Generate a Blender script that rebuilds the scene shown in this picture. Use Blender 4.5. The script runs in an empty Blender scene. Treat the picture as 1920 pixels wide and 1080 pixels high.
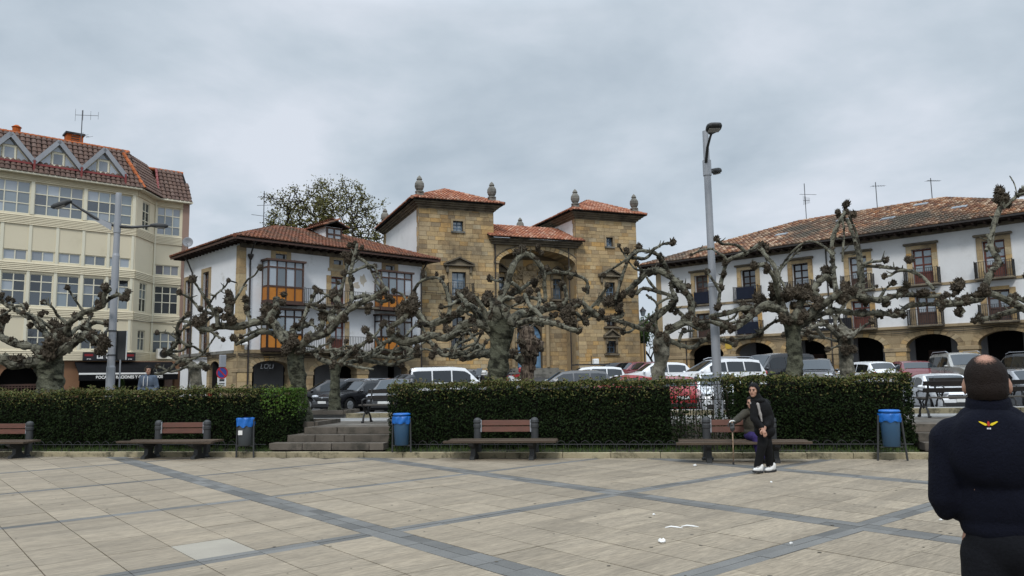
import bpy, bmesh, math, random
from math import sin, cos, pi, radians, sqrt, atan2, exp, hypot
from mathutils import Vector, Matrix, Euler, noise
from mathutils.geometry import tessellate_polygon

S = bpy.context.scene
C = S.collection
V = Vector
# ------------------------------------------------------------------ camera
CAM_H, CAM_F, PITCH, ROLL = 1.70, 1420.0, radians(6.7585), radians(1.0)
cam_d = bpy.data.cameras.new('camera'); cam = bpy.data.objects.new('camera', cam_d); C.objects.link(cam)
cam_d.sensor_fit = 'HORIZONTAL'; cam_d.sensor_width = 36.0; cam_d.lens = 36.0*CAM_F/1920.0
cam_d.clip_start = 0.1; cam_d.clip_end = 6000
cam.matrix_world = Matrix.Translation((0, 0, CAM_H)) @ Matrix.Rotation(pi/2+PITCH, 4, 'X') @ Matrix.Rotation(-ROLL, 4, 'Z')
S.camera = cam
S.render.resolution_x, S.render.resolution_y = 1024, 576
_R = cam.matrix_world.to_3x3()
RT, UP, FW = _R @ V((1, 0, 0)), _R @ V((0, 1, 0)), _R @ V((0, 0, -1))
def ray(x, y): return FW + RT*((x-960)/CAM_F) - UP*((y-540)/CAM_F)
def at(x, y, Y):                      # world point seen at photo pixel x, y at the distance Y in front
    d = ray(x, y); return V((0, 0, CAM_H)) + d*(Y/d.y)
def onz(x, y, z=0.0):
    d = ray(x, y); return V((0, 0, CAM_H)) + d*((z-CAM_H)/d.z)
# ------------------------------------------------------------------ sky and sun (overcast)
SUN_EL, SUN_AZ = radians(46), radians(190)      # azimuth of the sun measured from +Y clockwise
W = bpy.data.worlds.new('World'); S.world = W; W.use_nodes = True
def nd(nt, t, **k):
    n = nt.nodes.new(t)
    for a, b in k.items():
        if a.startswith('i_'): n.inputs[a[2:].replace('_', ' ')].default_value = b
        else: setattr(n, a, b)
    return n
def lk(nt, a, b): nt.links.new(a, b)
nt = W.node_tree; nt.nodes.clear()
sky = nd(nt, 'ShaderNodeTexSky', sky_type='NISHITA', sun_disc=False, sun_elevation=SUN_EL, sun_rotation=SUN_AZ)
tc = nd(nt, 'ShaderNodeTexCoord'); sp = nd(nt, 'ShaderNodeSeparateXYZ'); lk(nt, tc.outputs['Generated'], sp.inputs[0])
zz = nd(nt, 'ShaderNodeMath', operation='MAXIMUM'); lk(nt, sp.outputs[2], zz.inputs[0]); zz.inputs[1].default_value = 0.0
za = nd(nt, 'ShaderNodeMath', operation='ADD'); lk(nt, zz.outputs[0], za.inputs[0]); za.inputs[1].default_value = 0.28
dv = nd(nt, 'ShaderNodeVectorMath', operation='DIVIDE'); lk(nt, tc.outputs['Generated'], dv.inputs[0])
cb = nd(nt, 'ShaderNodeCombineXYZ'); [lk(nt, za.outputs[0], cb.inputs[i]) for i in (0, 1)]; cb.inputs[2].default_value = 1
lk(nt, cb.outputs[0], dv.inputs[1])
n1 = nd(nt, 'ShaderNodeTexNoise', i_Scale=1.7, i_Detail=7.0, i_Roughness=.55, i_Distortion=.25); lk(nt, dv.outputs[0], n1.inputs['Vector'])
n2 = nd(nt, 'ShaderNodeTexNoise', i_Scale=3.1, i_Detail=5.0, i_Roughness=.5); lk(nt, dv.outputs[0], n2.inputs['Vector'])
ad = nd(nt, 'ShaderNodeMath', operation='MULTIPLY_ADD'); lk(nt, n2.outputs[0], ad.inputs[0]); ad.inputs[1].default_value = .5; lk(nt, n1.outputs[0], ad.inputs[2])
cr = nd(nt, 'ShaderNodeValToRGB'); lk(nt, ad.outputs[0], cr.inputs[0])
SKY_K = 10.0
e = cr.color_ramp.elements
e[0].position = .56; e[0].color = (.385, .455, .525, 1)
e[1].position = .96; e[1].color = (.615, .662, .735, 1)
m = cr.color_ramp.elements.new(.755); m.color = (.485, .552, .622, 1)
# an overcast sky is brighter towards the zenith and white near the horizon
hz = nd(nt, 'ShaderNodeMapRange', i_From_Min=0.0, i_From_Max=.16, i_To_Min=1.0, i_To_Max=0.0); lk(nt, sp.outputs[2], hz.inputs[0])
hm = nd(nt, 'ShaderNodeMixRGB'); hm.inputs[2].default_value = (.58, .645, .715, 1)
hf = nd(nt, 'ShaderNodeMath', operation='MULTIPLY'); lk(nt, hz.outputs[0], hf.inputs[0]); hf.inputs[1].default_value = .75
lk(nt, hf.outputs[0], hm.inputs[0]); lk(nt, cr.outputs[0], hm.inputs[1])
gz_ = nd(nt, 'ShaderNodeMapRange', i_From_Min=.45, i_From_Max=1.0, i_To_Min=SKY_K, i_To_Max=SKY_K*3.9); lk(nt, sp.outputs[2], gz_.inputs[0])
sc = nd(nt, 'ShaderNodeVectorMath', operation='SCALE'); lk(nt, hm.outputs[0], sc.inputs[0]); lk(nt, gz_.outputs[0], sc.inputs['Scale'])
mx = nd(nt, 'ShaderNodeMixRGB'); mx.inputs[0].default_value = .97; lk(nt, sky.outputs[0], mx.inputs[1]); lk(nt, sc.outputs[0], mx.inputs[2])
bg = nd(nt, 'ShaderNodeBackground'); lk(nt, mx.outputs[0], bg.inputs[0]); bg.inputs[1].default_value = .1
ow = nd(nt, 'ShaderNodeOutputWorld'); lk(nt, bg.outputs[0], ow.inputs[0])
sd = bpy.data.lights.new('sun', 'SUN'); sun = bpy.data.objects.new('sun', sd); C.objects.link(sun)
sd.energy = 1.5; sd.angle = radians(12); sd.color = (1, .97, .93)
dirv = V((sin(SUN_AZ)*cos(SUN_EL), cos(SUN_AZ)*cos(SUN_EL), sin(SUN_EL)))   # towards the sun
sun.rotation_euler = dirv.to_track_quat('Z', 'Y').to_euler()
S.view_settings.view_transform = 'Standard'; S.view_settings.look = 'None'
S.view_settings.exposure = 0.2; S.view_settings.gamma = 1.0; S.view_settings.use_curve_mapping = False
S.render.engine = 'CYCLES'
# ------------------------------------------------------------------ materials
MATS = {}
def mat(name, col, rough=.8, col2=None, scale=2.0, bump=.0, bscale=30., isl=.0, metal=0., dirt=None, dscale=.6, dlo=.5, dhi=.75, spec=None, hue=None, stretch=None, brick=None, emit=None, grain=0.0, gscale=120., coat=0., rotz=0.):
    """Principled material: large blotches col->col2, fine grain, island/object random value, dirt stains, bump."""
    if name in MATS: return MATS[name]
    if spec is None: spec = .14 if rough > .7 else .5
    m = bpy.data.materials.new(name); m.use_nodes = True; nt = m.node_tree
    b = nt.nodes['Principled BSDF']; b.inputs['Roughness'].default_value = rough; b.inputs['Metallic'].default_value = metal
    b.inputs['Specular IOR Level'].default_value = spec; b.inputs['Coat Weight'].default_value = coat
    tc = nd(nt, 'ShaderNodeTexCoord'); gp = nd(nt, 'ShaderNodeNewGeometry'); vec = gp.outputs['Position']
    if stretch:
        if rotz:
            m0 = nd(nt, 'ShaderNodeMapping'); m0.inputs['Rotation'].default_value = (0, 0, rotz); lk(nt, vec, m0.inputs[0]); vec = m0.outputs[0]
        mp = nd(nt, 'ShaderNodeMapping'); mp.inputs['Scale'].default_value = stretch; lk(nt, vec, mp.inputs[0]); vec = mp.outputs[0]
    def noi(s, d=5., r=.6):
        n = nd(nt, 'ShaderNodeTexNoise', i_Scale=s, i_Detail=d, i_Roughness=r); lk(nt, vec, n.inputs['Vector']); return n.outputs[0]
    def ramp(src, lo, hi):
        n = nd(nt, 'ShaderNodeMapRange', i_From_Min=lo, i_From_Max=hi); lk(nt, src, n.inputs[0]); return n.outputs[0]
    def mix(fac, a, c2, bt='MIX'):
        n = nd(nt, 'ShaderNodeMixRGB', blend_type=bt)
        for i, q in ((0, fac), (1, a), (2, c2)):
            if hasattr(q, 'links'): lk(nt, q, n.inputs[i])
            elif i == 0: n.inputs[0].default_value = q
            else: n.inputs[i].default_value = (*q[:3], 1)
        return n.outputs[0]
    col = tuple(col); base = None
    if col2 is None: col2 = tuple(c*.8 for c in col)
    base = mix(ramp(noi(scale), .3, .7), col, col2)
    rnd = None
    if isl or hue:
        g = nd(nt, 'ShaderNodeNewGeometry'); oi = nd(nt, 'ShaderNodeObjectInfo')
        a = nd(nt, 'ShaderNodeMath', operation='ADD'); lk(nt, g.outputs['Random Per Island'], a.inputs[0]); lk(nt, oi.outputs['Random'], a.inputs[1])
        f = nd(nt, 'ShaderNodeMath', operation='FRACT'); lk(nt, a.outputs[0], f.inputs[0]); rnd = f.outputs[0]
    if hue:
        r = nd(nt, 'ShaderNodeValToRGB'); r.color_ramp.interpolation = 'LINEAR'; lk(nt, rnd, r.inputs[0])
        els = r.color_ramp.elements
        while len(els) < len(hue): els.new(.5)
        for i, h in enumerate(hue): els[i].position = i/(len(hue)-1); els[i].color = (*h, 1)
        base = mix(.78, base, r.outputs[0])
    if isl:
        r = nd(nt, 'ShaderNodeMapRange', i_To_Min=1-isl, i_To_Max=1+isl); lk(nt, rnd, r.inputs[0])
        base = mix(1.0, base, r.outputs[0], 'MULTIPLY')
    if grain:
        r = nd(nt, 'ShaderNodeMapRange', i_From_Min=.3, i_From_Max=.7, i_To_Min=1-grain, i_To_Max=1+grain); lk(nt, noi(gscale, 3., .7), r.inputs[0])
        base = mix(1.0, base, r.outputs[0], 'MULTIPLY')
    if dirt:
        base = mix(ramp(noi(dscale, 8., .68), dlo, dhi), base, dirt)
    bh = None
    if brick:
        bw, bhh, mc = brick
        bt = nd(nt, 'ShaderNodeTexBrick', i_Scale=1.0, i_Mortar_Size=.012, i_Brick_Width=bw, i_Row_Height=bhh)
        bt.inputs['Color1'].default_value = (1.1, 1.08, 1.0, 1); bt.inputs['Color2'].default_value = (.72, .7, .68, 1); bt.inputs['Mortar'].default_value = (*mc, 1)
        sx = nd(nt, 'ShaderNodeSeparateXYZ'); lk(nt, tc.outputs['Object'], sx.inputs[0])
        s2 = nd(nt, 'ShaderNodeMath', operation='ADD'); lk(nt, sx.outputs[0], s2.inputs[0]); lk(nt, sx.outputs[1], s2.inputs[1])
        cx = nd(nt, 'ShaderNodeCombineXYZ'); lk(nt, s2.outputs[0], cx.inputs[0]); lk(nt, sx.outputs[2], cx.inputs[1]); lk(nt, cx.outputs[0], bt.inputs['Vector'])
        base = mix(1.0, base, bt.outputs[0], 'MULTIPLY'); bh = bt.outputs['Fac']
    lk(nt, base, b.inputs['Base Color'])
    if bump:
        bn = nd(nt, 'ShaderNodeBump', i_Strength=bump, i_Distance=.02); lk(nt, noi(bscale, 6., .65), bn.inputs['Height']); lk(nt, bn.outputs[0], b.inputs['Normal'])
    if rough > .25:
        r = nd(nt, 'ShaderNodeMapRange', i_To_Min=max(0, rough-.12), i_To_Max=min(1, rough+.12)); lk(nt, noi(scale*3), r.inputs[0]); lk(nt, r.outputs[0], b.inputs['Roughness'])
    MATS[name] = m; return m
def glassmat(name, col, refl=.3, rough=.03, tint=.95):
    if name in MATS: return MATS[name]
    m = bpy.data.materials.new(name); m.use_nodes = True; nt = m.node_tree; nt.nodes.remove(nt.nodes['Principled BSDF'])
    o = nt.nodes['Material Output']; tc = nd(nt, 'ShaderNodeTexCoord')
    n = nd(nt, 'ShaderNodeTexNoise', i_Scale=1.3, i_Detail=2.); lk(nt, tc.outputs['Object'], n.inputs['Vector'])
    oi = nd(nt, 'ShaderNodeObjectInfo')
    r = nd(nt, 'ShaderNodeMapRange', i_To_Min=.45, i_To_Max=1.6); lk(nt, oi.outputs['Random'], r.inputs[0])
    c = nd(nt, 'ShaderNodeMixRGB', blend_type='MULTIPLY'); c.inputs[0].default_value = 1; c.inputs[1].default_value = (*col, 1); lk(nt, r.outputs[0], c.inputs[2])
    d = nd(nt, 'ShaderNodeBsdfDiffuse'); lk(nt, c.outputs[0], d.inputs[0])
    g = nd(nt, 'ShaderNodeBsdfGlossy', i_Roughness=rough); g.inputs[0].default_value = (.95*tint, tint, 1.05*tint, 1)
    bn = nd(nt, 'ShaderNodeBump', i_Strength=.04, i_Distance=.05); lk(nt, n.outputs[0], bn.inputs['Height']); lk(nt, bn.outputs[0], g.inputs['Normal'])
    fr = nd(nt, 'ShaderNodeLayerWeight', i_Blend=.35)
    fm = nd(nt, 'ShaderNodeMapRange', i_To_Min=refl, i_To_Max=1.0); lk(nt, fr.outputs['Fresnel'], fm.inputs[0])
    s = nd(nt, 'ShaderNodeMixShader'); lk(nt, fm.outputs[0], s.inputs[0]); lk(nt, d.outputs[0], s.inputs[1]); lk(nt, g.outputs[0], s.inputs[2]); lk(nt, s.outputs[0], o.inputs[0])
    MATS[name] = m; return m
# ------------------------------------------------------------------ mesh builder
class MB:
    def __init__(s, M=None): s.v = []; s.f = []; s.mi = []; s.M = M; s.cur = 0
    def add(s, vs, fs):
        o = len(s.v); M = s.M
        s.v += [tuple(M @ V(p)) if M else tuple(p) for p in vs]
        s.f += [tuple(i+o for i in f) for f in fs]; s.mi += [s.cur]*len(fs); return s
    def box(s, x0, x1, y0, y1, z0, z1):
        return s.add([(x0,y0,z0),(x1,y0,z0),(x1,y1,z0),(x0,y1,z0),(x0,y0,z1),(x1,y0,z1),(x1,y1,z1),(x0,y1,z1)],
                     [(0,3,2,1),(4,5,6,7),(0,1,5,4),(1,2,6,5),(2,3,7,6),(3,0,4,7)])
    def bbox(s, x0, x1, y0, y1, z0, z1, b=.01):      # box with chamfered edges
        bm = bmesh.new(); bmesh.ops.create_cube(bm, size=1)
        for v in bm.verts: v.co = V((x0 if v.co.x < 0 else x1, y0 if v.co.y < 0 else y1, z0 if v.co.z < 0 else z1))
        bmesh.ops.bevel(bm, geom=bm.edges[:], offset=b, segments=1, affect='EDGES'); return s.bm(bm)
    def bm(s, bm, M=None):
        bm.verts.index_update()
        s.add([(M @ v.co) if M else v.co for v in bm.verts], [[v.index for v in f.verts] for f in bm.faces]); bm.free(); return s
    def obox(s, c, ax, ay, az):                       # box from centre and three half-axis vectors
        c, ax, ay, az = V(c), V(ax), V(ay), V(az)
        P = [c+ax*i+ay*j+az*k for k in (-1, 1) for (i, j) in ((-1,-1),(1,-1),(1,1),(-1,1))]
        return s.add(P, [(0,3,2,1),(4,5,6,7),(0,1,5,4),(1,2,6,5),(2,3,7,6),(3,0,4,7)])
    def bar(s, a, b, w, h=None):
        a, b = V(a), V(b); d = b-a; L = d.length; d.normalize(); h = h or w
        up = V((0,0,1)) if abs(d.z) < .95 else V((0,1,0)); sx = d.cross(up).normalized(); u = sx.cross(d)
        return s.obox((a+b)/2, sx*w/2, d*L/2, u*h/2)
    def tube(s, pts, r, n=8, cap=True):
        pts = [V(p) for p in pts]; rr = r if isinstance(r, (list, tuple)) else [r]*len(pts); vs = []; fs = []; pu = None
        for i, p in enumerate(pts):
            t = (pts[min(i+1, len(pts)-1)]-pts[max(i-1, 0)]).normalized()
            if pu is None: pu = V((0,0,1)) if abs(t.z) < .9 else V((1,0,0))
            a = t.cross(pu); a = a.normalized() if a.length > 1e-6 else t.orthogonal().normalized(); u = a.cross(t); pu = u
            for k in range(n):
                q = 2*pi*k/n; vs.append(p+(a*cos(q)+u*sin(q))*rr[i])
        for i in range(len(pts)-1):
            for k in range(n):
                k2 = (k+1) % n; fs.append((i*n+k, (i+1)*n+k, (i+1)*n+k2, i*n+k2))
        if cap: fs += [tuple(range(n)), tuple(range(len(vs)-1, len(vs)-n-1, -1))]
        return s.add(vs, fs)
    def lathe(s, prof, c=(0,0,0), n=16, ax='Z'):
        vs = []; fs = []; c = V(c)
        for r, z in prof:
            for k in range(n):
                q = 2*pi*k/n
                vs.append(c + (V((r*cos(q), r*sin(q), z)) if ax == 'Z' else V((r*cos(q), z, r*sin(q))) if ax == 'Y' else V((z, r*cos(q), r*sin(q)))))
        for i in range(len(prof)-1):
            for k in range(n):
                k2 = (k+1) % n; fs.append((i*n+k, i*n+k2, (i+1)*n+k2, (i+1)*n+k))
        fs += [tuple(range(n-1, -1, -1)), tuple(range(len(vs)-n, len(vs)))]
        return s.add(vs, fs)
    def prism(s, poly, y0, y1, plane='XZ'):           # 2D polygon extruded
        n = len(poly); mk = (lambda a, b, d: (a, d, b)) if plane == 'XZ' else (lambda a, b, d: (d, a, b)) if plane == 'YZ' else (lambda a, b, d: (a, b, d))
        vs = [mk(a, b, y0) for a, b in poly]+[mk(a, b, y1) for a, b in poly]
        tri = tessellate_polygon([[V((a, b, 0)) for a, b in poly]])
        fs = [tuple(t) for t in tri]+[tuple(i+n for i in reversed(t)) for t in tri]+[(i, (i+1) % n, (i+1) % n+n, i+n) for i in range(n)]
        return s.add(vs, fs)
    def wall(s, outer, holes, y0, y1):                # XZ wall at y0 with holes; reveals run to y1
        loops = [outer]+holes; flat = [p for l in loops for p in l]
        tri = tessellate_polygon([[V((a, b, 0)) for a, b in l] for l in loops])
        s.add([(a, y0, b) for a, b in flat], [tuple(t) for t in tri])
        for l in loops:
            n = len(l); s.add([(a, y0, b) for a, b in l]+[(a, y1, b) for a, b in l], [(i, (i+1) % n, (i+1) % n+n, i+n) for i in range(n)])
        return s
    def ball(s, c, r, sub=2, sc=(1,1,1)):
        bm = bmesh.new(); bmesh.ops.create_icosphere(bm, subdivisions=sub, radius=1)
        return s.bm(bm, Matrix.Translation(c) @ Matrix.Diagonal((r*sc[0], r*sc[1], r*sc[2], 1)))
    def mesh(s, name, m, smooth=False, fix=True):
        me = bpy.data.meshes.new(name); me.from_pydata(s.v, [], s.f)
        for q in (m if isinstance(m, (list, tuple)) else [m]): me.materials.append(q)
        if any(s.mi): me.polygons.foreach_set('material_index', s.mi)
        if fix:
            bm = bmesh.new(); bm.from_mesh(me); bmesh.ops.recalc_face_normals(bm, faces=bm.faces); bm.to_mesh(me); bm.free()
        if smooth: me.polygons.foreach_set('use_smooth', [True]*len(me.polygons))
        me.update(); return me
    def build(s, name, m, parent=None, smooth=False, fix=True, kind=None):
        return link(name, s.mesh(name, m, smooth, fix), parent, kind)
def link(name, me, parent=None, kind=None):
    o = bpy.data.objects.new(name, me); C.objects.link(o)
    if parent: o.parent = parent
    if kind: o['kind'] = kind
    return o
def tag(o, label, cat, group=None):
    o['label'] = label; o['category'] = cat
    if group: o['group'] = group
    return o
def thing(name, label, cat, loc=(0,0,0), rz=0., group=None):
    o = bpy.data.objects.new(name, None); C.objects.link(o); o.location = loc; o.rotation_euler = (0, 0, rz); o.empty_display_size = .3
    return tag(o, label, cat, group)
_unit = {}
def unit(m, bev=0):
    k = (m.name, bev)
    if k not in _unit:
        mb = MB(); mb.box(-.5,.5,-.5,.5,-.5,.5) if not bev else mb.bbox(-.5,.5,-.5,.5,-.5,.5,bev)
        _unit[k] = mb.mesh('piece_'+m.name, m)
    return _unit[k]
def piece(name, m, parent, c, size, rot=None, bev=0):
    o = link(name, unit(m, bev), parent); o.location = c; o.scale = size
    if rot: o.rotation_euler = rot
    return o
def copy_tree(o, parent=None):
    c = o.copy(); C.objects.link(c)
    if parent: c.parent = parent
    for ch in o.children: copy_tree(ch, c)
    return c
def text(name, s, m, parent, loc, rot, size, extr=.004, align='LEFT', bold=0., sx=1.0, shear=0.):
    cu = bpy.data.curves.new(name, 'FONT'); cu.body = s; cu.size = size; cu.extrude = extr; cu.align_x = align; cu.offset = bold; cu.shear = shear
    t = bpy.data.objects.new(name, cu); C.objects.link(t)
    me = bpy.data.meshes.new_from_object(t.evaluated_get(bpy.context.evaluated_depsgraph_get())); bpy.data.objects.remove(t)
    me.materials.clear(); me.materials.append(m)
    o = link(name, me, parent); o.location = loc; o.rotation_euler = rot; o.scale = (sx, 1, 1); return o
def cr_spline(pts, step):
    pts = [V(p) for p in pts]; out = []
    P = [pts[0]*2-pts[1]]+pts+[pts[-1]*2-pts[-2]]
    for i in range(1, len(P)-2):
        a, b, c, d = P[i-1], P[i], P[i+1], P[i+2]; n = max(1, int((c-b).length/step))
        for k in range(n):
            t = k/n; out.append(((i-1)+t, .5*((2*b)+(c-a)*t+(2*a-5*b+4*c-d)*t*t+(3*b-a-3*c+d)*t**3)))
    out.append((len(pts)-1, pts[-1])); return out
def arch(s0, s1, z0, spring, crown, n=14):
    c = (s0+s1)/2; a = (s1-s0)/2
    return [(s0, z0), (s1, z0)]+[(c+a*cos(pi*k/n), spring+(crown-spring)*sin(pi*k/n)) for k in range(n+1)]
def rect(s0, s1, z0, z1): return [(s0, z0), (s1, z0), (s1, z1), (s0, z1)]
# ================================================================== GROUND
R1 = random.Random(11)
KO = V((0, 16.45, 0)); KU = V((.9820, -.1889, 0)).normalized(); KN = V((-KU.y, KU.x, 0))      # kerb line and its normal (away from camera)
def kp(s, t, z=0.0): return KO+KU*s+KN*t+V((0, 0, z))
KANG = atan2(KU.y, KU.x)
PZ = .60                                            # promenade level
def sstep(a, b, x): x = max(0, min(1, (x-a)/(b-a))); return x*x*(3-2*x)
def gz(x, y):                                       # ground of the car park and the streets behind it
    return .2 + min(max(0, y-32), 34)*.058*exp(-((x-1)/7.5)**2) + .55*sstep(3.5, 8.5, x)*sstep(30.2, 35, y)*(1-.0*x)
m_paver = mat('paver_stone', (.295, .245, .18), .82, (.215, .182, .138), 1.3, .25, 45, isl=.10, dirt=(.165, .138, .104), dscale=2.0, dlo=.49, dhi=.76, stretch=(.22, 1.5, 1), rotz=-radians(40), grain=.3, gscale=24)
m_paver_p = mat('paver_pale', (.335, .305, .25), .8, (.27, .245, .205), 1.5, .25, 45, grain=.1)
m_band = mat('band_slate', (.118, .116, .11), .8, (.15, .147, .138), 1.6, .25, 40, isl=.22, grain=.15, gscale=60, dirt=(.17, .165, .15), dscale=2.5, dlo=.62, dhi=.85)
m_grout = mat('grout', (.07, .06, .048), .95, (.05, .043, .035), 3)
m_kerb = mat('kerb_stone', (.33, .285, .185), .9, (.24, .205, .135), 2.5, .6, 25, isl=.18, dirt=(.055, .052, .035), dscale=3.2, dlo=.5, dhi=.66, grain=.2)
m_soil = mat('bed_soil', (.022, .02, .013), .95, (.035, .03, .02), 3, .8, 20)
m_flag = mat('flagstone', (.17, .155, .135), .85, (.12, .11, .095), 1.4, .4, 30, isl=.16, grain=.2, dirt=(.07, .065, .055), dscale=1.5)
m_step = mat('step_stone', (.15, .128, .105), .9, (.09, .078, .064), 1.8, .6, 22, isl=.15, dirt=(.045, .042, .034), dscale=2.2, dlo=.5, dhi=.7)
m_asph = mat('asphalt', (.075, .074, .074), .9, (.055, .054, .054), .8, .4, 60, grain=.2)
m_road = mat('road_concrete', (.30, .29, .275), .88, (.24, .235, .225), .7, .3, 40, grain=.12)
m_terr = mat('terrain_earth', (.09, .1, .06), .95, (.06, .075, .04), .05)
m_white = mat('white_paint', (.72, .71, .68), .6, (.6, .59, .56), 4)
def sheet(name, pts, z, m, kind='structure'):
    return MB().add([(p[0], p[1], z) for p in pts], [tuple(range(len(pts)))]).build(name, m, kind=kind)
sheet('terrain', [(-2600, -300), (2600, -300), (2600, 5000), (-2600, 5000)], -.35, m_terr)
plaza = sheet('plaza_floor', [(-40, -30), (40, -30), (40, 8.9), (-40, 24.3)], -.012, m_grout)
A_N, B_N = V((.76649, .64225, 0)), V((-.64225, .76649, 0)); PANG = atan2(A_N.y, A_N.x)
slabs = []; bands = []
def tker(p): return (p-KO).dot(KN)
SA, SB, A0, B0 = 3.98, 3.52, 4.48, 4.175
bw = {0: .26, 1: .255, 2: .17, 3: .15, 4: .15}
def keep(p): return tker(p) < .12 and p.y > 1.6 and abs(p.x) < .78*p.y+4.0
for i in range(-9, 9):
    for j in range(-6, 9):
        a0, a1 = A0+i*SA+.184, A0+(i+1)*SA-.184
        b0, b1 = B0+j*SB+bw.get(j, .2)/2, B0+(j+1)*SB-bw.get(j+1, .2)/2
        na, nb = 6, 4
        for p in range(na):
            for q in range(nb):
                ca, cb_ = a0+(p+.5)*(a1-a0)/na, b0+(q+.5)*(b1-b0)/nb
                P = A_N*ca+B_N*cb_
                if keep(P): slabs.append((P, (a1-a0)/na-.011, (b1-b0)/nb-.006))
        # wide band along b at the upper a edge (two rows), narrow one along a
        nL = 9
        for q in range(nL):
            for r in (0, 1):
                P = A_N*(A0+i*SA+(-.09 if r == 0 else .09))+B_N*(B0+j*SB+(q+.5+(.5 if r else 0)*0)*SB/nL)
                if keep(P): bands.append((P, .174, SB/nL-.008))
        w = bw.get(j, .2); rows = 2 if w > .25 else 1
        for q in range(6):
            for r in range(rows):
                P = A_N*(a0+(q+.5)*(a1-a0)/6)+B_N*(B0+j*SB+((r-.5)*w/2 if rows == 2 else 0))
                if keep(P): bands.append((P, (a1-a0)/6-.008, w/rows-.008))
def lay(items, name, m, lim, pale=0):
    vis = lambda P: abs(P.x) < .70*P.y+.6 and P.y > 3.6
    items.sort(key=lambda it: it[0].length-(1000 if vis(it[0]) else 0))
    rest = MB()
    for k, (P, w, h) in enumerate(items):
        z = R1.uniform(-.0025, .0018)
        if k < lim and vis(P):
            mm = m
            if pale and ((P-onz(415, 1030)).length < .32 or (P-onz(960, 950)).length < .5 and False): mm = m_paver_p
            piece(name, mm, plaza, (P.x, P.y, z-.03), (w, h, .06), (R1.uniform(-.002, .002), R1.uniform(-.002, .002), PANG))
        else:
            rest.obox((P.x, P.y, z-.03), A_N*w/2, B_N*h/2, V((0, 0, .03)))
    rest.build(name, m, plaza, kind='stuff')
lay(slabs, 'paving_slab', m_paver, 299, 1)
lay(bands, 'band_stone', m_band, 299)
# ---- kerb stones
kerb = MB().obox(kp(0, .10, -.02), KU*24, KN*.08, V((0, 0, .06))).build('kerb', m_grout, kind='structure')
s = -17.0
while s < 16:
    L = R1.uniform(.75, 1.25)
    piece('kerb_stone', m_kerb, kerb, kp(s+L/2, .09+R1.uniform(-.006, .006), .03), (L-.012, .18, .17+R1.uniform(-.008, .008)), (0, 0, KANG+R1.uniform(-.006, .006)), .03); s += L
# ---- planting beds
for a, b, nm in ((-24, -5.6, 'bed'), (-3.1, 8.15, 'bed'), (10.2, 24, 'bed')):
    mb = MB(); n = int((b-a)/.3)
    for i in range(n+1):
        for j in range(8):
            t = .185+j*.24; p = kp(a+(b-a)*i/n, t, .06+.022*j+R1.uniform(-.015, .015)); mb.add([p], [])
    mb.f = [(i*8+j, (i+1)*8+j, (i+1)*8+j+1, i*8+j+1) for i in range(n) for j in range(7)]; mb.mi = [0]*len(mb.f)
    mb.build('planting_bed', m_soil, smooth=True, kind='structure')
# ---- steps in the two gaps between the hedges
def steps(sa, sb, spread):
    st = MB().obox(kp((sa+sb)/2, 1.0, .0), KU*((sb-sa)/2), KN*.55, V((0, 0, .05))).build('steps', m_step, kind='structure')
    for k in range(3):
        z1 = .12+.16*(k+1); x0 = sa-spread*(2-k)*.33; t0 = .42+k*.36
        x = x0
        while x < sb-.05:
            L = min(R1.uniform(.7, 1.3), sb-x)
            if sb-x-L < .3: L = sb-x
            piece('step_slab', m_step, st, kp(x+L/2, t0+.34+R1.uniform(-.012, .012), z1-.08), (L-.012, .70, .16-.004), (R1.uniform(-.006, .006), 0, KANG), .02); x += L
steps(-5.4, -3.1, .8); steps(8.2, 10.2, 0)
# ---- promenade, road strip, kerb, tree strip
prom = MB()
prom.add([kp(-30, 1.62, PZ-.012), kp(30, 1.62, PZ-.012), kp(30, 5.4, PZ-.012), kp(-30, 5.4, PZ-.012)], [(0, 1, 2, 3)])
prom.add([kp(-30, 1.62, PZ-.012), kp(30, 1.62, PZ-.012), kp(30, 1.62, -.1), kp(-30, 1.62, -.1)], [(0, 1, 2, 3)])
prom = prom.build('promenade', m_flag, kind='structure')
restp = MB()
for j in range(4):
    s = -14-R1.random()
    while s < 15:
        L = R1.uniform(.6, 1.1); c = kp(s+L/2, 1.62+.26+j*.52, PZ-.03+R1.uniform(-.004, .004))
        if -5.4 < s < -2.4 or 7.6 < s < 10.6: piece('flagstone', m_flag, prom, c, (L-.015, .505, .06), (0, 0, KANG), .02)
        else: restp.obox(c, KU*(L-.015)/2, KN*.252, V((0, 0, .03)))
        s += L
restp.build('flagstone', m_flag, prom, kind='stuff')
rd = MB(); rd.add([kp(-30, 3.72, PZ-.004), kp(30, 3.72, PZ-.004), kp(30, 5.42, PZ-.004), kp(-30, 5.42, PZ-.004)], [(0, 1, 2, 3)])
rd = rd.build('road', m_road, kind='structure')
for a, b, t in ((-5.6, -3.9, 4.0), (-3.4, -1.8, 4.35), (7.5, 11, 4.4)):
    MB().add([kp(a, t, PZ), kp(b, t, PZ), kp(b, t+.1, PZ), kp(a, t+.1, PZ)], [(0, 1, 2, 3)]).build('road_marking', m_white, rd)
strip = MB(); strip.obox(kp(0, 6.02, PZ-.25), KU*30, KN*.5, V((0, 0, .36))); strip = strip.build('tree_strip', m_road, kind='structure')
s = -14.
while s < 16:
    L = R1.uniform(.9, 1.1)
    if -7 < s < 14: piece('kerb_stone', m_kerb, strip, kp(s+L/2, 5.45, PZ+.045), (L-.012, .16, .17), (0, 0, KANG), .03)
    s += L
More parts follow.
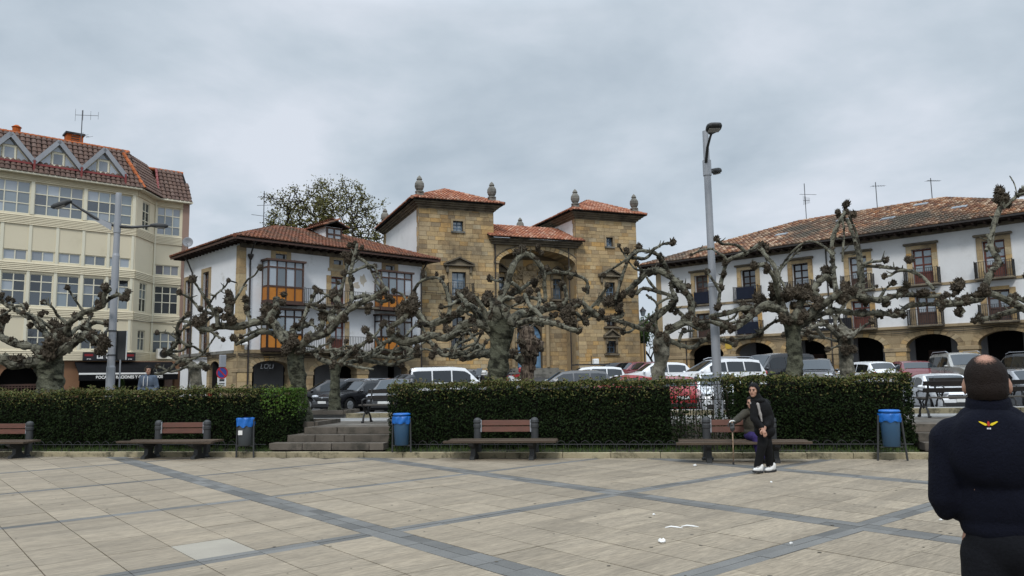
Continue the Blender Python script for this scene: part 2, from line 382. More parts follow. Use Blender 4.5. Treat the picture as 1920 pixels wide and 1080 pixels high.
# ---- car park / streets: one sheet that follows the ground
mb = MB(); nx, ny = 70, 60
for j in range(ny+1):
    for i in range(nx+1):
        x, y = -70+140*i/nx, 17.5+80*(j/ny)**1.25
        t = tker(V((x, y, 0)))
        mb.add([(x, y, gz(x, y) if t > 6.2 else -.3)], [])
mb.f = [(j*(nx+1)+i, j*(nx+1)+i+1, (j+1)*(nx+1)+i+1, (j+1)*(nx+1)+i) for j in range(ny) for i in range(nx)]; mb.mi = [0]*len(mb.f)
mb.build('car_park', m_asph, smooth=True, kind='structure')
# ---- grass tufts along the bed
mb = MB(); R = random.Random(5); m_grass = mat('grass_blade', (.05, .085, .02), .8, (.035, .06, .015), 3, hue=[(.03, .055, .012), (.06, .10, .025), (.075, .09, .03)])
for k in range(9000):
    s = R.uniform(-13, 8.1)
    if -5.8 < s < -3.0 or R.random() > (.95 if (s % 3.1) < 2 else .45): continue
    t = .25+abs(R.gauss(0, .28)); h = R.uniform(.04, .12)
    p = kp(s, min(t, .9), .06+.09*t); a = R.uniform(0, pi); d = V((cos(a), sin(a), 0))*.006; l = V((R.uniform(-.05, .05), R.uniform(-.05, .05), h))
    mb.add([p-d, p+d, p+l], [(0, 1, 2)])
mb.build('grass', m_grass, kind='stuff', fix=False)
# ---- chewing gum spots and small dark stains trodden into the slabs
mb = MB(); R = random.Random(17); m_gum = mat('gum_spot', (.09, .078, .06), .9, (.12, .105, .085), 9)
for k in range(150):
    y = 4+11*R.random()**1.3; x = R.uniform(-.66, .66)*y; r = R.uniform(.008, .022); n = 9
    if tker(V((x, y, 0))) > -.3: continue
    mb.add([(x+r*R.uniform(.8, 1.2)*cos(2*pi*q/n), y+r*R.uniform(.8, 1.2)*sin(2*pi*q/n), .0035) for q in range(n)], [tuple(range(n))])
mb.build('gum_spot', m_gum, plaza, kind='stuff')
# ================================================================== BUILDINGS
R2 = random.Random(21)
m_plaster = mat('white_plaster', (.73, .73, .72), .9, (.64, .64, .635), .5, .15, 15, dirt=(.47, .46, .43), dscale=.55, dlo=.56, dhi=.9, grain=.04)
m_plaster2 = mat('white_plaster_old', (.71, .715, .725), .92, (.64, .645, .65), .7, .3, 12, dirt=(.36, .34, .30), dscale=.8, dlo=.58, dhi=.80, grain=.05)
m_patch = mat('bare_plaster', (.50, .45, .37), .95, (.44, .39, .32), 2, .4, 15)
HS = [(.48, .325, .15), (.35, .28, .175), (.54, .41, .235), (.28, .19, .10), (.41, .345, .235), (.47, .28, .10), (.19, .155, .11), (.46, .33, .17), (.31, .25, .165), (.50, .33, .14)]
HS = [tuple(v*1.1 for v in h) for h in HS]
m_ash = mat('sandstone_block', (.39, .285, .15), .92, (.33, .23, .115), .35, .45, 9, hue=HS, isl=.08, dirt=(.12, .092, .062), dscale=.33, dlo=.48, dhi=.70, grain=.13, gscale=9)
m_sand = mat('sandstone', (.36, .28, .175), .92, (.28, .21, .125), .6, .4, 10, dirt=(.14, .11, .075), dscale=.9, dlo=.5, dhi=.72, grain=.1, gscale=14)
m_sandj = mat('sandstone_coursed', (.37, .295, .19), .92, (.29, .22, .135), .5, .35, 10, dirt=(.16, .125, .085), dscale=.7, dlo=.52, dhi=.74, grain=.1, gscale=14, brick=(1.0, .42, (.6, .55, .5)))
m_joint = mat('lime_joint', (.13, .098, .06), .95, (.1, .075, .048), 1)
m_dstone = mat('weathered_stone', (.20, .165, .115), .92, (.13, .11, .082), 1.2, .5, 14, dirt=(.06, .052, .042), dscale=1.4, dlo=.45, dhi=.68)
m_gstone = mat('grey_stone', (.21, .2, .175), .92, (.14, .135, .12), 2, .5, 14, dirt=(.07, .068, .06), dscale=2)
m_tred = mat('roof_tile_red', (.36, .125, .065), .85, (.29, .1, .055), .8, .3, 20, hue=[(.32, .125, .07), (.40, .18, .105), (.26, .10, .065), (.50, .32, .23), (.35, .155, .095), (.20, .085, .06)], dirt=(.13, .085, .06), dscale=.5, dlo=.55, dhi=.75, grain=.1)
m_told = mat('roof_tile_old', (.18, .08, .05), .9, (.12, .06, .042), .7, .4, 18, hue=[(.20, .075, .045), (.13, .06, .042), (.27, .11, .06), (.16, .08, .055), (.23, .085, .045), (.10, .065, .05)], dirt=(.085, .07, .05), dscale=.35, dlo=.48, dhi=.66, grain=.15)
m_tmix = mat('roof_tile_mottled', (.2, .1, .06), .9, (.15, .085, .055), .5, .4, 18, hue=[(.28, .125, .065), (.13, .07, .052), (.38, .25, .16), (.20, .09, .055), (.09, .065, .055), (.36, .17, .08), (.52, .40, .29), (.28, .17, .10)], dirt=(.09, .078, .062), dscale=.13, dlo=.47, dhi=.60, grain=.15)
m_tbrn = mat('roof_tile_brown', (.13, .085, .068), .85, (.1, .065, .052), 1, .2, 20, hue=[(.12, .075, .06), (.15, .10, .08), (.10, .065, .055), (.17, .12, .1)], grain=.08)
m_tor = mat('ridge_tile_orange', (.42, .13, .05), .85, (.33, .1, .04), 2, .2, 20, isl=.15)
m_dwood = mat('dark_wood', (.034, .021, .016), .75, (.022, .014, .011), 3, .2, 30, stretch=(1, 1, 6))
m_bwood = mat('brown_wood', (.075, .035, .022), .65, (.05, .025, .017), 3, .2, 30)
m_rwood = mat('red_wood', (.13, .032, .018), .6, (.095, .026, .016), 3, .15, 30)
m_iron = mat('black_iron', (.014, .014, .015), .55, (.02, .019, .018), 5)
m_pipe = mat('dark_pipe', (.022, .018, .016), .5, (.03, .022, .018), 4)
m_cream = mat('cream_panel', (.66, .585, .425), .7, (.62, .55, .4), .5, .05, 10, grain=.03, dirt=(.48, .42, .27), dscale=.5, dlo=.6, dhi=.9)
m_cream2 = mat('cream_frame', (.69, .645, .50), .6, (.65, .61, .48), 1)
m_siding = mat('cream_siding', (.63, .555, .395), .65, (.58, .51, .365), .8)
m_salmon = mat('salmon_render', (.33, .225, .18), .9, (.29, .2, .16), .6, .1, 14, dirt=(.22, .15, .12), dscale=.5)
m_brownr = mat('brown_render', (.27, .15, .085), .9, (.22, .12, .07), .8, .2, 14)
m_gmetal = mat('grey_zinc', (.30, .31, .33), .5, (.24, .25, .27), 2, isl=.1)
m_redmt = mat('red_gutter', (.23, .035, .03), .5, (.18, .03, .028), 2)
m_glass = glassmat('window_glass', (.03, .036, .043), .11)
m_glassd = glassmat('window_glass_dark', (.012, .013, .014), .07)
m_curt = glassmat('curtain_glass', (.22, .24, .26), .1)
m_blind = glassmat('blind_glass', (.14, .165, .175), .12)
m_blue = mat('blue_shutter', (.11, .165, .23), .65, (.09, .135, .19), 3, isl=.08)
m_bdoor = mat('blue_door', (.13, .24, .36), .6, (.11, .2, .31), 3, isl=.08)
m_orange = mat('orange_panel', (.45, .165, .014), .55, (.36, .12, .01), 1.6, isl=.1)
m_black = mat('black_canvas', (.006, .006, .007), .9, (.009, .009, .01), 2)
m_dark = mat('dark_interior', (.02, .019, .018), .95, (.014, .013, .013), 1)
m_lgrey = mat('arcade_wall', (.42, .42, .43), .9, (.36, .36, .37), 1)
m_signb = mat('sign_black', (.008, .008, .012), .4, (.01, .01, .014), 2)
m_let = mat('sign_letter', (.8, .79, .76), .5, (.76, .75, .72), 3)
m_blux = mat('dark_blue_cloth', (.012, .015, .026), .85, (.016, .02, .034), 3, .2, 20)

def frame3(P0, u): return (P0[0], P0[1], 0), atan2(u[1], u[0])
def tile_roof(parent, name, O, ex, ey, poly, m, w=.25, l=.46, h=.105, deck=None, lim=0):
    """Spanish tiles laid on a roof plane: O origin at the eave, ex along it, ey up the slope, poly the roof outline in (x, y)."""
    O, ex, ey = V(O), V(ex).normalized(), V(ey).normalized(); n = ex.cross(ey).normalized()
    if n.z < 0: n = -n
    mb = MB(); xs = [p[0] for p in poly]; ys = [p[1] for p in poly]
    def inside(x, y):
        c = False; j = len(poly)-1
        for i in range(len(poly)):
            (x1, y1), (x2, y2) = poly[i], poly[j]
            if (y1 > y) != (y2 > y) and x < (x2-x1)*(y-y1)/(y2-y1)+x1: c = not c
            j = i
        return c
    x = min(xs)
    while x < max(xs):
        y = min(ys); jx = R2.uniform(-.012, .012)
        while y < max(ys):
            cx, cy = x+w/2, y+l/2
            if inside(cx, min(cy, max(ys)-.01)):
                jj = R2.uniform(-.012, .012); lift = R2.uniform(0, .012); vs = []
                for (yy, k, r) in ((y-.04, .05+lift, .52), (y+l, .0, .44)):
                    for a in range(5):
                        q = pi*a/4; vs.append(O+ex*(cx+jx+jj-cos(q)*w*r*.98)+ey*yy+n*(k+sin(q)*h))
                mb.add(vs, [(a, a+1, a+6, a+5) for a in range(4)]+[(0, 1, 2, 3, 4)])
            y += l
        x += w
    mb.build(name, m, parent, fix=False, kind='stuff')
    d = MB(); q = [O+ex*a+ey*b for a, b in poly]; k = len(q)
    d.add([p+n*.012 for p in q]+[p-n*.06 for p in q], [tuple(range(k)), tuple(range(2*k-1, k-1, -1))]+[(i, (i+1) % k, (i+1) % k+k, i+k) for i in range(k)])
    d.build('roof_deck', m_dark, parent)
def hip_roof(parent, x0, x1, y0, y1, z0, z1, m, inset=None, sides='FLRB', ridge=None, w=.25):
    """hipped roof over a rectangle in the building's own axes"""
    ins = inset if inset is not None else (y1-y0)/2
    rx0, rx1, ry = x0+ins, x1-ins, (y0+y1)/2
    if rx0 > rx1: rx0 = rx1 = (x0+x1)/2
    rise = z1-z0; dy = ry-y0; sl = hypot(dy, rise)
    if 'F' in sides: tile_roof(parent, 'roof_tiles', (x0, y0, z0), (1,0,0), (0,dy,rise), [(0,0),(x1-x0,0),(rx1-x0,sl),(rx0-x0,sl)], m, w)
    if 'B' in sides: tile_roof(parent, 'roof_tiles', (x1, y1, z0), (-1,0,0), (0,-dy,rise), [(0,0),(x1-x0,0),(x1-rx0,sl),(x1-rx1,sl)], m, w)
    dx = rx0-x0; s2 = hypot(dx, rise)
    if 'L' in sides: tile_roof(parent, 'roof_tiles', (x0, y1, z0), (0,-1,0), (dx,0,rise), [(0,0),(y1-y0,0),(dy,s2)], m, w)
    if 'R' in sides: tile_roof(parent, 'roof_tiles', (x1, y0, z0), (0,1,0), (-dx,0,rise), [(0,0),(y1-y0,0),(dy,s2)], m, w)
    def caps(a, b):
        a, b = V(a), V(b); d = b-a; n = max(1, int(d.length/.42)); mb = MB()
        for i in range(n):
            p, q = a+d*(i/n), a+d*((i+1.12)/n); mb.tube([p+V((0,0,.05)), q+V((0,0,.03))], [.13, .105], 6, cap=True)
        mb.build('ridge_tiles', m, parent, kind='stuff')
    caps((x0,y0,z0), (rx0,ry,z1)); caps((x1,y0,z0), (rx1,ry,z1)); caps((x0,y1,z0), (rx0,ry,z1))
    if rx1-rx0 > .3: caps((rx0,ry,z1), (rx1,ry,z1))
def window(parent, s0, s1, z0, z1, y, cols, rows, fm, pm, fw=.06, fd=.07, M=None, name='window', pms=None, label=None):
    """frame with mullions as one part; every pane its own sub-part. rows: fractions of the height where transoms sit"""
    mb = MB(); xs = [s0+fw+(s1-s0-fw)*i/cols for i in range(cols)]; pw = (s1-s0-fw)/cols-fw
    zs = [z0]+[z0+(z1-z0)*r for r in rows]+[z1]
    for i in range(cols+1): a = s0+(s1-s0-fw)*i/cols; mb.box(a, a+fw, y, y+fd, z0, z1)
    for i, z in enumerate(zs):
        a, b = (z, z+fw) if i == 0 else (z-fw, z) if i == len(zs)-1 else (z-fw/2, z+fw/2)
        for x in xs: mb.box(x, x+pw, y+.004, y+fd-.004, a, b)
    if M: mb.M = M; mb.v = [tuple(M @ V(v)) for v in mb.v]
    w = mb.build(name, fm, parent)
    if label: w['label'] = label
    for c, x in enumerate(xs):
        for r in range(len(zs)-1):
            a = zs[r]+(fw if r == 0 else fw/2); b = zs[r+1]-(fw if r == len(zs)-2 else fw/2)
            p = (pms[r] if pms else pm); p = R2.choice(p) if isinstance(p, (list, tuple)) else p
            c3, s3 = V((x+pw/2, y+fd*.55, (a+b)/2)), V((pw, .012, b-a))
            if M: c3 = M @ c3; q = M.to_3x3() @ s3; s3 = V((abs(q.x), abs(q.y), abs(q.z)))
            piece('pane', p, w, c3, s3)
    return w
def railing(parent, pts, z0, z1, m, step=.13, r=.011, name='railing', slab=None, knob=False):
    """balcony railing along a plan polyline"""
    mb = MB()
    for (a, b) in zip(pts[:-1], pts[1:]):
        A, B = V((*a, 0)), V((*b, 0)); L = (B-A).length; n = max(2, round(L/step))
        for z, t in ((z1, .035), (z0+.07, .025)): mb.bar(A+V((0,0,z)), B+V((0,0,z)), t, .025)
        for i in range(n+1):
            p = A+(B-A)*i/n; k = .018 if i in (0, n) else r; mb.box(p.x-k, p.x+k, p.y-k, p.y+k, z0, z1+(.06 if i in (0, n) else 0))
    return mb.build(name, m, parent)
def ashlar(parent, s0, s1, z0, z1, y, holes, m, course=(.28, .36), length=(.5, 1.0), lim=300, prot=.03, name='stone_block', M=None):
    """individual stone blocks bonded in courses, clipped round the openings; first lim as parts (top of the wall first), rest joined"""
    items = []; z = z0
    while z < z1-.05:
        h = R2.uniform(*course)
        if z1-z-h < .2: h = z1-z
        segs = [(s0, s1)]
        for (a, b, c, d) in holes:
            if c < z+h-.02 and d > z+.02:
                ns = []
                for p, q in segs:
                    if b <= p or a >= q: ns.append((p, q)); continue
                    if a > p: ns.append((p, a))
                    if b < q: ns.append((b, q))
                segs = ns
        for p, q in segs:
            x = p
            while x < q-.01:
                L = R2.uniform(*length)
                if q-x-L < .3: L = q-x
                items.append((x, x+L, z, z+h)); x += L
        z += h
    R2.shuffle(items); rest = MB(M)
    items.sort(key=lambda i: -(i[2] > 4.5))
    for k, (a, b, c, d) in enumerate(items):
        g = .009; pr = prot*R2.uniform(.6, 1.25)
        if k < lim and not M: piece(name, m, parent, ((a+b)/2, y-pr/2+.02, (c+d)/2), (b-a-g*2, pr+.04, d-c-g*2))
        else: rest.box(a+g, b-g, y-pr, y+.04, c+g, d-g)
    if rest.v: rest.build(name, m, parent, kind='stuff')
def box_part(parent, name, m, *a, kind=None, bev=0):
    mb = MB(); (mb.bbox(*a, bev) if bev else mb.box(*a)); return mb.build(name, m, parent, kind=kind)

# ------------------------------------------------------------------ right: long arcaded house
loc, rz = frame3((11.35, 59.0), (.713, -.702))
rh = thing('arcaded_house', 'long white plastered house on the right over a row of stone arches with balconies', 'house', loc, rz)
LEN = 26.2; SC = [3.95+3.79*k for k in range(6)]; AC = [4.1, 7.87, 11.55, 15.15, 19.25, 23.1]
holes = [rect(c-.56, c+.56, 6.93, 9.07) for c in SC]+[rect(c-.58, c+.58, 4.43, 6.2) for c in SC]
MB().wall(rect(0, LEN, 4.36, 10.1), holes, 0, .45).build('wall', m_plaster, rh)
MB().wall(rect(0, LEN, -.5, 4.36), [arch(c-1.43, c+1.43, -.3, 3.1, 3.88) for c in AC], -.02, .6).build('arcade_wall', m_sandj, rh)
mb = MB(); mb.box(-.012, 0, .02, 17, -.5, 10.1); mb.box(LEN, LEN+.012, .02, 17, -.5, 10.1); mb.box(0, LEN, 16.98, 17, -.5, 10.1); mb.build('wall', m_plaster, rh)
box_part(rh, 'corner_quoin', m_sand, -.03, .42, -.035, .3, -.4, 10.05)
box_part(rh, 'string_course', m_sand, .42, LEN, -.05, .05, 6.74, 6.9)
box_part(rh, 'string_course', m_sand, -.05, LEN, -.12, .05, 4.26, 4.42)
box_part(rh, 'cornice', m_dstone, -.05, LEN, -.14, .05, 9.86, 10.08)
for c in AC:
    n = 13; o0 = 1.43; r0 = .78; vm = None
    for k in range(n):                                     # voussoirs
        q0, q1 = pi*k/n+.012, pi*(k+1)/n-.012
        pl = [(c+o0*cos(q0), 3.1+r0*sin(q0)), (c+(o0+.34)*cos(q0), 3.1+(r0+.3)*sin(q0)), (c+(o0+.34)*cos(q1), 3.1+(r0+.3)*sin(q1)), (c+o0*cos(q1), 3.1+r0*sin(q1))]
        MB().prism(pl, -.045-R2.uniform(0, .01), .03).build('voussoir', m_ash, rh)
pe = [0]+[x for c in AC for x in (c-1.43, c+1.43)]+[LEN]
for i in range(0, len(pe), 2):
    a, b = pe[i], pe[i+1]
    if b-a > .25:
        box_part(rh, 'impost', m_sand, a-.06 if i else -.04, b+.06, -.1, .6, 2.86, 3.1, bev=.025)
        ashlar(rh, a, b, -.3, 2.86, -.02, [], m_ash, (.34, .46), (.45, .9), 20, .03)
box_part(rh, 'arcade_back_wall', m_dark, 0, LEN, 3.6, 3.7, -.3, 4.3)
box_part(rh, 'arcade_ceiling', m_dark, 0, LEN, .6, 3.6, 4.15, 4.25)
box_part(rh, 'arcade_floor', m_flag, -.2, LEN, -.5, 3.6, .4, .74)
for c in AC: box_part(rh, 'wall_panel', m_lgrey, c+.15, c+2.15, 3.45, 3.58, 1.75, 4.0)
for c in AC[::2]: box_part(rh, 'shop_door', m_bwood, c-1.2, c-.2, 3.5, 3.58, .7, 3.0)
DOORS = [(m_bwood, m_glass), (m_dwood, m_glassd), (m_dwood, m_curt), (m_bwood, m_curt), (m_rwood, m_blind), (m_rwood, m_curt)]
for k, c in enumerate(SC):
    fm, pm = DOORS[k]
    window(rh, c-.54, c+.54, 6.95, 9.05, .2, 2, [.33, .55, .78], fm, pm, .09, .08, pms=[fm, pm, pm, pm], name='balcony_door')
    fm2 = m_rwood if k == 3 else m_bwood
    window(rh, c-.56, c+.56, 4.45, 6.18, .2, 2, [.42, .75], fm2, m_curt, .1, .08, pms=[fm2, m_curt, m_blind], name='balcony_door')
    for (za, zb, hw) in ((6.9, 9.3, .56), (4.43, 6.3, .58)):
        for sg in (-1, 1):
            x = sorted((c+sg*hw, c+sg*(hw+.3))); z = za
            while z < zb-.03:
                h = min(R2.uniform(.38, .6), zb-z); h = zb-z if zb-z-h < .2 else h
                piece('jamb_stone', m_ash, rh, (sum(x)/2, -.015, z+h/2), (.3, .11, h-.01)); z += h
        piece('lintel', m_ash, rh, (c, -.015, (9.18 if za > 6 else 6.3)), (2*hw, .11, .23 if za > 6 else .2))
    box_part(rh, 'window_cornice', m_dstone, c-.98, c+.98, -.24, .0, 9.32, 9.46, bev=.04)
    # balconies
    up = k != 0
    box_part(rh, 'balcony_slab', m_dstone, c-.98, c+.98, -.62 if up else -.2, .0, 6.76, 6.88, bev=.02)
    railing(rh, [(c-.93, 0), (c-.93, -.56), (c+.93, -.56), (c+.93, 0)] if up else [(c-.6, -.1), (c+.6, -.1)], 6.88, 7.82, m_iron, .115)
    if k < 2: box_part(rh, 'railing_cloth', m_blux, c-(.68 if up else .6), c+(.68 if up else .6), -.6 if up else -.14, -.585 if up else -.115, 6.95, 7.78)
    box_part(rh, 'balcony_slab', m_dstone, c-.98, c+.98, -.55, .0, 4.3, 4.42, bev=.02)
    railing(rh, [(c-.93, 0), (c-.93, -.5), (c+.93, -.5), (c+.93, 0)], 4.42, 5.36, m_iron, .115)
    if k == 1: box_part(rh, 'railing_cloth', m_blux, c-.8, c+.8, -.54, -.525, 4.5, 5.3)
mb = MB(); mb.box(-1, LEN+1, -1.0, 0.1, 10.1, 10.16); mb.build('eave_soffit', m_dwood, rh)
box_part(rh, 'gutter', m_pipe, -1, LEN+1, -1.09, -1.0, 10.14, 10.25)
mb = MB()
for i in range(46): x = -.7+i*.6; mb.box(x, x+.12, -.98, .0, 9.98, 10.1)
mb.build('rafter_ends', m_dwood, rh)
hip_roof(rh, -1.05, LEN+1.2, -1.05, 18, 10.24, 13.65, m_tmix, inset=9.0, sides='FLR', w=.29)
def skylight(s, f, m=m_gmetal):
    sl = V((0, 9.525, 3.41)); p = V((s, -1.05, 10.24))+sl*f+V((0, 0, .12)); u = sl.normalized(); n = V((0, -u.z, u.y))
    MB().obox(p, V((.42, 0, 0)), u*.3, n*.05).build('skylight', m, rh)
    MB().obox(p+n*.055, V((.36, 0, 0)), u*.24, n*.006).build('skylight_pane', m_blind, rh)
for s, f in ((9.0, .42), (12.6, .66), (16.4, .42), (20.6, .44), (17.4, .82), (23.9, .55)): skylight(s, f)
sg = box_part(rh, 'shop_sign', m_signb, 11.4, 14.72, -.22, -.13, 4.44, 5.16)
text('lettering', 'Cafetería', m_let, sg, (11.62, -.225, 4.6), (pi/2, 0, 0), .62, bold=.012, sx=1.12)
box_part(rh, 'emblem', mat('yellow_sign', (.55, .36, .05), .6), 5.65, 6.2, -.05, -.028, 3.5, 3.6); MB().lathe([(.26, 0), (.26, .03)], (5.93, -.06, 3.74), 20, 'Y').build('emblem', MATS['yellow_sign'], rh)
MB().tube([(2.45, -.07, 0), (2.45, -.07, 4.2)], .05, 8).build('downpipe', m_pipe, rh)
MB().tube([(13.35, -.07, 0), (13.35, -.07, 10.1)], .05, 8).build('downpipe', m_pipe, rh)
mb = MB()
for z, sag in ((4.2, .1), (4.12, .14)):
    for i in range(7): mb.tube([(i*3.8+.0+3.8*q/8, -.1, z-sag*sin(pi*q/8)) for q in range(9)], .018, 5)
mb.build('facade_cable', m_iron, rh)
MB().lathe([(.36, 0), (.36, .04)], (14.5, -1.0, 3.2), 24, 'Y').build('sign_disc', m_gmetal, rh)
MB().box(14.35, 14.75, -.98, -.95, 2.1, 2.6).build('sign_plate', m_gmetal, rh)

# ------------------------------------------------------------------ middle left: old white house with glazed galleries
loc, rz = frame3((-16.08, 44.27), (.72, .694))
wh = thing('gallery_house', 'old white house with orange panelled wooden galleries and stone arcade at its foot', 'house', loc, rz)
WL, WD = 13.4, 8.6
vents = [(2.25, 2.97), (6.27, 6.95), (10.3, 11.04)]
holes = [rect(a, b, 9.22, 9.52) for a, b in vents]+[rect(6.1, 7.15, 6.55, 8.42), rect(6.1, 7.15, 3.62, 5.5)]
MB().wall(rect(0, WL, 3.5, 9.95), holes, 0, .5).build('wall', m_plaster2, wh)
ars = [(.9, 3.35, 2.5, 2.98), (4.9, 8.1, 2.3, 2.82), (8.95, 12.15, 2.3, 2.82)]
MB().wall(rect(0, WL, -.6, 3.5), [arch(a, b, -.5, c, d) for a, b, c, d in ars], -.02, .7).build('arcade_wall', m_sandj, wh)
for a, b, c, d in ars:
    n = 13; cc, o0, r0 = (a+b)/2, (b-a)/2, d-c
    for k in range(n):
        q0, q1 = pi*k/n+.012, pi*(k+1)/n-.012
        MB().prism([(cc+o0*cos(q0), c+r0*sin(q0)), (cc+(o0+.3)*cos(q0), c+(r0+.3)*sin(q0)), (cc+(o0+.3)*cos(q1), c+(r0+.3)*sin(q1)), (cc+o0*cos(q1), c+r0*sin(q1))], -.05, .02).build('voussoir', m_ash, wh)
for a, b, c in ((0, .9, 2.5), (3.35, 4.9, 2.3), (8.1, 8.95, 2.3), (12.15, WL, 2.3)):
    box_part(wh, 'impost', m_sand, a-.05, b+.05, -.09, .7, c-.22, c, bev=.02)
    ashlar(wh, a, b, -.3, c-.22, -.02, [], m_ash, (.34, .5), (.5, .9), 24, .03)
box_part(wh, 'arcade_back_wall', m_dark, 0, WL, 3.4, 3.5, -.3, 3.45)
box_part(wh, 'arcade_floor', m_flag, -.3, WL, -.4, 3.4, -.1, .12)
for a, b in ((2.6, 4.6), (6.9, 8.7), (11.2, 12.8)): box_part(wh, 'wall_panel', m_lgrey, a, b, 3.3, 3.38, .5, 3.2)
text('lettering', 'LOLI', mat('sign_grey', (.42, .42, .42), .6), wh, (1.55, .3, 2.5), (pi/2, 0, 0), .42, sx=1.0, shear=.15)
# side wall facing the street on the left
ML = Matrix.Rotation(pi/2, 4, 'Z') @ Matrix.Diagonal((1, -1, 1, 1)) if False else None
MS = Matrix(((0, 1, 0, 0), (1, 0, 0, 0), (0, 0, 1, 0), (0, 0, 0, 1)))      # (s along depth, y into the house, z)
wins = [(4.35, 5.3, 6.45, 8.72), (7.3, 8.2, 6.25, 8.5), (4.35, 5.3, 3.6, 5.55), (7.2, 8.1, 3.6, 5.3)]
mb = MB(MS); mb.wall(rect(0, WD, 3.5, 9.95), [rect(*w) for w in wins], 0, .4); mb.build('wall', m_plaster2, wh)
mb = MB(MS); mb.wall(rect(0, WD, -.6, 3.5), [arch(2.35, 3.9, -.5, 2.45, 3.02)], -.02, .6); mb.build('arcade_wall', m_sandj, wh)
MB(MS).box(4.3, WD, -.03, -.02, -.5, 3.3).build('wall', m_plaster2, wh)
for w in wins:
    window(wh, w[0], w[1], w[2], w[3], .12, 2, [.3, .55, .8], m_bwood, m_glassd, .1, .08, M=MS, pms=[m_bwood, m_glassd, m_glassd, m_glassd])
    mb = MB(MS)
    for a, b, c, d in ((w[0]-.26, w[0], w[2]-.1, w[3]+.25), (w[1], w[1]+.26, w[2]-.1, w[3]+.25), (w[0], w[1], w[3], w[3]+.25)): mb.box(a, b, -.05, .1, c, d)
    mb.build('window_surround', m_sand, wh)
mb = MB(); mb.box(WL, WL+.01, 0, WD, -.6, 9.95); mb.box(0, WL, WD, WD+.01, -.6, 9.95); mb.build('wall', m_plaster2, wh)
z = 3.5
while z < 9.75:                                          # corner quoins on both faces
    h = min(R2.uniform(.35, .6), 9.8-z); L = R2.choice((.42, .5, .44)); piece('quoin_stone', m_ash, wh, (L/2-.03, L/2-.03, z+h/2), (L, L, h-.012)); z += h
z = 3.5
box_part(wh, 'string_course', m_sand, .4, WL, -.07, .02, 3.42, 3.62)
mb = MB(MS); mb.box(.45, WD, -.07, .02, 3.42, 3.6); mb.build('string_course', m_gstone, wh)
box_part(wh, 'cornice', m_dstone, -.02, WL, -.1, .02, 9.68, 9.95)
for a, b in vents:
    for (p, q, c, d) in ((a-.3, a, 8.95, 9.68), (b, b+.3, 8.95, 9.68), (a, b, 8.95, 9.22), (a, b, 9.52, 9.68)): piece('surround_stone', m_ash, wh, ((p+q)/2, -.01, (c+d)/2), (q-p-.01, .09, d-c-.01))
    box_part(wh, 'vent_shutter', m_glassd, a, b, .2, .22, 9.22, 9.52)
for z0, z1 in ((6.55, 8.42), (3.62, 5.5)):
    for sgn, x in ((-1, 6.1), (1, 7.15)):
        z = z0
        while z < z1:
            h = min(.48, z1+.35-z); piece('surround_stone', m_ash, wh, (x+sgn*.16, -.01, z+h/2), (.32, .09, h-.01)); z += h
    piece('surround_stone', m_ash, wh, (6.62, -.01, z1+.17), (1.05, .09, .34))
    window(wh, 6.12, 7.13, z0+.02, z1-.02, .18, 2, [.38, .8], m_rwood, m_curt, .09, .08, pms=[m_rwood, m_curt, m_glass], name='balcony_door')
piece('surround_stone', m_ash, wh, (6.62, -.012, 8.86), (1.5, .085, .18))
def gallery(s0, s1, z0, z1, zp, zt, old):
    """glazed wooden oriel: panels below, windows above, seen from both sides"""
    p = .8; fm = m_bwood if not old else m_dwood
    g = box_part(wh, 'gallery', fm, s0+.03, s1-.03, -p+.12, 0, z0, z0+.1)
    mb = MB(); mb.box(s0-.1, s1+.1, -p-.12, 0, z1-.12, z1); mb.box(s0-.02, s1+.02, -p-.02, .0, z0-.16, z0)
    for x in (s0, s1-.1): mb.box(x, x+.1, -p, -p+.1, z0, z1-.12)
    mb.build('gallery_frame', fm, g)
    n = 4
    for i in range(1, n): box_part(g, 'mullion', fm, s0+(s1-s0)*i/n-.035, s0+(s1-s0)*i/n+.035, -p, -p+.09, z0, z1-.12)
    for i in range(n):
        a, b = s0+(s1-s0)*i/n+(.1 if i == 0 else .035), s0+(s1-s0)*(i+1)/n-(.1 if i == n-1 else .035)
        for z in (zp, zt): box_part(g, 'rail', fm, a, b, -p+.005, -p+.085, z-.05, z+.05)
        box_part(g, 'rail', fm, a, b, -p+.005, -p+.085, z0, z0+.07)
        piece('panel', m_orange, g, ((a+b)/2, -p+.05, (z0+.07+zp-.05)/2), (b-a, .02, zp-z0-.12))
        piece('pane', R2.choice((m_curt, m_glass, m_curt, m_blind)), g, ((a+b)/2, -p+.05, (zp+zt)/2), (b-a, .012, zt-zp-.1))
        piece('pane', m_curt, g, ((a+b)/2, -p+.05, (zt+.05+z1-.12)/2), (b-a, .012, z1-.12-zt-.05))
    for x in (s0, s1-.06):
        mb = MB()
        for z in (z0+.03, zp, zt): mb.box(x, x+.06, -p+.1, 0, z-.05, z+.05)
        mb.box(x, x+.06, -.1, 0, z0, z1-.12); mb.build('gallery_frame', fm, g)
        piece('panel', m_orange, g, (x+.03, -p/2, (z0+zp)/2), (.02, p-.2, zp-z0-.1)); piece('pane', m_curt, g, (x+.03, -p/2, (zp+zt)/2), (.012, p-.2, zt-zp-.1)); piece('pane', m_curt, g, (x+.03, -p/2, (zt+z1)/2-.04), (.012, p-.2, z1-zt-.18))
    mb = MB(); mb.box(s0+.1, s1-.1, -.06, -.045, z0, z1-.1); mb.build('gallery_back', m_lgrey, g)
gallery(1.4, 3.76, 6.5, 9.05, 7.4, 8.55, 0); gallery(9.42, 12.0, 6.5, 9.05, 7.4, 8.55, 0)
gallery(1.4, 3.76, 3.66, 6.1, 4.55, 5.6, 1); gallery(9.42, 12.0, 3.66, 6.1, 4.55, 5.6, 1)
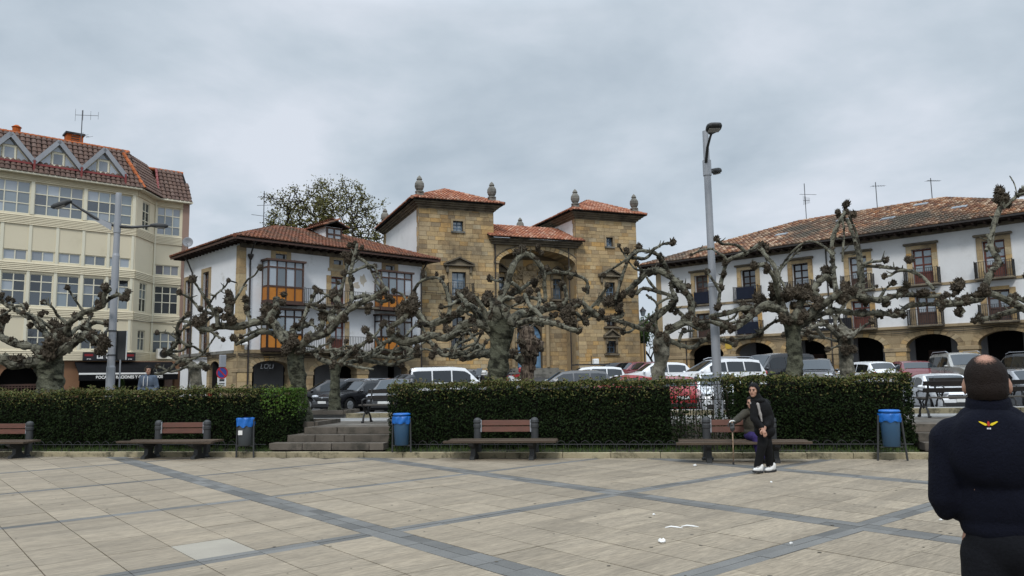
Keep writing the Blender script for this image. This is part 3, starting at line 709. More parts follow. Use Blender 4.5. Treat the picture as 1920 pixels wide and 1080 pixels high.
for z in (6.5, 3.58):
    box_part(wh, 'balcony_slab', m_dstone, 3.85, 9.3, -.8, 0, z-.12, z)
    railing(wh, [(3.85, -.76), (9.3, -.76)], z, z+.92, m_iron, .12)
box_part(wh, 'flower_pot', m_iron, 8.3, 8.5, -.6, -.4, 6.5, 6.8); box_part(wh, 'flower_pot', m_iron, 7.6, 7.75, -.6, -.45, 6.5, 6.72)
for (x, z, w, h, mm) in ((3.6, 9.05, .42, .2, m_patch), (8.5, 8.3, .32, .45, m_patch), (7.9, 7.95, .4, .3, m_patch)):
    mb = MB(); n = 14; rr = [R2.uniform(.45, 1.2) for _ in range(n)]
    mb.prism([(x+w*rr[k]*cos(2*pi*k/n), z+h*rr[k]*sin(2*pi*k/n)) for k in range(n)], -.006, .0); mb.build('plaster_patch', mm, wh)
MB().tube([(.62, -.09, -.3), (.62, -.09, 9.1)], .055, 8).lathe([(.06, 8.95), (.17, 9.2), (.17, 9.3)], (.62, -.12, 0), 10).build('downpipe', m_pipe, wh)
MB().tube([(.62, -.12, 9.25), (.62, -.5, 9.8), (.62, -.95, 10.05)], .05, 8).build('downpipe', m_pipe, wh)
MB().tube([(13.3, -.09, -.3), (13.3, -.09, 9.2), (13.3, -.9, 10.0)], .055, 8).build('downpipe', m_pipe, wh)
MB().tube([(-.09, 6.95, -.3), (-.09, 6.95, 8.9), (-.4, 6.95, 9.6), (-.7, 6.95, 10.05)], .055, 8).build('downpipe', m_pipe, wh)
mb = MB()
for sag, z in ((.08, 3.34), (.12, 3.28), (.05, 3.38)):
    for i in range(4): mb.tube([(i*3.3+3.3*q/8, -.1, z-sag*sin(pi*q/8)) for q in range(9)], .02, 5)
    for i in range(2): mb.tube([(-.1, i*3.2+3.3*q/8, z-.02-sag*sin(pi*q/8)) for q in range(9)], .02, 5)
mb.build('facade_cable', m_iron, wh)
box_part(wh, 'floodlight', m_let, .02, .5, -.35, -.12, 3.85, 4.05, bev=.05)
MB().bar((-.1, .15, 7.55), (-.75, -.05, 7.65), .12, .06).build('wall_lamp', m_iron, wh)
mb = MB(); mb.box(-.73, WL+.9, -.95, WD+.45, 10.0, 10.06); mb.build('eave_soffit', m_dwood, wh)
mb = MB(); mb.box(-.76, WL+.93, -.99, -.95, 9.97, 10.14); mb.box(-.77, -.73, -.95, WD+.45, 9.97, 10.14); mb.build('fascia', m_bwood, wh)
mb = MB()
for i in range(27): x = -.7+i*.54; mb.box(x, x+.1, -.94, 0, 9.88, 9.997)
for i in range(18): y = -.7+i*.54; mb.box(-.72, 0, y, y+.1, 9.88, 9.997)
mb.build('rafter_ends', m_dwood, wh)
hip_roof(wh, -.78, WL+.95, -1.0, WD+.5, 10.12, 12.05, m_told, sides='FLRB', w=.24)
# roof dormer
dm = box_part(wh, 'dormer', m_plaster2, 6.75, 8.05, 1.9, 4.6, 10.9, 12.1)
window(dm, 6.8, 8.0, 10.98, 12.06, 1.82, 2, [.55], m_bwood, m_curt, .12, .07)
dw = hypot(.95, .4)
for sx in (-1, 1): tile_roof(dm, 'roof_tiles', (7.4+sx*.95, 1.5 if sx < 0 else 4.9, 12.08), (0, 1 if sx < 0 else -1, 0), (-sx*.95, 0, .4), [(0, 0), (3.4, 0), (3.4, dw), (.0 if sx > 0 else .0, dw)], m_told, .24)
# ------------------------------------------------------------------ centre: sandstone palace with two towers
R2.seed(33)
loc, rz = frame3((-6.8, 55.0), (.925, .38))
pa = thing('stone_palace', 'sandstone palace with two square towers, red tiled roofs and an arched niche between them', 'palace', loc, rz)
TW = [(0.0, 5.85), (12.95, 18.55)]; ZC, PD = 14.45, 11.5
def pediment(s0, s1, z, y):
    mb = MB(); mb.bbox(s0, s1, y-.28, y+.02, z, z+.13, .03)
    c = (s0+s1)/2; mb.prism([(s0+.05, z+.131), (s1-.05, z+.131), (c, z+.56)], y-.1, y)
    for a, b in (((s0, z+.13), (c, z+.64)), ((s1, z+.13), (c, z+.64))): mb.obox(((a[0]+b[0])/2, y-.15, (a[1]+b[1])/2+.03), ((b[0]-a[0])/2, 0, (b[1]-a[1])/2), (0, .15, 0), (0, 0, .06))
    for x in (s0+.2, s1-.38): mb.bbox(x, x+.18, y-.18, y+.02, z-.5, z, .03)
    mb.build('pediment', m_dstone, pa)
def stone_frame(s0, s1, z0, z1, y, w=.25):
    for a, b, c, d in ((s0-w, s0, z0, z1+w), (s1, s1+w, z0, z1+w), (s0, s1, z1, z1+w)): piece('surround_stone', m_sand, pa, ((a+b)/2, y-.02, (c+d)/2), (b-a-.008, .12, d-c-.008))
def shutters(s0, s1, z0, z1, y, cols=2, rows=(.25, .5, .75), pm=None): window(pa, s0, s1, z0, z1, y, cols, list(rows), m_blue, pm or [m_curt, m_glass, m_blind], .07, .08)
for i, (a, b) in enumerate(TW):
    o = a
    ops = ([(2.62, 3.42, 12.72, 13.5), (2.5, 3.6, 7.25, 9.62), (2.45, 3.3, 3.7, 4.7), (2.5, 3.5, 5.5, 6.3)] if i == 0 else [(15.7, 16.32, 12.2, 12.95), (15.5, 16.36, 7.7, 9.25), (15.46, 16.32, 3.55, 4.5), (15.5, 16.4, 5.7, 6.35)])
    MB().wall(rect(a, b, -.5, ZC), [rect(*q) for q in ops], 0, .5).build('tower_wall', m_joint, pa)
    ashlar(pa, a+.002, b-.002, .6, ZC, 0, ops, m_ash, (.27, .37), (.42, .95), 300, .03)
    (s0, s1, z0, z1) = ops[0]; shutters(s0, s1, z0, z1, .2, 2, (.33, .66)); box_part(pa, 'window_sill', m_gstone, s0-.15, s1+.15, -.15, .1, z0-.13, z0-.005)
    stone_frame(s0, s1, z0, z1, -.02, .16)
    (s0, s1, z0, z1) = ops[1]; shutters(s0, s1, z0, z1, .25); stone_frame(s0, s1, z0, z1, -.03, .28); pediment(s0-.65, s1+.65, z1+.42, -.04)
    if i == 0:
        box_part(pa, 'balcony_slab', m_dstone, 2.05, 4.1, -.65, 0, 7.62, 7.78, bev=.03); railing(pa, [(2.1, 0), (2.1, -.6), (4.05, -.6), (4.05, 0)], 7.78, 8.72, m_iron, .12)
    else:
        box_part(pa, 'balcony_slab', m_dstone, 15.1, 16.8, -.55, 0, 7.55, 7.7, bev=.03); railing(pa, [(15.15, 0), (15.15, -.5), (16.75, -.5), (16.75, 0)], 7.7, 8.3, m_iron, .12)
    (s0, s1, z0, z1) = ops[2]; shutters(s0, s1, z0, z1, .25, 2, (.5,), m_glassd); stone_frame(s0, s1, z0, z1, -.03, .18); pediment(s0-.3, s1+.3, z1+.25, -.03)
    railing(pa, [(s0-.05, -.12), (s1+.05, -.12)], z0-.05, z1, m_iron, .14, name='window_grille'); box_part(pa, 'window_sill', m_dstone, s0-.25, s1+.25, -.2, .0, z0-.2, z0-.06)
    (s0, s1, z0, z1) = ops[3]; window(pa, s0, s1, z0, z1, .25, 2, [], m_dwood, m_glassd, .08); stone_frame(s0, s1, z0, z1, -.03, .2); box_part(pa, 'window_sill', m_dstone, s0-.3, s1+.3, -.3, .0, z0-.22, z0-.06, bev=.04)
    for sx, x in ((-1, a), (1, b)):                       # plastered tower sides with stone corners
        mb = MB(); mb.box(x-.02 if sx < 0 else x-.28, x+.28 if sx < 0 else x+.02, .02, PD, -.5, ZC); mb.build('tower_side', m_plaster, pa)
        for y0, y1 in ((-.01, .38), (PD-.9, PD)):
            z = .8
            while z < ZC-.05:
                h = min(R2.uniform(.3, .42), ZC-z); L = R2.choice((.3, .42, .36)) if y0 < 0 else R2.uniform(.7, 1.0)
                piece('quoin_stone', m_ash, pa, (x+sx*.03, (y0+L/2+.03 if y0 < 0 else y1-L/2), z+h/2), (.07, L, h-.012)); z += h
    mb = MB(); mb.box(a, b, PD-.02, PD, -.5, ZC); mb.build('tower_back', m_plaster, pa)
    mb = MB()                                            # moulded cornice
    for k, (o_, z0, z1) in enumerate(((.07, ZC-.12, ZC), (.2, ZC, ZC+.14), (.36, ZC+.14, ZC+.26), (.5, ZC+.26, ZC+.4))): mb.box(a-o_, b+o_, -o_, PD+o_, z0, z1-.002)
    mb.build('cornice', m_dstone, pa)
    xa, xb, ya, yb, z0_, z1_ = a-.72, b+.72, -.72, PD+.7, ZC+.44, ZC+2.12; hw = (xb-xa)/2; sl = hypot(hw, z1_-z0_); Dp = yb-ya; rs = z1_-z0_
    tile_roof(pa, 'roof_tiles', (xa, ya, z0_), (1,0,0), (0,hw,rs), [(0,0),(2*hw,0),(hw,sl)], m_tred, .27)
    tile_roof(pa, 'roof_tiles', (xa, yb, z0_), (0,-1,0), (hw,0,rs), [(0,0),(Dp,0),(Dp-hw,sl),(hw,sl)], m_tred, .27)
    tile_roof(pa, 'roof_tiles', (xb, ya, z0_), (0,1,0), (-hw,0,rs), [(0,0),(Dp,0),(Dp-hw,sl),(hw,sl)], m_tred, .27)
    tile_roof(pa, 'roof_tiles', (xb, yb, z0_), (-1,0,0), (0,-hw,rs), [(0,0),(2*hw,0),(hw,sl)], m_tred, .27)
    for q0, q1 in (((xa,ya,z0_),((xa+xb)/2,ya+hw,z1_)), ((xb,ya,z0_),((xa+xb)/2,ya+hw,z1_)), (((xa+xb)/2,ya+hw,z1_),((xa+xb)/2,yb-hw,z1_))):
        q0, q1 = V(q0), V(q1); nq = max(1, int((q1-q0).length/.42)); mbq = MB()
        for iq in range(nq): mbq.tube([q0+(q1-q0)*(iq/nq)+V((0,0,.06)), q0+(q1-q0)*((iq+1.12)/nq)+V((0,0,.04))], [.14, .115], 6)
        mbq.build('ridge_tiles', m_tred, pa, kind='stuff')
    for (x, y) in ((a+.05, .0), (b-.05, .0), (a+.05, PD-.05), (b-.05, PD-.05)):
        mb = MB(); mb.box(x-.25, x+.25, y-.25, y+.25, ZC+.35, ZC+1.0)
        mb.lathe([(.17, 1.0), (.33, 1.04), (.33, 1.12), (.2, 1.16), (.3, 1.3), (.36, 1.5), (.34, 1.72), (.22, 1.92), (.15, 1.97), (.22, 2.03), (.15, 2.18), (.03, 2.32)], (x, y, ZC), 14)
        mb.build('pinnacle', m_gstone, pa, smooth=False)
# centre bay
ZE = 12.0; NC, NW = 9.62, 3.28; SP, CRN = 10.45, 11.62
MB().wall(rect(5.85, 12.95, -.5, ZE), [arch(NC-NW, NC+NW, -.4, SP, CRN, 24)], .12, 2.0).build('centre_wall', m_sand, pa)
ashlar(pa, 5.87, NC-NW-.02, .6, 10.4, .12, [], m_ash, (.27, .37), (.4, .9), 60, .025); ashlar(pa, NC+NW+.02, 12.93, .6, 10.4, .12, [], m_ash, (.27, .37), (.4, .9), 60, .025)
n = 25
for k in range(n):
    q0, q1 = pi*k/n+.006, pi*(k+1)/n-.006
    MB().prism([(NC+NW*cos(q0), SP+1.17*sin(q0)), (NC+(NW+.34)*cos(q0), SP+1.5*sin(q0)), (NC+(NW+.34)*cos(q1), SP+1.5*sin(q1)), (NC+NW*cos(q1), SP+1.17*sin(q1))], .03-R2.uniform(0, .012), .14).build('voussoir', m_ash, pa)
    MB().tube([(NC+(NW+.4)*cos(q), .05, SP+1.56*sin(q)) for q in (q0, q1)], .07, 6).build('arch_moulding', m_dstone, pa)
nops = [(6.75, 7.5, 8.0, 9.65), (11.75, 12.5, 8.0, 9.65)]; dr = (8.55, 10.69)
MB().wall(rect(NC-NW-.1, NC+NW+.1, -.5, CRN+.2), [rect(*q) for q in nops]+[arch(dr[0], dr[1], 1.9, 4.9, 5.95)], 2.0, 2.5).build('niche_wall', m_joint, pa)
ashlar(pa, NC-NW, NC+NW, .6, CRN-.5, 2.0, nops+[(dr[0]-.02, dr[1]+.02, 1.5, 5.97)], m_ash, (.3, .4), (.45, .95), 240, .03)
for q in nops:
    shutters(*q, 2.2); stone_frame(*q, 1.96, .22); pediment(q[0]-.4, q[1]+.4, q[3]+.36, 1.96)
    box_part(pa, 'balcony_slab', m_dstone, q[0]-.35, q[1]+.5, 1.5, 2.0, 7.82, 7.97); railing(pa, [(q[0]-.3, 1.55), (q[1]+.45, 1.55)], 7.97, 8.8, m_iron, .12)
# niche soffit panels
for k in range(1, 24):
    q0, q1 = pi*k/24+.02, pi*(k+1)/24-.02
    if k < 23: MB().add([(NC+(NW-.02)*cos(q), y, SP+1.15*sin(q)) for q in (q0, q1) for y in (.3, 1.9)], [(0, 1, 3, 2)]).build('soffit_stone', m_ash, pa)
# portal
dc = (dr[0]+dr[1])/2
d_ = MB().prism(arch(dr[0]+.02, dr[1]-.02, 1.9, 4.9, 5.93), 2.3, 2.36).build('door', m_bdoor, pa)
for s in (-1, 1):
    for z0, z1 in ((2.5, 3.3), (3.4, 4.6)): box_part(d_, 'door_panel', m_bdoor, *sorted((dc+s*.12, dc+s*.93)), 2.25, 2.31, z0, z1, bev=.02)
box_part(d_, 'door_rail', m_bdoor, dr[0]+.03, dr[1]-.03, 2.22, 2.32, 4.84, 4.98)
mb = MB()
for k in range(7):
    a = pi*(k+.5)/7; mb.bar((dc, 2.27, 5.0), (dc+.9*cos(a), 2.27, 5.0+.85*sin(a)), .05, .05)
mb.build('fanlight_bars', m_bdoor, d_)
for k in range(1, 6):
    a0, a1 = pi*(k+.56)/7, pi*(k+1.44)/7
    MB().add([(dc+.25*cos(a0), 2.288, 5.0+.22*sin(a0)), (dc+.82*cos(a0), 2.288, 5.0+.76*sin(a0)), (dc+.82*cos(a1), 2.288, 5.0+.76*sin(a1)), (dc+.25*cos(a1), 2.288, 5.0+.22*sin(a1))], [(0, 1, 2, 3)]).build('pane', m_glassd, d_)
for s in (-1, 1):
    mb = MB(); x = dc+s*1.5; mb.bbox(x-.2, x+.2, 1.75, 2.0, 1.9, 2.5, .03); mb.lathe([(.17, 2.5), (.16, 5.9), (.24, 6.1), (.24, 6.2)], (x, 1.82, 0), 12); mb.build('portal_column', m_sand, pa)
box_part(pa, 'portal_entablature', m_dstone, dc-1.95, dc+1.95, 1.62, 2.0, 6.22, 6.62, bev=.05)
for k in range(4): box_part(pa, 'entrance_step', m_gstone, dc-2.0-.3*k, dc+2.0+.3*k, .9-.4*k, 2.3, 1.5, 2.42-.16*k)
# coat of arms in relief
R = random.Random(8); mb = MB()
cx, cz = NC+.05, 9.5
mb.prism([(cx-.62, 10.2), (cx+.62, 10.2), (cx+.62, 9.3), (cx+.42, 8.85), (cx, 8.6), (cx-.42, 8.85), (cx-.62, 9.3)], 1.78, 2.0)
for k in range(46):
    a = R.uniform(0, 2*pi); r = R.uniform(.75, 1.25); p = V((cx+r*cos(a)*1.0, 1.93, cz+r*sin(a)*1.0)); r0 = R.uniform(.1, .26); t0 = R.uniform(0, 6); 
    mb.tube([p+V((r0*cos(t0+q*.7)*(1-q*.07), -.05+.02*sin(q), r0*sin(t0+q*.7)*(1-q*.07))) for q in range(8)], [.075-.005*q for q in range(8)], 6)
for k in range(16): mb.ball((cx+R.uniform(-.5, .5), 1.8, R.uniform(8.9, 10.1)), R.uniform(.08, .16), 1)
mb.ball((cx, 1.85, 10.5), .26, 2); mb.build('coat_of_arms', m_sand, pa)
mb = MB(); mb.box(5.7, 13.1, -.15, .5, ZE-.1, ZE+.06); mb.box(5.6, 13.2, -.35, .5, ZE+.062, ZE+.2); mb.box(5.5, 13.3, -.52, .5, ZE+.202, ZE+.34); mb.build('cornice', m_dstone, pa)
tile_roof(pa, 'roof_tiles', (5.35, -.72, ZE+.38), (1,0,0), (0,4.2,1.75), [(0,0),(8.1,0),(8.1,4.5),(0,4.5)], m_tred, .3)
[MB().tube([(x, y, 1), (x, y, ZE-.1)], .05, 8).build('downpipe', m_pipe, pa) for x, y in ((12.3, .02), (6.0, -.03))]
mb = MB()
for i in range(4): mb.tube([(i*4.6+4.6*q/8, -.1, 8.05-.1*i-.08*sin(pi*q/8)) for q in range(9)], .018, 5)
mb.build('facade_cable', m_iron, pa)
mb = MB(); mb.box(18.7, 19.0, -.2, 9, -.5, 4.3); mb.build('garden_wall', m_ash, pa)

# ------------------------------------------------------------------ left: cream block of flats
R2.seed(44)
loc, rz = frame3((-31.1, 46.0), (5.8, 5.2))
fb = thing('cream_apartment_block', 'cream apartment block with brown tiled mansard roof and zinc framed gable windows', 'building', loc, rz)
SL = -8.2                                              # left end, outside the frame
MF = lambda y: y
PIL = [1.2+1.49*k for k in range(-6, 5)]
# main bay front at y=0, chamfer, then the recessed strip at y=2.2
bays = list(zip(PIL[:-1], PIL[1:]))
holes = []
wdef = []
for a, b in bays:
    wdef.append((a+.1, b-.1, 9.5, 10.17, 2, [], [m_curt]))
    wdef.append((a+.1, b-.1, 6.68, 8.7, 2, [.45, .76], None))
for a in PIL[::2][:-1]: wdef.append((a+.1, a+2.98-.1, 12.45, 14.52, 4, [.32, .66], None))
for k, (a, b) in enumerate(bays):
    if k % 2 == 0: wdef.append((a+.12, a+1.32, 4.0, 5.3, 2, [.55], None))
fb_h = [rect(w[0], w[1], w[2], w[3]) for w in wdef]
MB().wall(rect(SL, 7.35, 3.3, 15.0), fb_h, 0, .25).build('wall', m_cream, fb)
for (a, b, c, d, n, r, pm) in wdef:
    pms = None
    if c > 12: pms = [[m_blind, m_blind, m_curt], [m_blind, m_glass], [m_blind, m_curt]]
    elif 6 < c < 7: pms = [[m_glass, m_blind], [m_glass, m_glassd, m_curt], [m_glass, m_glassd]]
    elif c < 5: pms = [m_glassd, m_glassd]
    window(fb, a, b, c, d, .05, n, r, m_cream2, pm[0] if pm else None, .06, .1, pms=pms)
for p in PIL: box_part(fb, 'pilaster', m_cream2, p-.085, p+.085, -.05, .02, 3.95, 12.3)
for p in PIL[::2]: box_part(fb, 'pilaster', m_cream2, p-.1, p+.1, -.06, .02, 12.44, 14.6)
def siding(z0, z1, M=None, a=SL, b=7.35):
    mb = MB(M); n = max(3, round((z1-z0)/.11)); h = (z1-z0)/n
    for i in range(n):
        z = z0+i*h; mb.add([(a, -.09, z), (b, -.09, z), (b, -.05, z+h*.92), (a, -.05, z+h*.92), (a, .02, z), (b, .02, z), (b, .02, z+h*.92), (a, .02, z+h*.92)], [(0,1,2,3), (0,4,5,1), (3,2,6,7), (0,3,7,4), (1,5,6,2)])
    mb.build('siding', m_siding, fb)
for z0, z1 in ((11.78, 12.4), (8.86, 9.42), (6.04, 6.6), (3.3, 3.95), (14.56, 14.95)): siding(z0, z1)
# chamfered corner: rotate a local frame
ca = atan2(2.2, 1.85); cl = hypot(2.2, 1.85)
MC = Matrix.Translation((7.35, 0, 0)) @ Matrix.Rotation(ca, 4, 'Z')
M2 = Matrix.Translation((9.2, 2.2, 0))
cw = [(.85, 1.95, 12.45, 14.4, 2, [.32, .66]), (.85, 1.95, 6.68, 8.7, 2, [.45, .76]), (.85, 1.95, 4.0, 5.4, 2, [.6])]
MB(MC).wall(rect(0, cl, 3.3, 15.0), [rect(*w[:4]) for w in cw], 0, .2).build('wall', m_cream, fb)
w2 = [(.12, 1.78, 12.45, 14.5, 3, [.32, .7]), (.12, 1.78, 9.5, 10.25, 3, []), (.12, 1.78, 6.68, 8.7, 3, [.42, .74]), (.12, 1.78, 3.85, 5.35, 3, [.58])]
MB(M2).wall(rect(0, 1.9, 3.3, 15.0), [rect(*w[:4]) for w in w2], 0, .2).build('wall', m_cream, fb)
def win_at(Mx, w, pms, nm=m_cream2):
    mb_o = thing_local = bpy.data.objects.new('window', None)
    # frame mesh carries the transform so that its panes stay axis-aligned in it
    bpy.data.objects.remove(mb_o)
    f = window(fb, *w[:4], .05, w[4], w[5], nm, None, .06, .1, pms=pms); f.matrix_basis = Mx; return f
for w in cw: win_at(MC, w, [[m_glass, m_glassd, m_blind]]*3)
for w, pm in zip(w2, ([m_curt, m_blind], [m_curt], [m_glassd, m_glassd, m_glass], [m_curt, m_blind])): win_at(M2, w, [pm]*3)
for z0, z1 in ((11.78, 12.4), (8.86, 9.42), (6.04, 6.6), (3.3, 3.95), (14.56, 14.95)): siding(z0, z1, MC, 0.03, cl-.05); siding(z0, z1, M2, .04, 1.9)
MB(M2).box(1.9, 2.38, -.02, .3, -.3, 15.0).build('wall', m_salmon, fb)
MB(M2).box(2.36, 2.38, .3, 9, -.3, 15.0).build('wall', m_salmon, fb)
MB(M2).tube([(.0, -.1, 3.3), (.0, -.1, 14.8)], .06, 8).build('downpipe', m_cream2, fb)
MB(M2).tube([(2.1, -.08, 4.3), (2.1, -.08, 6.2), (2.25, -.08, 6.2), (2.25, -.08, 4.9)], .03, 6).build('facade_cable', m_salmon, fb); MB(M2).tube([(2.05, -.08, 6.8), (2.05, -.08, 12.5)], .03, 6).build('facade_cable', m_salmon, fb)
# ground floor
MB().wall(rect(SL, 10.6, -.4, 3.3), [arch(.05, 2.15, -.3, 2.1, 3.05), rect(4.4, 10.3, -.3, 3.0), arch(-5.0, -2.6, -.3, 2.1, 3.05)], .25, .7).build('ground_floor_wall', m_brownr, fb)
box_part(fb, 'ground_floor_ceiling', m_siding, SL, 10.6, .25, 2.6, 3.25, 3.3)
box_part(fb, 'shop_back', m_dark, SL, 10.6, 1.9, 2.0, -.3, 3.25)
MB(M2).box(.9, 2.38, -.5, -.02, -.3, 3.3).build('ground_floor_wall', m_salmon, fb)
gt = box_part(fb, 'gate_frame', m_bwood, .06, 2.14, .62, .66, 1.72, 1.84)
mb = MB()
for i in range(13): x = .12+i*.165; mb.box(x, x+.05, .6, .64, -.2, 1.72)
for z in (.2, .9, 1.6): mb.box(.06, 2.14, .59, .65, z, z+.06)
mb.build('gate_bars', m_bwood, gt)
# roof: tiled mansard, gable windows
tile_roof(fb, 'roof_tiles', (SL, -.35, 15.05), (1,0,0), (0,1.7,2.85), [(0,0),(7.7-SL,0),(7.05-SL,3.32),(0,3.32)], m_tbrn, .3, .38)
e2 = V((1.85, 2.2, 0)).normalized(); n2 = V((-e2.y, e2.x, 0))
tile_roof(fb, 'roof_tiles', (7.7, -.35, 15.05), e2, tuple(n2*1.7+V((0,0,2.6))), [(.0,0),(2.85,0),(4.2,3.1),(.35,3.1)], m_tbrn, .3, .38)
tile_roof(fb, 'roof_tiles', (9.25, 1.85, 15.05), (1,0,0), (0,1.6,2.5), [(0,0),(2.4,0),(2.18,2.97),(.25,2.97)], m_tbrn, .3, .38)
def ridge(pts, m=m_tor, r=.12):
    mb = MB()
    for a, b in zip(pts[:-1], pts[1:]):
        a, b = V(a), V(b); n = max(1, int((b-a).length/.38))
        for i in range(n): mb.tube([a+(b-a)*i/n, a+(b-a)*((i+1.1)/n)], [r*1.1, r*.9], 7)
    mb.build('ridge_tiles', m, fb)
tp = V((7.7, -.35, 15.05))+n2*1.7+V((0,0,2.6))+e2*.35; tq = V((7.7, -.35, 15.05))+n2*1.7+V((0,0,2.6))+e2*4.0
ridge([(SL, 1.35, 17.92), (7.0, 1.35, 17.92), tp]); ridge([(7.7, -.35, 15.1), tp]); ridge([tp, tq]); ridge([(9.3, 1.85, 15.12), (9.45, 3.3, 17.55)], m_redmt, .09); ridge([tq, (11.38, 3.45, 17.58)])
mb = MB(); mb.add([(SL, 1.35, 17.9), (7.0, 1.35, 17.9), tuple(tp), tuple(tq), (11.36, 3.45, 17.5), (11.36, 10, 17.5), (SL, 10, 17.9)], [(0, 1, 2, 3, 4, 5, 6)]); mb.build('roof_deck', m_tbrn, fb)
mb = MB(); mb.add([(11.62, 1.85, 15.05), (11.36, 3.45, 17.5), (11.36, 10, 17.5), (11.62, 10, 15.05)], [(0, 1, 2, 3)]); mb.build('roof_deck', m_tbrn, fb)
mb = MB(); mb.box(SL, 7.55, -.42, 0, 14.95, 15.08); mb.obox((8.42, .88, 15.015), e2*1.45, n2*.2, (0, 0, .065)); mb.box(9.2, 11.66, 1.75, 2.2, 14.95, 15.08); mb.build('eave_gutter', m_cream2, fb)
box_part(fb, 'red_gutter', m_redmt, SL, 6.45, -.17, -.05, 15.62, 15.74)
for c in (-2.83, -.17, 2.49, 5.15, -5.49):
    zb, za, hw = 15.72, 17.42, 1.34
    d = MB().prism([(c-hw+.12, zb), (c+hw-.12, zb), (c, za-.1)], .05, 2.2).build('dormer', m_cream, fb)
    for s in (-1, 1):
        a, b = V((c+s*(hw+.05), 0, zb+.02)), V((c, 0, za)); u = (b-a).normalized(); nn = V((-u.z, 0, u.x))*(-s if True else 1)
        nn = nn if nn.z > 0 else -nn
        MB().obox((a+b)/2+V((0, .05, 0))-nn*.02, (b-a)/2, (0, .32, 0), nn*.14).build('gable_board', m_gmetal, d)
        MB().obox((a+b)/2+V((0, 1.3, 0))+nn*.05, (b-a)/2, (0, .95, 0), nn*.05).build('dormer_roof', m_tbrn, d)
        tri = [(c+s*.42, zb+.1), (c+s*1.05, zb+.1), (c+s*.42, zb+.82)]
        MB().prism(tri, .02, .045).build('pane', m_curt, d)
    window(d, c-.36, c+.36, zb+.06, zb+.95, -.01, 1, [], m_cream2, m_curt, .1, .06)
    MB().prism([(c-.34, zb+1.02), (c+.34, zb+1.02), (c, zb+1.38)], .02, .045).build('pane', m_curt, d)
    box_part(fb, 'red_downpipe', m_redmt, c+1.27, c+1.39, -.3, -.05, 15.2, 15.9)
# awning and sign of the bar
aw = MB(); aw.prism([(0.1, 3.2), (-1.15, 2.45), (-1.15, 2.4), (.1, 3.1)], 4.05, 10.05, 'YZ'); aw = aw.build('awning', m_black, fb)
box_part(aw, 'awning_stripe', m_let, 4.05, 10.05, -1.175, -1.155, 2.36, 2.47); box_part(aw, 'awning_valance', m_black, 4.05, 10.05, -1.165, -1.15, 1.98, 2.36)
text('lettering', 'BOCATAS  RACIONES Y COMBINADOS', m_let, aw, (5.02, -1.175, 2.1), (pi/2, 0, 0), .26, bold=.010, sx=.885)
sg = box_part(fb, 'bar_sign', m_signb, 4.42, 7.55, -.34, -.2, 3.28, 3.8)
text('lettering', 'La C', m_let, sg, (5.2, -.345, 3.41), (pi/2, 0, 0), .44, bold=.012, sx=.95)
m_rsign = mat('red_print', (.22, .008, .012), .5, (.18, .008, .01))
for x in (4.5, 6.95): box_part(sg, 'print', m_rsign, x, x+.5, -.344, -.341, 3.55, 3.7); text('lettering', 'zero', m_let, sg, (x+.14, -.345, 3.34), (pi/2, 0, 0), .13, bold=.004)
box_part(fb, 'chimney', mat('orange_brick', (.40, .10, .025), .9, (.33, .08, .02), 3, .3, 12), 3.5, 4.5, 3.0, 3.9, 17.6, 19.0); box_part(fb, 'chimney_cap', m_iron, 3.4, 4.6, 2.9, 4.0, 19.0, 19.12)
for z in (18.5, 18.65, 18.8): box_part(fb, 'chimney_vent', m_iron, 3.75, 4.25, 2.985, 2.998, z, z+.06)
MB().lathe([(.22, 17.8), (.24, 18.4), (.3, 18.45), (.1, 18.6)], (.4, 1.9, 0), 10).build('roof_vent', MATS['orange_brick'], fb)
# ------------------------------------------------------------------ things fixed to the buildings
m_alu = mat('antenna_metal', (.10, .10, .105), .4, (.08, .08, .085), 3, metal=.4)
def antenna(label, base, h, els):
    a = thing('tv_antenna', label, 'antenna', base, 0, 'rooftop aerials')
    MB().tube([(0, 0, -.5), (0, 0, h)], .03, 6).build('mast', m_alu, a)
    for (z, az, L, n, er) in els:
        d = V((cos(az), sin(az), .06)); s = V((-sin(az), cos(az), 0)); mb = MB(); mb.tube([d*(-L*.3)+V((0, 0, z)), d*(L*.7)+V((0, 0, z))], .018, 5)
        for i in range(n):
            p = d*(-L*.3+L*i/max(1, n-1))+V((0, 0, z)); e = er*(1.25-.5*i/max(1, n-1)); q = V((0, 0, 1)) if er < 0 else s; mb.tube([p-q*abs(e), p+q*abs(e)], .011, 4)
        mb.build('aerial', m_alu, a)
antenna('thin mast aerial on the orange chimney of the cream apartment block', at(152, 262, 50.5), 2.1, [(.35, 1.2, .9, 3, .45), (1.75, .35, 1.4, 4, -.35)])
antenna('aerial with two crossed booms above the ridge of the gallery house', at(494, 428, 54), 2.75, [(2.3, .6, 1.4, 9, .18), (1.7, .2, 1.6, 2, .05), (.9, 3.6, 1.2, 2, .05)])
antenna('tallest aerial with a square grid on the arcaded house, leftmost of its three', at(1512, 410, 60), 2.9, [(1.5, .3, .6, 6, -.3), (2.0, .4, 1.7, 3, .05)])
antenna('aerial on the middle of the ridge of the arcaded house', at(1645, 389, 56), 1.95, [(1.65, .2, 1.1, 6, .16)])
antenna('aerial where the ridge of the arcaded house ends, rightmost of the three', at(1748, 373, 54), 1.55, [(1.35, .3, 1.2, 8, .16)])
ds = thing('satellite_dish', 'small satellite dish between the cream block and the gallery house eave', 'satellite dish', at(352, 462, 54), radians(200))
MB().lathe([(.02, 0), (.2, .03), (.34, .1), (.36, .12), (.34, .125), (.2, .06), (.02, .03)], (0, 0, .3), 18, 'Y').build('dish', m_gmetal, ds, smooth=True); MB().tube([(0, 0, -.6), (0, 0, .1), (0, .02, .3)], .025, 6).tube([(0, -.02, .1), (.1, .5, .15)], .015, 5).build('bracket', m_alu, ds)
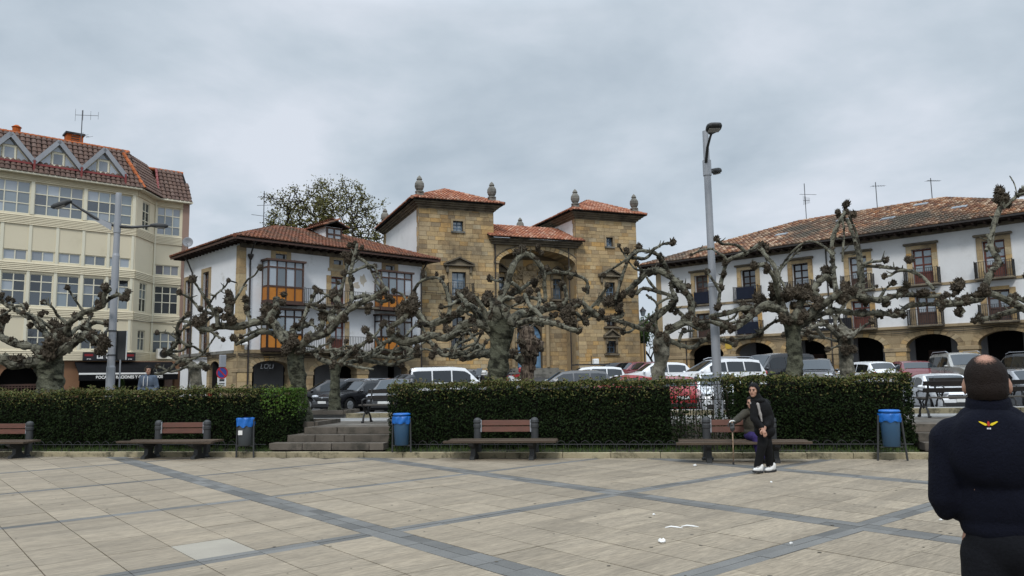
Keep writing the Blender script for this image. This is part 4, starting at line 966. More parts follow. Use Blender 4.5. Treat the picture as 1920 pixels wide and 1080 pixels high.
ac = thing('air_conditioner', 'white air conditioning box under the lowest window of the cream block', 'air conditioner', fb.matrix_basis @ V((9.55, 1.75, 3.45)), rz)
MB().bbox(-.02, 1.1, -.18, .3, 0, .72, .02).build('casing', m_white, ac)
MB().lathe([(.30, -.2), (.30, -.185)], (.38, 0, .36), 24, 'Y').build('fan_grille', m_gmetal, ac)
mb = MB(); [mb.lathe([(r, -.212), (r+.015, -.212), (r+.015, -.2), (r, -.2)], (.38, 0, .36), 20, 'Y') for r in (.07, .14, .21, .27)]; mb.build('fan_guard', m_iron, ac)
# wire between the facades
mb = MB(); a, b = fb.matrix_basis @ V((7.4, -.1, 6.0)), wh.matrix_basis @ V((-.1, 5.0, 6.1))
mb.tube([a+(b-a)*q/12-V((0, 0, .35*sin(pi*q/12))) for q in range(13)], .02, 5); tag(mb.build('overhead_cable', m_iron), 'thin dark cable slung from the cream block across to the gallery house', 'cable')
# ================================================================== POLLARDED PLANE TREES
R3 = random.Random(77)
m_bark = mat('plane_bark', (.19, .182, .138), .9, (.072, .068, .05), 3.2, 1.0, 14, dirt=(.02, .018, .014), dscale=5.5, dlo=.47, dhi=.6, grain=.35, gscale=26)
m_barkp = mat('plane_bark_pale', (.21, .195, .155), .9, (.085, .08, .06), 3, .9, 14, dirt=(.03, .028, .022), dscale=4.0, dlo=.47, dhi=.66, grain=.3, gscale=22)
m_trunk = mat('plane_trunk_bark', (.115, .115, .08), .9, (.06, .062, .043), 3.4, 1.0, 16, dirt=(.02, .02, .014), dscale=4.2, dlo=.47, dhi=.6, grain=.4, gscale=30, stretch=(1, 1, 1.7))
m_knob = mat('pollard_knuckle', (.075, .06, .042), .95, (.034, .027, .02), 5, 1.0, 12, isl=.3, dirt=(.15, .135, .10), dscale=5, dlo=.58, dhi=.72, grain=.3, gscale=18)
m_fibre = mat('fibrous_trunk_bark', (.15, .115, .085), .95, (.07, .052, .04), 3, 1.0, 10, dirt=(.03, .022, .017), dscale=3., dlo=.45, dhi=.6, stretch=(5, 5, .55), grain=.3, gscale=20)
KNOBS = []
def make_knob(seed):
    R = random.Random(seed); bm = bmesh.new(); bmesh.ops.create_icosphere(bm, subdivisions=3, radius=1); off = V((seed*3.1, seed*1.7, 0))
    for v in bm.verts:
        d = v.co.normalized(); k = .78+.34*noise.noise(d*1.8+off)+.26*abs(noise.noise(d*4.3+off))+.2*noise.noise(d*8+off)
        v.co = d*k
    mb = MB(); mb.bm(bm)
    for k in range(15):                                    # smaller lumps
        d = V((R.gauss(0, 1), R.gauss(0, 1), R.gauss(.15, 1))).normalized(); r = R.uniform(.18, .36)
        b2 = bmesh.new(); bmesh.ops.create_icosphere(b2, subdivisions=1, radius=r)
        for v in b2.verts: v.co = v.co*R.uniform(.7, 1.25)+d*R.uniform(.62, .95)
        mb.bm(b2)
    for k in range(36):                                    # cut stubs and short shoots
        d = V((R.gauss(0, 1), R.gauss(0, 1), R.gauss(.35, 1))).normalized(); a = d*.65; b = d*R.uniform(1.0, 1.42)+V((R.uniform(-.18, .18), R.uniform(-.18, .18), R.uniform(0, .22)))
        w = R.uniform(.07, .14); mb.tube([a, (a+b)/2+V((R.uniform(-.08, .08), R.uniform(-.08, .08), 0)), b], [w*1.2, w, w*.35], 4)
    return mb.mesh('knuckle', m_knob)
KNOBS = [make_knob(k) for k in range(7)]
def limb(parent, pts, r, m=m_bark, name='branch', lump=1.0, seed=None, sides=9):
    """organic tapered tube: pts are world points, r their radii"""
    sd = seed if seed is not None else R3.random()*100
    sp = cr_spline(pts, .085); P = []; RR = []
    for t, p in sp:
        i = min(int(t), len(pts)-2); f = t-i; rad = r[i]*(1-f)+r[i+1]*f
        q = p*1.6+V((sd, sd*.7, 0)); P.append(p+V((noise.noise(q), noise.noise(q+V((9, 0, 0))), noise.noise(q+V((0, 9, 0)))))*rad*.55*lump)
        k = 1+lump*(.22*noise.noise(p*3.2+V((sd, 0, 0)))+.2*max(0, noise.noise(p*7+V((0, sd, 0)))))
        RR.append(rad*k)
    mb = MB(); n0 = len(mb.v); mb.tube(P, RR, sides)
    c = 0
    for i in range(len(P)):                               # ribs and swellings in the skin
        for k in range(sides):
            v = V(mb.v[c]); d = v-P[i]; w = 1+.3*lump*noise.noise(v*8+V((sd, 0, 0)))+.18*lump*noise.noise(v*19); mb.v[c] = tuple(P[i]+d*w); c += 1
    if lump >= 1:
        for i in range(3, len(P)-1):                       # burrs and old pruning scars
            if R3.random() < .4:
                b2 = bmesh.new(); bmesh.ops.create_icosphere(b2, subdivisions=1, radius=RR[i]*R3.uniform(.35, .8)+.01)
                d = V((R3.gauss(0, 1), R3.gauss(0, 1), R3.gauss(.5, 1))).normalized()
                for v in b2.verts: v.co = v.co*R3.uniform(.65, 1.35)+P[i]+d*RR[i]*.85
                mb.bm(b2)
            if R3.random() < .25:                          # short cut twigs
                d = V((R3.gauss(0, 1), R3.gauss(0, 1), R3.gauss(.8, .8))).normalized(); L = R3.uniform(.06, .2)
                mb.tube([P[i], P[i]+d*(RR[i]+L*.5), P[i]+d*(RR[i]+L)+V((0, 0, .03))], [.022, .016, .008], 5)
    return mb.build(name, m, parent, smooth=False, fix=False)
def plane_tree(label, base, Y, trunk, branches, knobs, m=m_bark, ring=True, spread=1.1, mt=None, gzed=None, thin=9):
    """trunk: [(x, y, diameter px)], branches: [(points px, diameters px, depth reached)], knobs: [(x, y, radius px, depth)]"""
    z0 = PZ if gzed is None else gzed
    b = at(trunk[0][0], trunk[0][1], Y); root = thing('plane_tree', label, 'tree', (b.x, Y, z0), 0, 'pollarded plane trees of the square')
    inv = V((-b.x, -Y, -z0)); k = Y/CAM_F
    tp = [at(x, y, Y)+inv for x, y, d in trunk]; tr = [d*k/2 for _, _, d in trunk]
    tp = [V((tp[0].x, 0, -.1))]+[p for p in tp if p.z > .15]; tr = [tr[0]*1.25]+tr[len(tr)-len(tp)+1:]
    limb(root, tp, tr, mt or m_trunk, 'trunk', 1.0 if mt is m_fibre else .6, sides=18)
    depth = {}
    for pts, dia, dz in branches:
        n = len(pts); d0 = 0.0
        key = (round(pts[0][0]/9), round(pts[0][1]/9))
        if isinstance(dz, tuple): d0, dz = dz
        P = []
        for i, (x, y) in enumerate(pts):
            f = i/(n-1); dd = d0+(dz-d0)*f+(R3.uniform(-.12, .12) if 0 < i < n-1 else 0); P.append(at(x, y, Y+dd)+inv)
        RR = [(dia[0]+(dia[1]-dia[0])*i/(n-1))*k/2*.86 for i in range(n)]
        limb(root, P, RR, m)
        if len(pts) > 2:                                   # small knuckles where shoots were cut, along the limb
            for q in range(int(sum((V(pts[i+1])-V(pts[i])).length for i in range(n-1))/15)):
                i = R3.randrange(1, n); f = R3.random(); p = P[i-1]*(1-f)+P[i]*f
                o = link('knuckle', R3.choice(KNOBS), root); s = RR[i]*R3.uniform(.6, 1.2); o.scale = (s, s, s*R3.uniform(.8, 1.2)); o.location = p+V((R3.uniform(-.5, .5), R3.uniform(-.5, .5), R3.uniform(.0, .9)))*RR[i]; o.rotation_euler = (R3.uniform(-.5, .5), R3.uniform(-.5, .5), R3.uniform(0, 6))
    pool = [(p, i, b) for b in branches for i, p in enumerate(b[0]) if i > 0]
    for q in range(thin):                                  # thin crooked limbs that interlace between the big ones
        (x, y), i, b = R3.choice(pool); dz = b[2][1] if isinstance(b[2], tuple) else b[2]; dz = dz*i/max(1, len(b[0])-1); h = R3.choice((-1, 1)); a = R3.uniform(-.5, 1.1); P = []; cx, cy = x, y; ns = R3.randint(4, 7)
        for j in range(ns):
            P.append(at(cx, cy, Y+dz+j*R3.uniform(-.12, .12))+inv); a += R3.uniform(-.75, .75); a = max(-.6, min(1.0, a)); st = R3.uniform(11, 20); cx += h*cos(a)*st; cy -= sin(a)*st
        r0 = R3.uniform(2.4, 4.0)*k; limb(root, P, [r0*(1-.45*j/(ns-1)) for j in range(ns)], m)
        o = link('knuckle', R3.choice(KNOBS), root); s = r0*R3.uniform(1.3, 2.0); o.scale = (s, s, s*1.1); o.location = P[-1]; o.rotation_euler = (R3.uniform(-.5, .5), R3.uniform(-.5, .5), R3.uniform(0, 6))
    for x, y, r, dz in knobs:
        n = 1 if r < 9 else 3 if r < 15 else 5
        for q in range(n):
            o = link('knuckle', R3.choice(KNOBS), root); s = r*k*(.85 if n == 1 else R3.uniform(.42, .68))
            o.location = at(x+(R3.gauss(0, r*.42) if n > 1 else 0), y+(R3.gauss(0, r*.42) if n > 1 else 0), Y+dz+(R3.gauss(0, r*k*.5) if n > 1 else 0))+inv
            o.scale = (s, s, s*R3.uniform(.9, 1.35)); o.rotation_euler = (R3.uniform(-.6, .6), R3.uniform(-.6, .6), R3.uniform(0, 6))
    if ring:
        mb = MB(); w = max(.5, tr[0]*2.2)
        for a in range(4):
            q = Matrix.Rotation(KANG+a*pi/2, 3, 'Z'); mb.obox(q @ V((0, -w, .04)), q @ V((w, 0, 0)), q @ V((0, .07, 0)), V((0, 0, .06)))
        mb.build('tree_ring', m_step, root); MB().box(-w*.8, w*.8, -w*.8, w*.8, .0, .03).build('tree_soil', m_soil, root)
    return root
plane_tree('thick pollarded plane tree in front of the cream apartment block, leftmost', (92, 735), 21.6,
  [(94, 745, 50), (94, 730, 44), (93, 700, 42), (92, 680, 50), (92, 662, 54)],
  [([(86, 676), (75, 678), (25, 682), (0, 674), (-45, 668)], (24, 18), -.9), ([(84, 668), (65, 652), (38, 648), (15, 641), (0, 630), (2, 612), (8, 596)], (18, 11), .5),
   ([(92, 665), (92, 642), (80, 618), (74, 603), (50, 592), (14, 573), (-4, 557)], (13, 7), .7), ([(80, 612), (68, 595), (33, 582), (10, 569), (-10, 566)], (7, 5), 1.0),
   ([(100, 662), (112, 653), (125, 635), (128, 612), (140, 597), (160, 585), (192, 575), (195, 553), (206, 540)], (15, 9), -.6),
   ([(104, 668), (120, 658), (140, 641), (160, 631), (188, 638), (200, 648)], (20, 14), -1.0), ([(132, 628), (145, 616), (160, 614), (180, 605), (202, 608)], (10, 7), .9), ([(160, 615), (165, 602), (169, 590)], (7, 5), .9),
   ([(192, 570), (206, 560), (220, 553), (232, 554)], (9, 8), -.8), ([(48, 590), (44, 575), (36, 568)], (5, 3), .8), ([(98, 660), (104, 640), (104, 620)], (12, 10), .5)],
  [(6, 594, 13, .5), (104, 612, 17, .6), (80, 584, 9, .8), (186, 572, 9, -.6), (198, 542, 12, -.6), (234, 554, 11, -.8), (190, 640, 16, -1), (172, 634, 13, -.9), (160, 614, 12, .9), (200, 607, 8, .9), (169, 590, 7, .9), (-2, 557, 10, .7), (20, 566, 9, 1), (92, 655, 20, -.3), (75, 655, 13, .2), (118, 640, 12, -.3), (48, 575, 7, .8)])
plane_tree('small stunted plane tree with a few thin limbs in front of the gallery house side', (372, 735), 24.0,
  [(371, 745, 22), (370, 720, 21), (367, 695, 21), (358, 682, 17)],
  [([(366, 690), (378, 688), (385, 692)], (10, 8), -.3), ([(362, 684), (350, 676), (335, 672), (312, 662)], (12, 8), .3), ([(312, 662), (328, 648), (335, 637), (332, 617), (340, 602), (352, 590)], (9, 6), (.3, -.6)),
   ([(334, 630), (348, 614), (366, 606)], (3, 2), (-.2, -.6)), ([(334, 626), (352, 608), (364, 600)], (3, 2), (-.2, -.9)), ([(366, 688), (380, 680), (392, 686)], (6, 5), -.9)],
  [(310, 660, 8, .3), (326, 648, 7, .2), (334, 626, 7, -.1), (352, 590, 6, -.6), (386, 690, 8, -.3), (343, 685, 8, 0), (336, 640, 6, 0)], gzed=.72, mt=m_barkp)
plane_tree('pollarded plane tree standing at the left end of the steps, beside the left hedge', (557, 740), 19.9,
  [(566, 800, 36), (560, 745, 31), (557, 700, 29), (556, 672, 29), (556, 655, 34)],
  [([(550, 658), (538, 648), (524, 628), (515, 607), (493, 603), (465, 609), (443, 611), (415, 612), (396, 618), (377, 615), (368, 600)], (19, 12), -.7),
   ([(536, 640), (527, 632), (493, 622), (471, 633), (443, 646)], (12, 8), .5), ([(500, 624), (490, 618), (452, 632)], (7, 5), (.3, .9)),
   ([(545, 645), (520, 615), (507, 596), (517, 580), (518, 560)], (18, 15), .4), ([(556, 655), (552, 638), (549, 618), (568, 611), (588, 604)], (14, 10), .8),
   ([(560, 620), (567, 604), (579, 573), (590, 550)], (9, 8), (.5, 1.1)), ([(562, 655), (582, 634), (610, 626), (627, 611), (643, 590), (665, 573), (704, 556), (727, 540)], (18, 11), -.5),
   ([(628, 608), (622, 590), (634, 574), (625, 552)], (16, 15), (-.2, .5)), ([(596, 628), (606, 606), (602, 590)], (12, 9), .2), ([(648, 588), (656, 568), (661, 545), (657, 518), (663, 490), (670, 458)], (10, 7), (-.4, .4)),
   ([(634, 566), (639, 548), (648, 512), (655, 482)], (9, 6), (.3, 1.0)), ([(671, 482), (690, 497), (704, 523), (713, 538)], (7, 5), (.4, .2)), ([(690, 497), (702, 500), (712, 520), (722, 540)], (5, 4), (.3, -.2)),
   ([(430, 606), (429, 580), (430, 558)], (15, 17), (-.5, -.5)), ([(470, 604), (464, 580), (460, 560)], (8, 10), (-.3, -.3)), ([(408, 612), (407, 590), (404, 576)], (10, 11), (-.6, -.6)), ([(600, 620), (590, 612), (560, 600)], (6, 4), .9),
   ([(660, 560), (690, 556), (715, 566), (735, 560)], (10, 7), .6)],
  [(374, 604, 15, -.7), (382, 590, 12, -.6), (407, 582, 9, -.6), (429, 600, 14, -.5), (429, 580, 13, -.5), (430, 562, 13, -.5), (463, 578, 8, -.3), (461, 562, 8, -.3), (440, 634, 9, .5), (452, 632, 6, .9), (515, 582, 17, .4), (518, 562, 12, .4), (505, 596, 12, .2), (552, 640, 14, -.2), (541, 650, 14, -.3), (556, 612, 9, .5),
   (590, 546, 10, 1.1), (602, 592, 14, .2), (606, 575, 9, .2), (625, 555, 14, .5), (660, 523, 7, .1), (657, 478, 15, .6), (668, 462, 11, .4), (652, 492, 10, .9), (702, 500, 7, .3), (722, 542, 11, -.4), (704, 552, 10, -.4), (735, 558, 11, .6), (640, 588, 12, -.3), (576, 634, 9, -.3), (690, 575, 10, -.4), (560, 660, 10, -.2)])
plane_tree('slim plane tree in the kerbed strip before the black parked cars', (628, 770), 23.6,
  [(628, 772, 23), (628, 745, 19), (630, 710, 17), (631, 690, 19), (631, 682, 22)],
  [([(626, 684), (612, 679), (599, 673), (588, 661)], (11, 8), .4), ([(630, 682), (622, 664), (618, 640)], (8, 5), .9), ([(636, 682), (650, 668), (665, 654), (680, 646), (693, 636)], (11, 7), -.5), ([(638, 683), (679, 676), (721, 683), (754, 684)], (10, 7), .5),
   ([(660, 660), (690, 662), (715, 655), (743, 660), (765, 650)], (8, 5), (-.2, .8)), ([(676, 677), (700, 668), (730, 671), (760, 668), (782, 652)], (8, 5), (.3, -.7)), ([(743, 680), (774, 670), (793, 655), (815, 660)], (7, 5), (.4, .9)), ([(690, 640), (705, 628), (716, 610)], (6, 4), (-.5, -.2)),
   ([(620, 672), (640, 660), (648, 640)], (6, 4), .3), ([(700, 665), (712, 645), (730, 636)], (5, 3), .6), ([(599, 673), (594, 660), (600, 648)], (5, 4), .6), ([(730, 671), (738, 655), (752, 640)], (4, 3), .2), ([(640, 680), (668, 688), (700, 692)], (6, 4), -.8)],
  [(588, 662, 7, .4), (600, 672, 6, .3), (618, 640, 7, .9), (693, 636, 8, -.5), (667, 655, 8, -.4), (754, 684, 7, .5), (765, 650, 7, .8), (782, 652, 7, -.7), (815, 660, 7, .9), (716, 610, 6, -.2), (700, 664, 7, .2), (631, 678, 10, -.1), (648, 640, 6, .3), (730, 640, 6, .5), (740, 672, 6, 0), (675, 676, 7, .2)], gzed=.72)
plane_tree('biggest plane tree with long twisting limbs, in front of the palace', (932, 712), 19.2,
  [(930, 760, 35), (931, 715, 37), (933, 680, 36), (936, 650, 38), (937, 622, 46), (936, 604, 50)],
  [([(924, 618), (905, 610), (884, 604), (868, 612), (855, 626), (838, 634), (815, 631), (787, 637), (759, 640), (739, 631), (733, 614), (756, 597), (766, 580)], (19, 11), -.9),
   ([(926, 604), (905, 590), (880, 574), (858, 588), (837, 597), (815, 606), (798, 609), (789, 596), (776, 582)], (19, 13), .6), ([(842, 592), (844, 574), (840, 552), (832, 533), (821, 521), (804, 521), (787, 530), (772, 553)], (10, 6), (.2, 1.2)),
   ([(932, 606), (930, 590), (933, 573), (941, 555), (950, 533), (958, 505), (972, 483), (989, 477), (1006, 487), (1017, 507), (1021, 538), (1023, 566)], (17, 9), .5),
   ([(938, 606), (932, 584), (934, 572), (948, 581), (957, 600), (970, 606), (995, 600), (1017, 603), (1046, 609), (1068, 617), (1085, 620)], (17, 10), -.8),
   ([(945, 604), (972, 590), (1003, 586), (1032, 578), (1060, 578), (1088, 568), (1102, 580), (1119, 592)], (20, 11), .7), ([(984, 552), (995, 575), (1014, 594), (1017, 612)], (10, 8), (.4, -.4)), ([(940, 566), (958, 552), (975, 544), (996, 530)], (11, 8), (.3, 1.2)),
   ([(1020, 516), (1034, 510), (1057, 512), (1079, 516), (1099, 527), (1102, 552)], (9, 7), (.5, 1.2)), ([(918, 606), (908, 586), (898, 566), (884, 552)], (13, 9), -.3), ([(1046, 580), (1062, 560), (1058, 535)], (11, 8), (.4, .6)),
   ([(880, 575), (868, 560), (858, 545)], (12, 10), .9), ([(900, 606), (888, 584), (878, 572)], (9, 6), -.7), ([(920, 610), (925, 580), (920, 560)], (16, 14), .2), ([(1066, 600), (1072, 580), (1085, 570)], (9, 8), -.5), ([(1000, 586), (1012, 566), (1010, 548)], (9, 7), .9), ([(772, 552), (764, 566), (770, 584)], (6, 5), (1.2, .9)), ([(796, 520), (782, 536), (776, 555)], (5, 4), (1.2, 1.3)),
   ([(1060, 578), (1082, 590), (1095, 605)], (8, 6), .2), ([(950, 600), (985, 592), (1010, 604), (1040, 592)], (10, 8), 1.2)],
  [(766, 580, 18, -.9), (776, 574, 17, .6), (752, 590, 13, -.5), (788, 600, 11, .6), (823, 516, 9, 1.1), (798, 520, 9, 1.2), (772, 553, 9, 1.2), (922, 561, 16, .3), (975, 473, 13, .5), (1010, 470, 10, .5), (1028, 506, 9, .5), (1015, 515, 8, .5), (988, 556, 12, .4), (1000, 532, 9, 1.2), (1057, 533, 11, .6), (1078, 514, 9, 1.2), (1101, 540, 9, 1.2), (864, 550, 15, .9), (883, 556, 12, -.3), (1099, 604, 8, .2),
   (1072, 592, 18, -.5), (1078, 574, 13, -.4), (1050, 575, 12, .6), (1085, 620, 7, -.8), (842, 560, 8, .6), (838, 600, 10, .5), (1010, 548, 9, .9), (1038, 590, 10, 1), (960, 545, 10, .5), (735, 620, 8, -.9), (748, 575, 14, -.2), (880, 575, 10, .4), (984, 588, 6, .6)])
plane_tree('old plane tree with a fibrous hollow trunk before the blue palace door', (989, 705), 26.0,
  [(990, 730, 24), (989, 705, 24), (989, 680, 27), (989, 655, 34), (988, 635, 32), (989, 612, 18)],
  [([(978, 674), (966, 666), (950, 664), (913, 663), (888, 666), (876, 668), (864, 660), (846, 664), (830, 664), (815, 652)], (20, 9), -.6), ([(940, 664), (910, 660), (896, 650), (880, 657), (855, 668), (838, 665), (820, 655)], (12, 8), .8), ([(880, 668), (868, 676), (860, 668)], (8, 6), -.4), ([(896, 650), (890, 632), (878, 622)], (8, 6), .9), ([(830, 664), (820, 650), (806, 642)], (7, 5), -.5),
   ([(985, 620), (970, 612), (960, 618)], (6, 4), -.2), ([(992, 616), (1004, 606), (1014, 610)], (6, 5), .3), ([(905, 655), (912, 640), (925, 634)], (6, 4), .5), ([(815, 652), (800, 640), (790, 645)], (5, 4), -.6)],
  [(978, 640, 11, -.4), (1000, 645, 11, -.2), (988, 615, 8, 0), (984, 660, 10, -.4), (815, 652, 7, -.6), (878, 622, 7, .9), (866, 672, 7, -.4), (838, 612, 12, .5), (848, 622, 8, .5), (897, 650, 8, .8), (1002, 665, 8, -.3)], m=m_bark, mt=m_fibre, gzed=.72)
plane_tree('pale trunked plane tree with a ring scar, right of the palace before the white cars', (1236, 707), 21.5,
  [(1233, 760, 30), (1233, 708, 25), (1238, 680, 24), (1241, 660, 29), (1243, 640, 32), (1242, 627, 26)],
  [([(1234, 632), (1222, 620), (1200, 616), (1167, 603), (1133, 597), (1110, 590), (1092, 582)], (11, 8), -.8), ([(1226, 620), (1218, 608), (1240, 590), (1258, 573), (1266, 560), (1233, 547), (1205, 541), (1192, 552)], (11, 8), .6),
   ([(1252, 620), (1290, 600), (1297, 590), (1293, 560), (1273, 534), (1250, 513), (1220, 507), (1197, 527), (1170, 551), (1150, 564)], (15, 12), .9), ([(1256, 516), (1248, 498), (1230, 477), (1197, 471), (1180, 483), (1170, 507), (1163, 533), (1153, 562)], (9, 7), (.8, .4)),
   ([(1246, 628), (1254, 617), (1287, 607), (1313, 617), (1340, 607), (1365, 616)], (14, 11), -.5), ([(1252, 638), (1273, 647), (1300, 650), (1320, 637), (1347, 637), (1378, 647)], (11, 7), .4), ([(1273, 640), (1280, 623), (1300, 620)], (7, 5), .5),
   ([(1290, 606), (1276, 588), (1260, 573)], (9, 7), (.2, .5)), ([(1236, 628), (1228, 600), (1232, 570), (1212, 552)], (7, 5), -.3), ([(1150, 564), (1166, 590), (1140, 596), (1120, 588)], (10, 8), (.9, .4)), ([(1268, 560), (1258, 540), (1268, 528)], (9, 8), .6), ([(1150, 568), (1128, 560), (1118, 572)], (11, 9), (.9, .8))],
  [(1155, 566, 16, .6), (1165, 556, 12, .4), (1175, 471, 7, .6), (1199, 464, 8, .7), (1240, 480, 10, .8), (1226, 507, 13, .9), (1205, 512, 9, .9), (1268, 532, 13, .8), (1278, 545, 9, .8), (1262, 566, 10, .5), (1190, 548, 10, .6), (1265, 580, 9, .4), (1297, 572, 9, .9), (1215, 612, 7, -.3), (1242, 632, 11, -.1), (1252, 640, 9, -.2), (1320, 612, 12, -.4), (1347, 612, 12, -.4), (1300, 606, 9, -.4), (1378, 646, 6, .4), (1330, 630, 9, .2), (1230, 650, 9, -.3), (1120, 590, 10, -.7), (1140, 598, 8, -.8), (1098, 583, 9, -.8), (1283, 620, 7, .5)], mt=m_barkp)
plane_tree('stout plane tree in front of the arcaded house, behind the right hedge', (1492, 690), 18.0,
  [(1492, 740, 32), (1492, 692, 29), (1491, 655, 27), (1491, 625, 28), (1492, 608, 36), (1492, 597, 40)],
  [([(1484, 606), (1470, 588), (1440, 572), (1418, 583), (1393, 602), (1373, 617), (1350, 608)], (17, 11), -.6), ([(1480, 600), (1455, 582), (1425, 577), (1390, 578), (1365, 588), (1330, 594)], (14, 10), .6), ([(1500, 604), (1530, 582), (1558, 563), (1577, 546)], (17, 12), -.5),
   ([(1498, 610), (1540, 590), (1567, 583), (1613, 588), (1652, 587), (1683, 590), (1703, 574), (1753, 570)], (14, 10), .9), ([(1570, 560), (1607, 553), (1647, 563), (1680, 554), (1713, 553), (1767, 554)], (14, 10), (-.3, .8)),
   ([(1568, 552), (1563, 500), (1560, 454), (1572, 420), (1584, 398)], (10, 8), (-.3, .5)), ([(1604, 556), (1612, 527), (1607, 474), (1597, 433), (1588, 412)], (10, 7), (.2, .7)), ([(1618, 548), (1616, 500), (1606, 440), (1592, 405)], (7, 5), (.6, 1.0)), ([(1580, 490), (1582, 440), (1580, 410)], (5, 4), .2),
   ([(1562, 480), (1538, 457), (1513, 453), (1488, 470), (1461, 503)], (6, 4), (-.2, .9)), ([(1612, 500), (1653, 500), (1697, 507), (1710, 511), (1730, 520), (1750, 543)], (8, 7), (.5, -.5)), ([(1610, 496), (1635, 492), (1660, 488)], (7, 6), .8),
   ([(1476, 590), (1466, 560), (1453, 503), (1433, 477), (1424, 458)], (11, 8), .9), ([(1466, 568), (1458, 547), (1450, 517), (1433, 497), (1412, 502)], (12, 10), (.2, -.7)), ([(1452, 560), (1470, 540), (1462, 510), (1498, 467)], (7, 4), (.3, 1.0)), ([(1424, 458), (1398, 474), (1364, 490), (1354, 520), (1350, 547), (1347, 576)], (10, 8), (.9, .4)),
   ([(1545, 570), (1527, 545), (1548, 518), (1560, 530)], (14, 12), .4), ([(1766, 573), (1793, 573), (1807, 584), (1800, 590)], (9, 8), (.8, .8)), ([(1487, 600), (1500, 575), (1506, 555)], (18, 14), .1), ([(1480, 612), (1462, 600), (1440, 612), (1424, 625)], (7, 6), 1.0)],
  [(1590, 394, 14, .6), (1570, 407, 10, .5), (1600, 402, 8, .8), (1548, 517, 16, .4), (1560, 532, 10, .4), (1590, 535, 10, .2), (1428, 456, 14, .9), (1356, 515, 9, .5), (1352, 540, 8, .4), (1363, 492, 9, .6), (1410, 500, 10, -.7), (1440, 505, 10, -.4), (1452, 556, 17, .4), (1430, 572, 15, .4), (1400, 580, 12, .5), (1503, 552, 18, .1), (1475, 560, 16, .2), (1530, 562, 14, -.3), (1580, 555, 16, -.3), (1610, 556, 14, 0), (1707, 489, 11, -.3), (1660, 488, 8, .8), (1693, 545, 14, .5), (1700, 535, 8, .4), (1730, 556, 12, .6), (1655, 565, 12, .3), (1800, 586, 9, .8), (1683, 588, 12, .9), (1650, 590, 10, .8), (1510, 600, 13, -.3), (1476, 598, 14, -.3), (1372, 615, 9, -.6), (1340, 592, 10, .6), (1346, 576, 8, .4), (1760, 562, 11, .7), (1424, 625, 8, 1), (1625, 570, 9, .2), (1580, 410, 8, .6)])
plane_tree('low twisted plane tree beside the lettered sign of the arcaded house', (1587, 690), 22.6,
  [(1586, 740, 28), (1587, 690, 24), (1586, 660, 24), (1584, 640, 27), (1578, 625, 24), (1570, 615, 18)],
  [([(1580, 634), (1563, 618), (1545, 606), (1528, 612), (1510, 622)], (13, 9), -.4), ([(1580, 634), (1592, 627), (1602, 624)], (12, 8), .3), ([(1572, 640), (1545, 633), (1520, 634)], (6, 4), .5), ([(1566, 620), (1566, 600), (1572, 588)], (9, 7), .2), ([(1584, 650), (1592, 640), (1594, 632)], (13, 9), -.4), ([(1512, 622), (1500, 618), (1492, 626)], (7, 5), (-.4, -.7))],
  [(1581, 644, 11, -.3), (1593, 632, 9, -.2), (1514, 622, 8, -.4), (1601, 624, 7, .3), (1582, 660, 11, -.2), (1592, 655, 9, -.3), (1520, 635, 6, .5)], gzed=.72, m=m_barkp, mt=m_barkp)
plane_tree('plane tree at the right edge whose limbs reach in over the arcaded house', (2020, 640), 17.6,
  [(2050, 760, 44), (2046, 690, 42), (2040, 650, 46), (2036, 630, 48)],
  [([(2030, 634), (1975, 606), (1920, 580), (1873, 556), (1848, 548), (1837, 560), (1800, 566), (1757, 571)], (17, 11), -.6), ([(2034, 630), (1980, 588), (1930, 566), (1890, 552)], (13, 10), .4), ([(1852, 552), (1850, 541), (1858, 513), (1873, 490), (1858, 463), (1863, 427), (1876, 390), (1883, 374)], (15, 10), (-.4, .4)), ([(1880, 390), (1890, 382), (1907, 367), (1922, 350)], (8, 6), (.3, .6)),
   ([(2026, 640), (1960, 584), (1920, 580), (1887, 588), (1853, 597), (1828, 601)], (15, 10), .9), ([(2034, 628), (1990, 540), (1950, 500), (1925, 520)], (14, 10), .5), ([(1850, 470), (1858, 450), (1850, 440)], (8, 7), .2), ([(1908, 366), (1902, 345), (1893, 330)], (3, 2), .5)],
  [(1877, 372, 15, .4), (1888, 385, 9, .4), (1912, 364, 9, .5), (1924, 350, 10, .6), (1868, 470, 8, 0), (1846, 545, 13, -.5), (1810, 560, 13, -.5), (1800, 540, 13, -.2), (1830, 552, 10, -.4), (1838, 600, 9, .9), (1826, 602, 7, .9), (1870, 594, 8, .9), (1925, 520, 10, .5), (1873, 495, 8, 0), (1765, 568, 9, -.6), (1895, 556, 9, 0), (1785, 552, 9, -.3)], thin=2)
